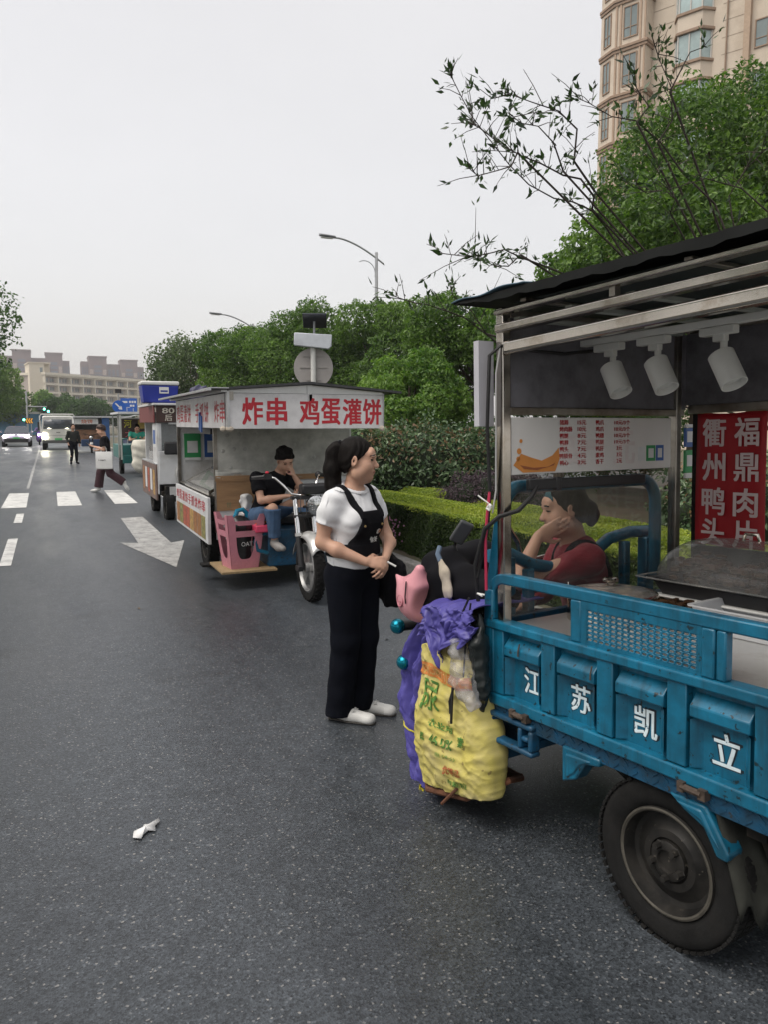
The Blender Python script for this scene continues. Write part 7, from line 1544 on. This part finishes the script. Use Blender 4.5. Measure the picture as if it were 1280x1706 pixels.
# --- the man on the snack cart
def lookpt(x, y): return Vector((x, y, 0))
Fm = (.5, -.866)
J = dict(pelvis=(0, 0, .74), chest=(-.0, .16, 1.10), head=(-.035, .30, 1.345), look=(-26, -32, 6), shR=(.19, .10, 1.165), shL=(-.175, .20, 1.165), elR=(.245, .22, .94), wrR=(.07, .42, .985), elL=(-.16, .44, 1.02), wrL=(-.075, .385, 1.185), hdL=(-.05, .37, 1.26), hdR=(-.02, .46, 1.0), pnR=(0, .2, 1), thR=(0, .5, 1), pnL=(.3, -1, .2), thL=(.8, .3, .3),
         hpR=(.09, .02, .74), hpL=(-.09, .02, .74), knR=(.22, .36, .865), knL=(-.10, .42, .93), anR=(.17, .33, .52), anL=(-.12, .50, .635), toeR=(.20, .48, .46), toeL=(-.10, .66, .575))
mn = figure('person', (2.08, 8.02, -.05), math.atan2(-Fm[0], Fm[1]), 'man in black T-shirt and jeans seated in the white snack cart over his phone', J,
            dict(shirt=M_BLK, trousers=M_JEAN, shoes=mat('grey_trainer', (.26, .25, .24), .6, var=.2, vs=20), hair=M_HAIR, legw=(.095, .078, .066), leglen=.88, sleeve=.62, sleevew=.072, hairline=(.55, .018), puff=1.16, hairlow=-.06, hairmess=.006, curlL=(1.2, 1.2, .8), curlR=(.5, .8, .5)), .008)
ph = thing('phone', None, 'dark mobile phone in the hand of the seated man', 'phone', Mx=mn.matrix_basis @ Matrix.Translation((-.06, .50, 1.015)))
b = MB(); b.X = Matrix.Rotation(R(35), 4, 'X') @ Matrix.Rotation(R(25), 4, 'Z'); b.box((-.036, -.075, -.004), (.036, .075, .004)); b.build('case', M_BLACKP, ph, bevel=.003)
b = MB(); b.X = Matrix.Rotation(R(35), 4, 'X') @ Matrix.Rotation(R(25), 4, 'Z'); b.box((-.032, -.069, .0042), (.032, .069, .0048)); b.build('screen', mat('phone_glass', (.05, .05, .06), .08), ph)

# --- the woman in red on the driver's seat of the blue cart
wr_p = MC @ Vector((1.06, -.72, 0)); Fr = Vector((-.93, .37, 0)).normalized()
J = dict(pelvis=(0, -.02, .74), chest=(.01, .07, 1.075), head=(.0, .15, 1.322), look=(4, -8, 4), shR=(.165, .09, 1.125), shL=(-.165, .07, 1.12), elL=(-.19, .40, 1.02), wrL=(-.080, .285, 1.21), hdL=(-.100, .195, 1.262), elR=(.2, .2, .9), wrR=(.08, .38, .82), pnL=(1, .25, -.1), thL=(0, -.2, -.9), hpR=(.09, .03, .73), hpL=(-.09, .03, .73), knR=(.11, .42, .76), knL=(-.09, .44, .76), anR=(.11, .44, .42), anL=(-.09, .46, .42), toeR=(.11, .58, .37), toeL=(-.09, .6, .37))
oR = dict(shirt=M_RED, trousers=M_NAVY, shoes=M_BLK, hair=M_HAIR, sleeve=1.0, cuff=.36, hem=-.08, hairline=(.9, -.012), puff=1.0, tail=([(0, -.10, .0), (.0, -.125, -.01), (.0, -.13, -.05), (.01, -.12, -.085)], [.022, .026, .028, .014]), curlL=(.08, .16, .14), thumb=.25)
wr_ = figure('person', wr_p, math.atan2(-Fr.x, Fr.y), 'woman in wine-red top, cheek on hand, behind the clear screen', J, oR, .0075)
SB = oR['_shirt']
def strapR(X, Y, Z): return np.maximum(np.abs(X - .10 - .35 * (1.10 - Z) * (Y < .06)) - .022, np.abs(Z - 1.07) - .13)
b = SB.copy(); b.F = b.F - .007; b.inter(lambda X, Y, Z: np.maximum(np.abs((X - .085) + .25 * (Y - .05)) - .020, 1.0 - Z)); b.mesh('apron_strap', M_BLK, wr_, 2)
b = SB.copy(); b.F = b.F - .007; b.inter(lambda X, Y, Z: np.maximum(np.abs((X + .085)) - .020, .95 - Z + 0 * Y)); b.mesh('apron_strap', M_BLK, wr_, 2)
Rr_ = rotm(4, -8, 4); hcr = V3(.0, .15, 1.322); b = Body(hcr - .2, hcr + .2, .006); pr_ = lambda x, y, z: hcr + Rr_ @ V3(x, y, z)
b.cap(pr_(-.02, -.112, .005), pr_(.02, -.112, .0), .018, .018); b.mesh('hair_tie', mat('pink_scrunchie', (.50, .10, .16), .7), wr_, 1)
b = Body(hcr - .2, hcr + .2, .006); b.ell(pr_(0, -.018, .048), (.084, .102, .085), .01, Rr_); b.inter(lambda X, Y, Z: np.maximum(np.abs(((X - hcr[0]) * Rr_[0, 1] + (Y - hcr[1]) * Rr_[1, 1] + (Z - hcr[2]) * Rr_[2, 1]) - .072) - .014, hcr[2] + .03 - Z)); b.mesh('headband', mat('teal_band', (.010, .07, .09), .5), wr_, 1)

# --- people farther down the street
Fk = Vector((-.98, .2, 0))
J = dict(pelvis=(0, 0, .88), chest=(.0, .02, 1.24), head=(.0, .10, 1.515), look=(0, -24, 0), shR=(.17, .02, 1.30), shL=(-.17, .02, 1.30), elR=(.20, .0, 1.05), wrR=(.18, .20, 1.02), elL=(-.2, .02, 1.05), wrL=(-.06, .27, 1.12), hpR=(.085, 0, .86), hpL=(-.085, 0, .86), knR=(.09, .16, .47), knL=(-.09, -.10, .46), anR=(.09, .22, .09), anL=(-.09, -.42, .22), toeR=(.09, .38, .035), toeL=(-.09, -.50, .06))
wk = figure('person', (1.28, 19.9, 0), math.atan2(-Fk.x, Fk.y), 'woman in maroon trousers striding over the zebra crossing with a tote bag', J, dict(shirt=M_BLK, trousers=M_MARO, shoes=M_SHOEW, hair=M_HAIRB, legw=(.105, .095, .10), leglen=.93, sleeve=.7, sleevew=.085, hairline=(.75, .012), puff=1.13, hairlow=-.13, hairmess=.005), .012)
tote = thing('tote_bag', None, 'white tote bag with a few black letters on the arm of the striding woman', 'bag', Mx=wk.matrix_basis @ Matrix.Translation((-.215, .02, 0)))
b = MB(); b.loft([[(x * .9 * s, y, z) for x, y in [(-.03, -.19), (.03, -.19), (.045, 0), (.03, .19), (-.03, .19), (-.045, 0)]] for z, s in ((.58, .4), (.60, 1.1), (.78, 1.4), (.98, .7), (1.0, .3))]); tb_ = b.build('bag_body', mat('white_canvas', (.64, .64, .63), .8, var=.06, vs=6), tote)
b = MB(); b.tube([(.03, -.06, .98), (.02, -.05, 1.08), (-.015, -.02, 1.14), (.02, .06, 1.08), (.03, .07, .98)], .012, 6); b.build('handle', mat('white_canvas_strap', (.62, .62, .6), .8), tb_)
q = MB(); q.text('i·mart', frameM((-.062, .04, .80), (0, -1, 0), (0, 0, 1)), fit=(.16, .035), bold=.02); q.build('print', M_BLACKP, tb_)
ph2 = thing('phone', None, 'dark mobile phone in the hands of the striding woman', 'phone', Mx=wk.matrix_basis @ Matrix.Translation((.0, .40, 1.16))); b = MB(); b.X = Matrix.Rotation(R(50), 4, 'X'); b.box((-.035, -.075, -.005), (.035, .075, .005)); b.build('case', M_BLACKP, ph2)
Fk = Vector((.25, -1, 0))
J = dict(pelvis=(0, 0, .88), chest=(0, .02, 1.24), head=(0, .06, 1.53), shR=(.18, .02, 1.31), shL=(-.18, .02, 1.31), elR=(.23, -.05, 1.07), wrR=(.22, .08, .86), elL=(-.23, .0, 1.07), wrL=(-.23, .02, .82), hpR=(.085, 0, .86), hpL=(-.085, 0, .86), knR=(.09, .10, .47), knL=(-.10, .02, .46), anR=(.12, .03, .09), anL=(-.12, -.02, .09), toeR=(.16, .17, .035), toeL=(-.16, .12, .035))
figure('person', (.95, 34.4, 0), math.atan2(-Fk.x, Fk.y), 'dark-clothed person walking beside the white lorry', J, dict(shirt=mat('dark_olive', (.022, .024, .02), .85), trousers=M_NAVY, shoes=M_BLK, hair=M_HAIR, legw=(.09, .066, .055), sleeve=1.0), .014)
J = dict(pelvis=(0, 0, .70), chest=(0, .05, 1.05), head=(0, .16, 1.30), look=(0, -25, 0), shR=(.2, .06, 1.12), shL=(-.2, .06, 1.12), elR=(.25, .2, .9), wrR=(.12, .38, .95), elL=(-.25, .2, .9), wrL=(-.12, .38, .95), hpR=(.1, .05, .70), hpL=(-.1, .05, .70), knR=(.15, .45, .72), knL=(-.15, .45, .72), anR=(.15, .45, .32), anL=(-.15, .45, .32), toeR=(.15, .6, .27), toeL=(-.15, .6, .27))
figure('person', (2.72, 26.9, .22), PI, 'vendor in a green shirt sitting on the green tricycle stall behind the big sack', J, dict(shirt=mat('green_shirt', (.03, .30, .22), .8), trousers=M_NAVY, shoes=M_BLK, hair=M_HAIR), .014)
J2 = dict(J); J2['look'] = (0, 0, 0)
M_SCOOT = mat('violet_scooter', (.12, .06, .25), .3, var=.1)
def scooter(loc, rz, label):
    t = thing('scooter', loc, label, 'scooter', rz, 'scooters with lit lamps')
    fwheel(t, (0, .62, .23), .23, .09); fwheel(t, (0, -.58, .23), .23, .10)
    MB().loft([[(-.12, y, z0), (.12, y, z0), (.14, y, z1), (-.14, y, z1)] for y, z0, z1 in ((-.8, .5, .75), (-.3, .3, .78), (.1, .2, .32), (.35, .2, .34))]).build('body', M_SCOOT, t, bevel=.03); MB().loft([[(-.16, .42, .3), (.16, .42, .3), (.14, .36, .3), (-.14, .36, .3)], [(-.2, .50, .8), (.2, .50, .8), (.18, .40, .8), (-.18, .40, .8)], [(-.1, .42, 1.02), (.1, .42, 1.02), (.08, .3, 1.02), (-.08, .3, 1.02)]]).build('front_shield', M_SCOOT, t, bevel=.02)
    MB().tube([(-.32, .28, 1.05), (0, .36, 1.02), (.32, .28, 1.05)], .018, 8).build('handlebar', M_BLACKP, t); MB().ball((0, .52, .78), (.08, .03, .06), 0, 12).build('headlamp', M_HEAD, t)
    return t
JS = dict(pelvis=(0, -.25, .85), chest=(0, -.15, 1.2), head=(0, -.06, 1.46), shR=(.19, -.14, 1.27), shL=(-.19, -.14, 1.27), elR=(.28, .02, 1.08), wrR=(.28, .26, 1.07), elL=(-.28, .02, 1.08), wrL=(-.28, .26, 1.07), hpR=(.1, -.2, .84), hpL=(-.1, -.2, .84), knR=(.16, .22, .75), knL=(-.16, .22, .75), anR=(.14, .2, .36), anL=(-.14, .2, .36), toeR=(.14, .34, .30), toeL=(-.14, .34, .30))
for loc, lb, lb2, m in (((-.62, 66.5, 0), 'scooter with lit lamp between the pale car and the white lorry', 'rider in violet on the scooter between car and lorry', mat('violet_jacket', (.12, .08, .22), .7)), ((-3.72, 60.5, 0), 'scooter with lit lamp at the left edge beside the pale car', 'rider in dark violet on the scooter left of the pale car', mat('dark_violet_jacket', (.06, .04, .14), .7))):
    scooter(loc, PI, lb); figure('person', loc, PI, lb2, JS, dict(shirt=m, trousers=M_NAVY, shoes=M_BLK, hair=M_HAIR, sleeve=1.0), .018)

# litter
lt_ = thing('paper_tissue', (.30, 3.15, .004), 'torn white paper tissue lying on the asphalt', 'tissue', .5)
b = MB(); rn = random.Random(3)
out_ = [(-.055, -.01), (-.03, .022), (-.01, .012), (.012, .03), (.03, .018), (.062, .026), (.055, .008), (.03, .0), (.012, -.028), (.0, -.008), (-.025, -.018), (-.04, -.03)]
b.add([(x, y, .003 + .010 * abs(noise.noise(Vector((x * 60, y * 60, 1))))) for x, y in out_] + [(0, .004, .014)], [(i, (i + 1) % 12, 12) for i in range(12)]); b.build('paper', mat('tissue', (.72, .72, .72), .9), lt_, solid=.002); lt_.scale = (1.35, 1.35, 1.35)

rg_ = np.random.default_rng(77); n_ = 260
P_ = np.stack([3.63 - np.abs(rg_.normal(size=n_)) * .28, rg_.uniform(1.5, 30, n_), np.full(n_, .009)], 1); P_ = np.concatenate([P_, np.stack([rg_.uniform(-3.5, 3.4, 40), rg_.uniform(3.5, 24, 40), np.full(40, .008)], 1)])
fl_ = leaves('fallen_leaves', P_, np.tile([0, 0, 3.], (len(P_), 1)), .045, leafmat('dry_leaf', (.09, .05, .02), (.26, .17, .06), rough=.7, tr=.05), None, rg_, .5, face=1.0, fold=.05)
tag(fl_, 'dry leaves blown along the kerb', 'leaves', kind='stuff')
# ------------------------------------------------------------------ evening haze over the town
hz = MB().box((-880, -190, -1.1), (880, 1090, 75)).build('haze', bpy.data.materials.new('haze_air'))
hm_ = hz.data.materials[0]; hm_.use_nodes = True; t_ = hm_.node_tree; t_.nodes.clear()
o_ = t_.nodes.new('ShaderNodeOutputMaterial'); v_ = t_.nodes.new('ShaderNodeVolumePrincipled'); v_.inputs['Color'].default_value = (.93, .93, .97, 1); v_.inputs['Density'].default_value = .00062; v_.inputs['Anisotropy'].default_value = .3
t_.links.new(v_.outputs[0], o_.inputs['Volume']); tag(hz, kind='stuff'); hz['label'] = 'thin pale evening haze lying over the whole street and town'; hz['category'] = 'haze'
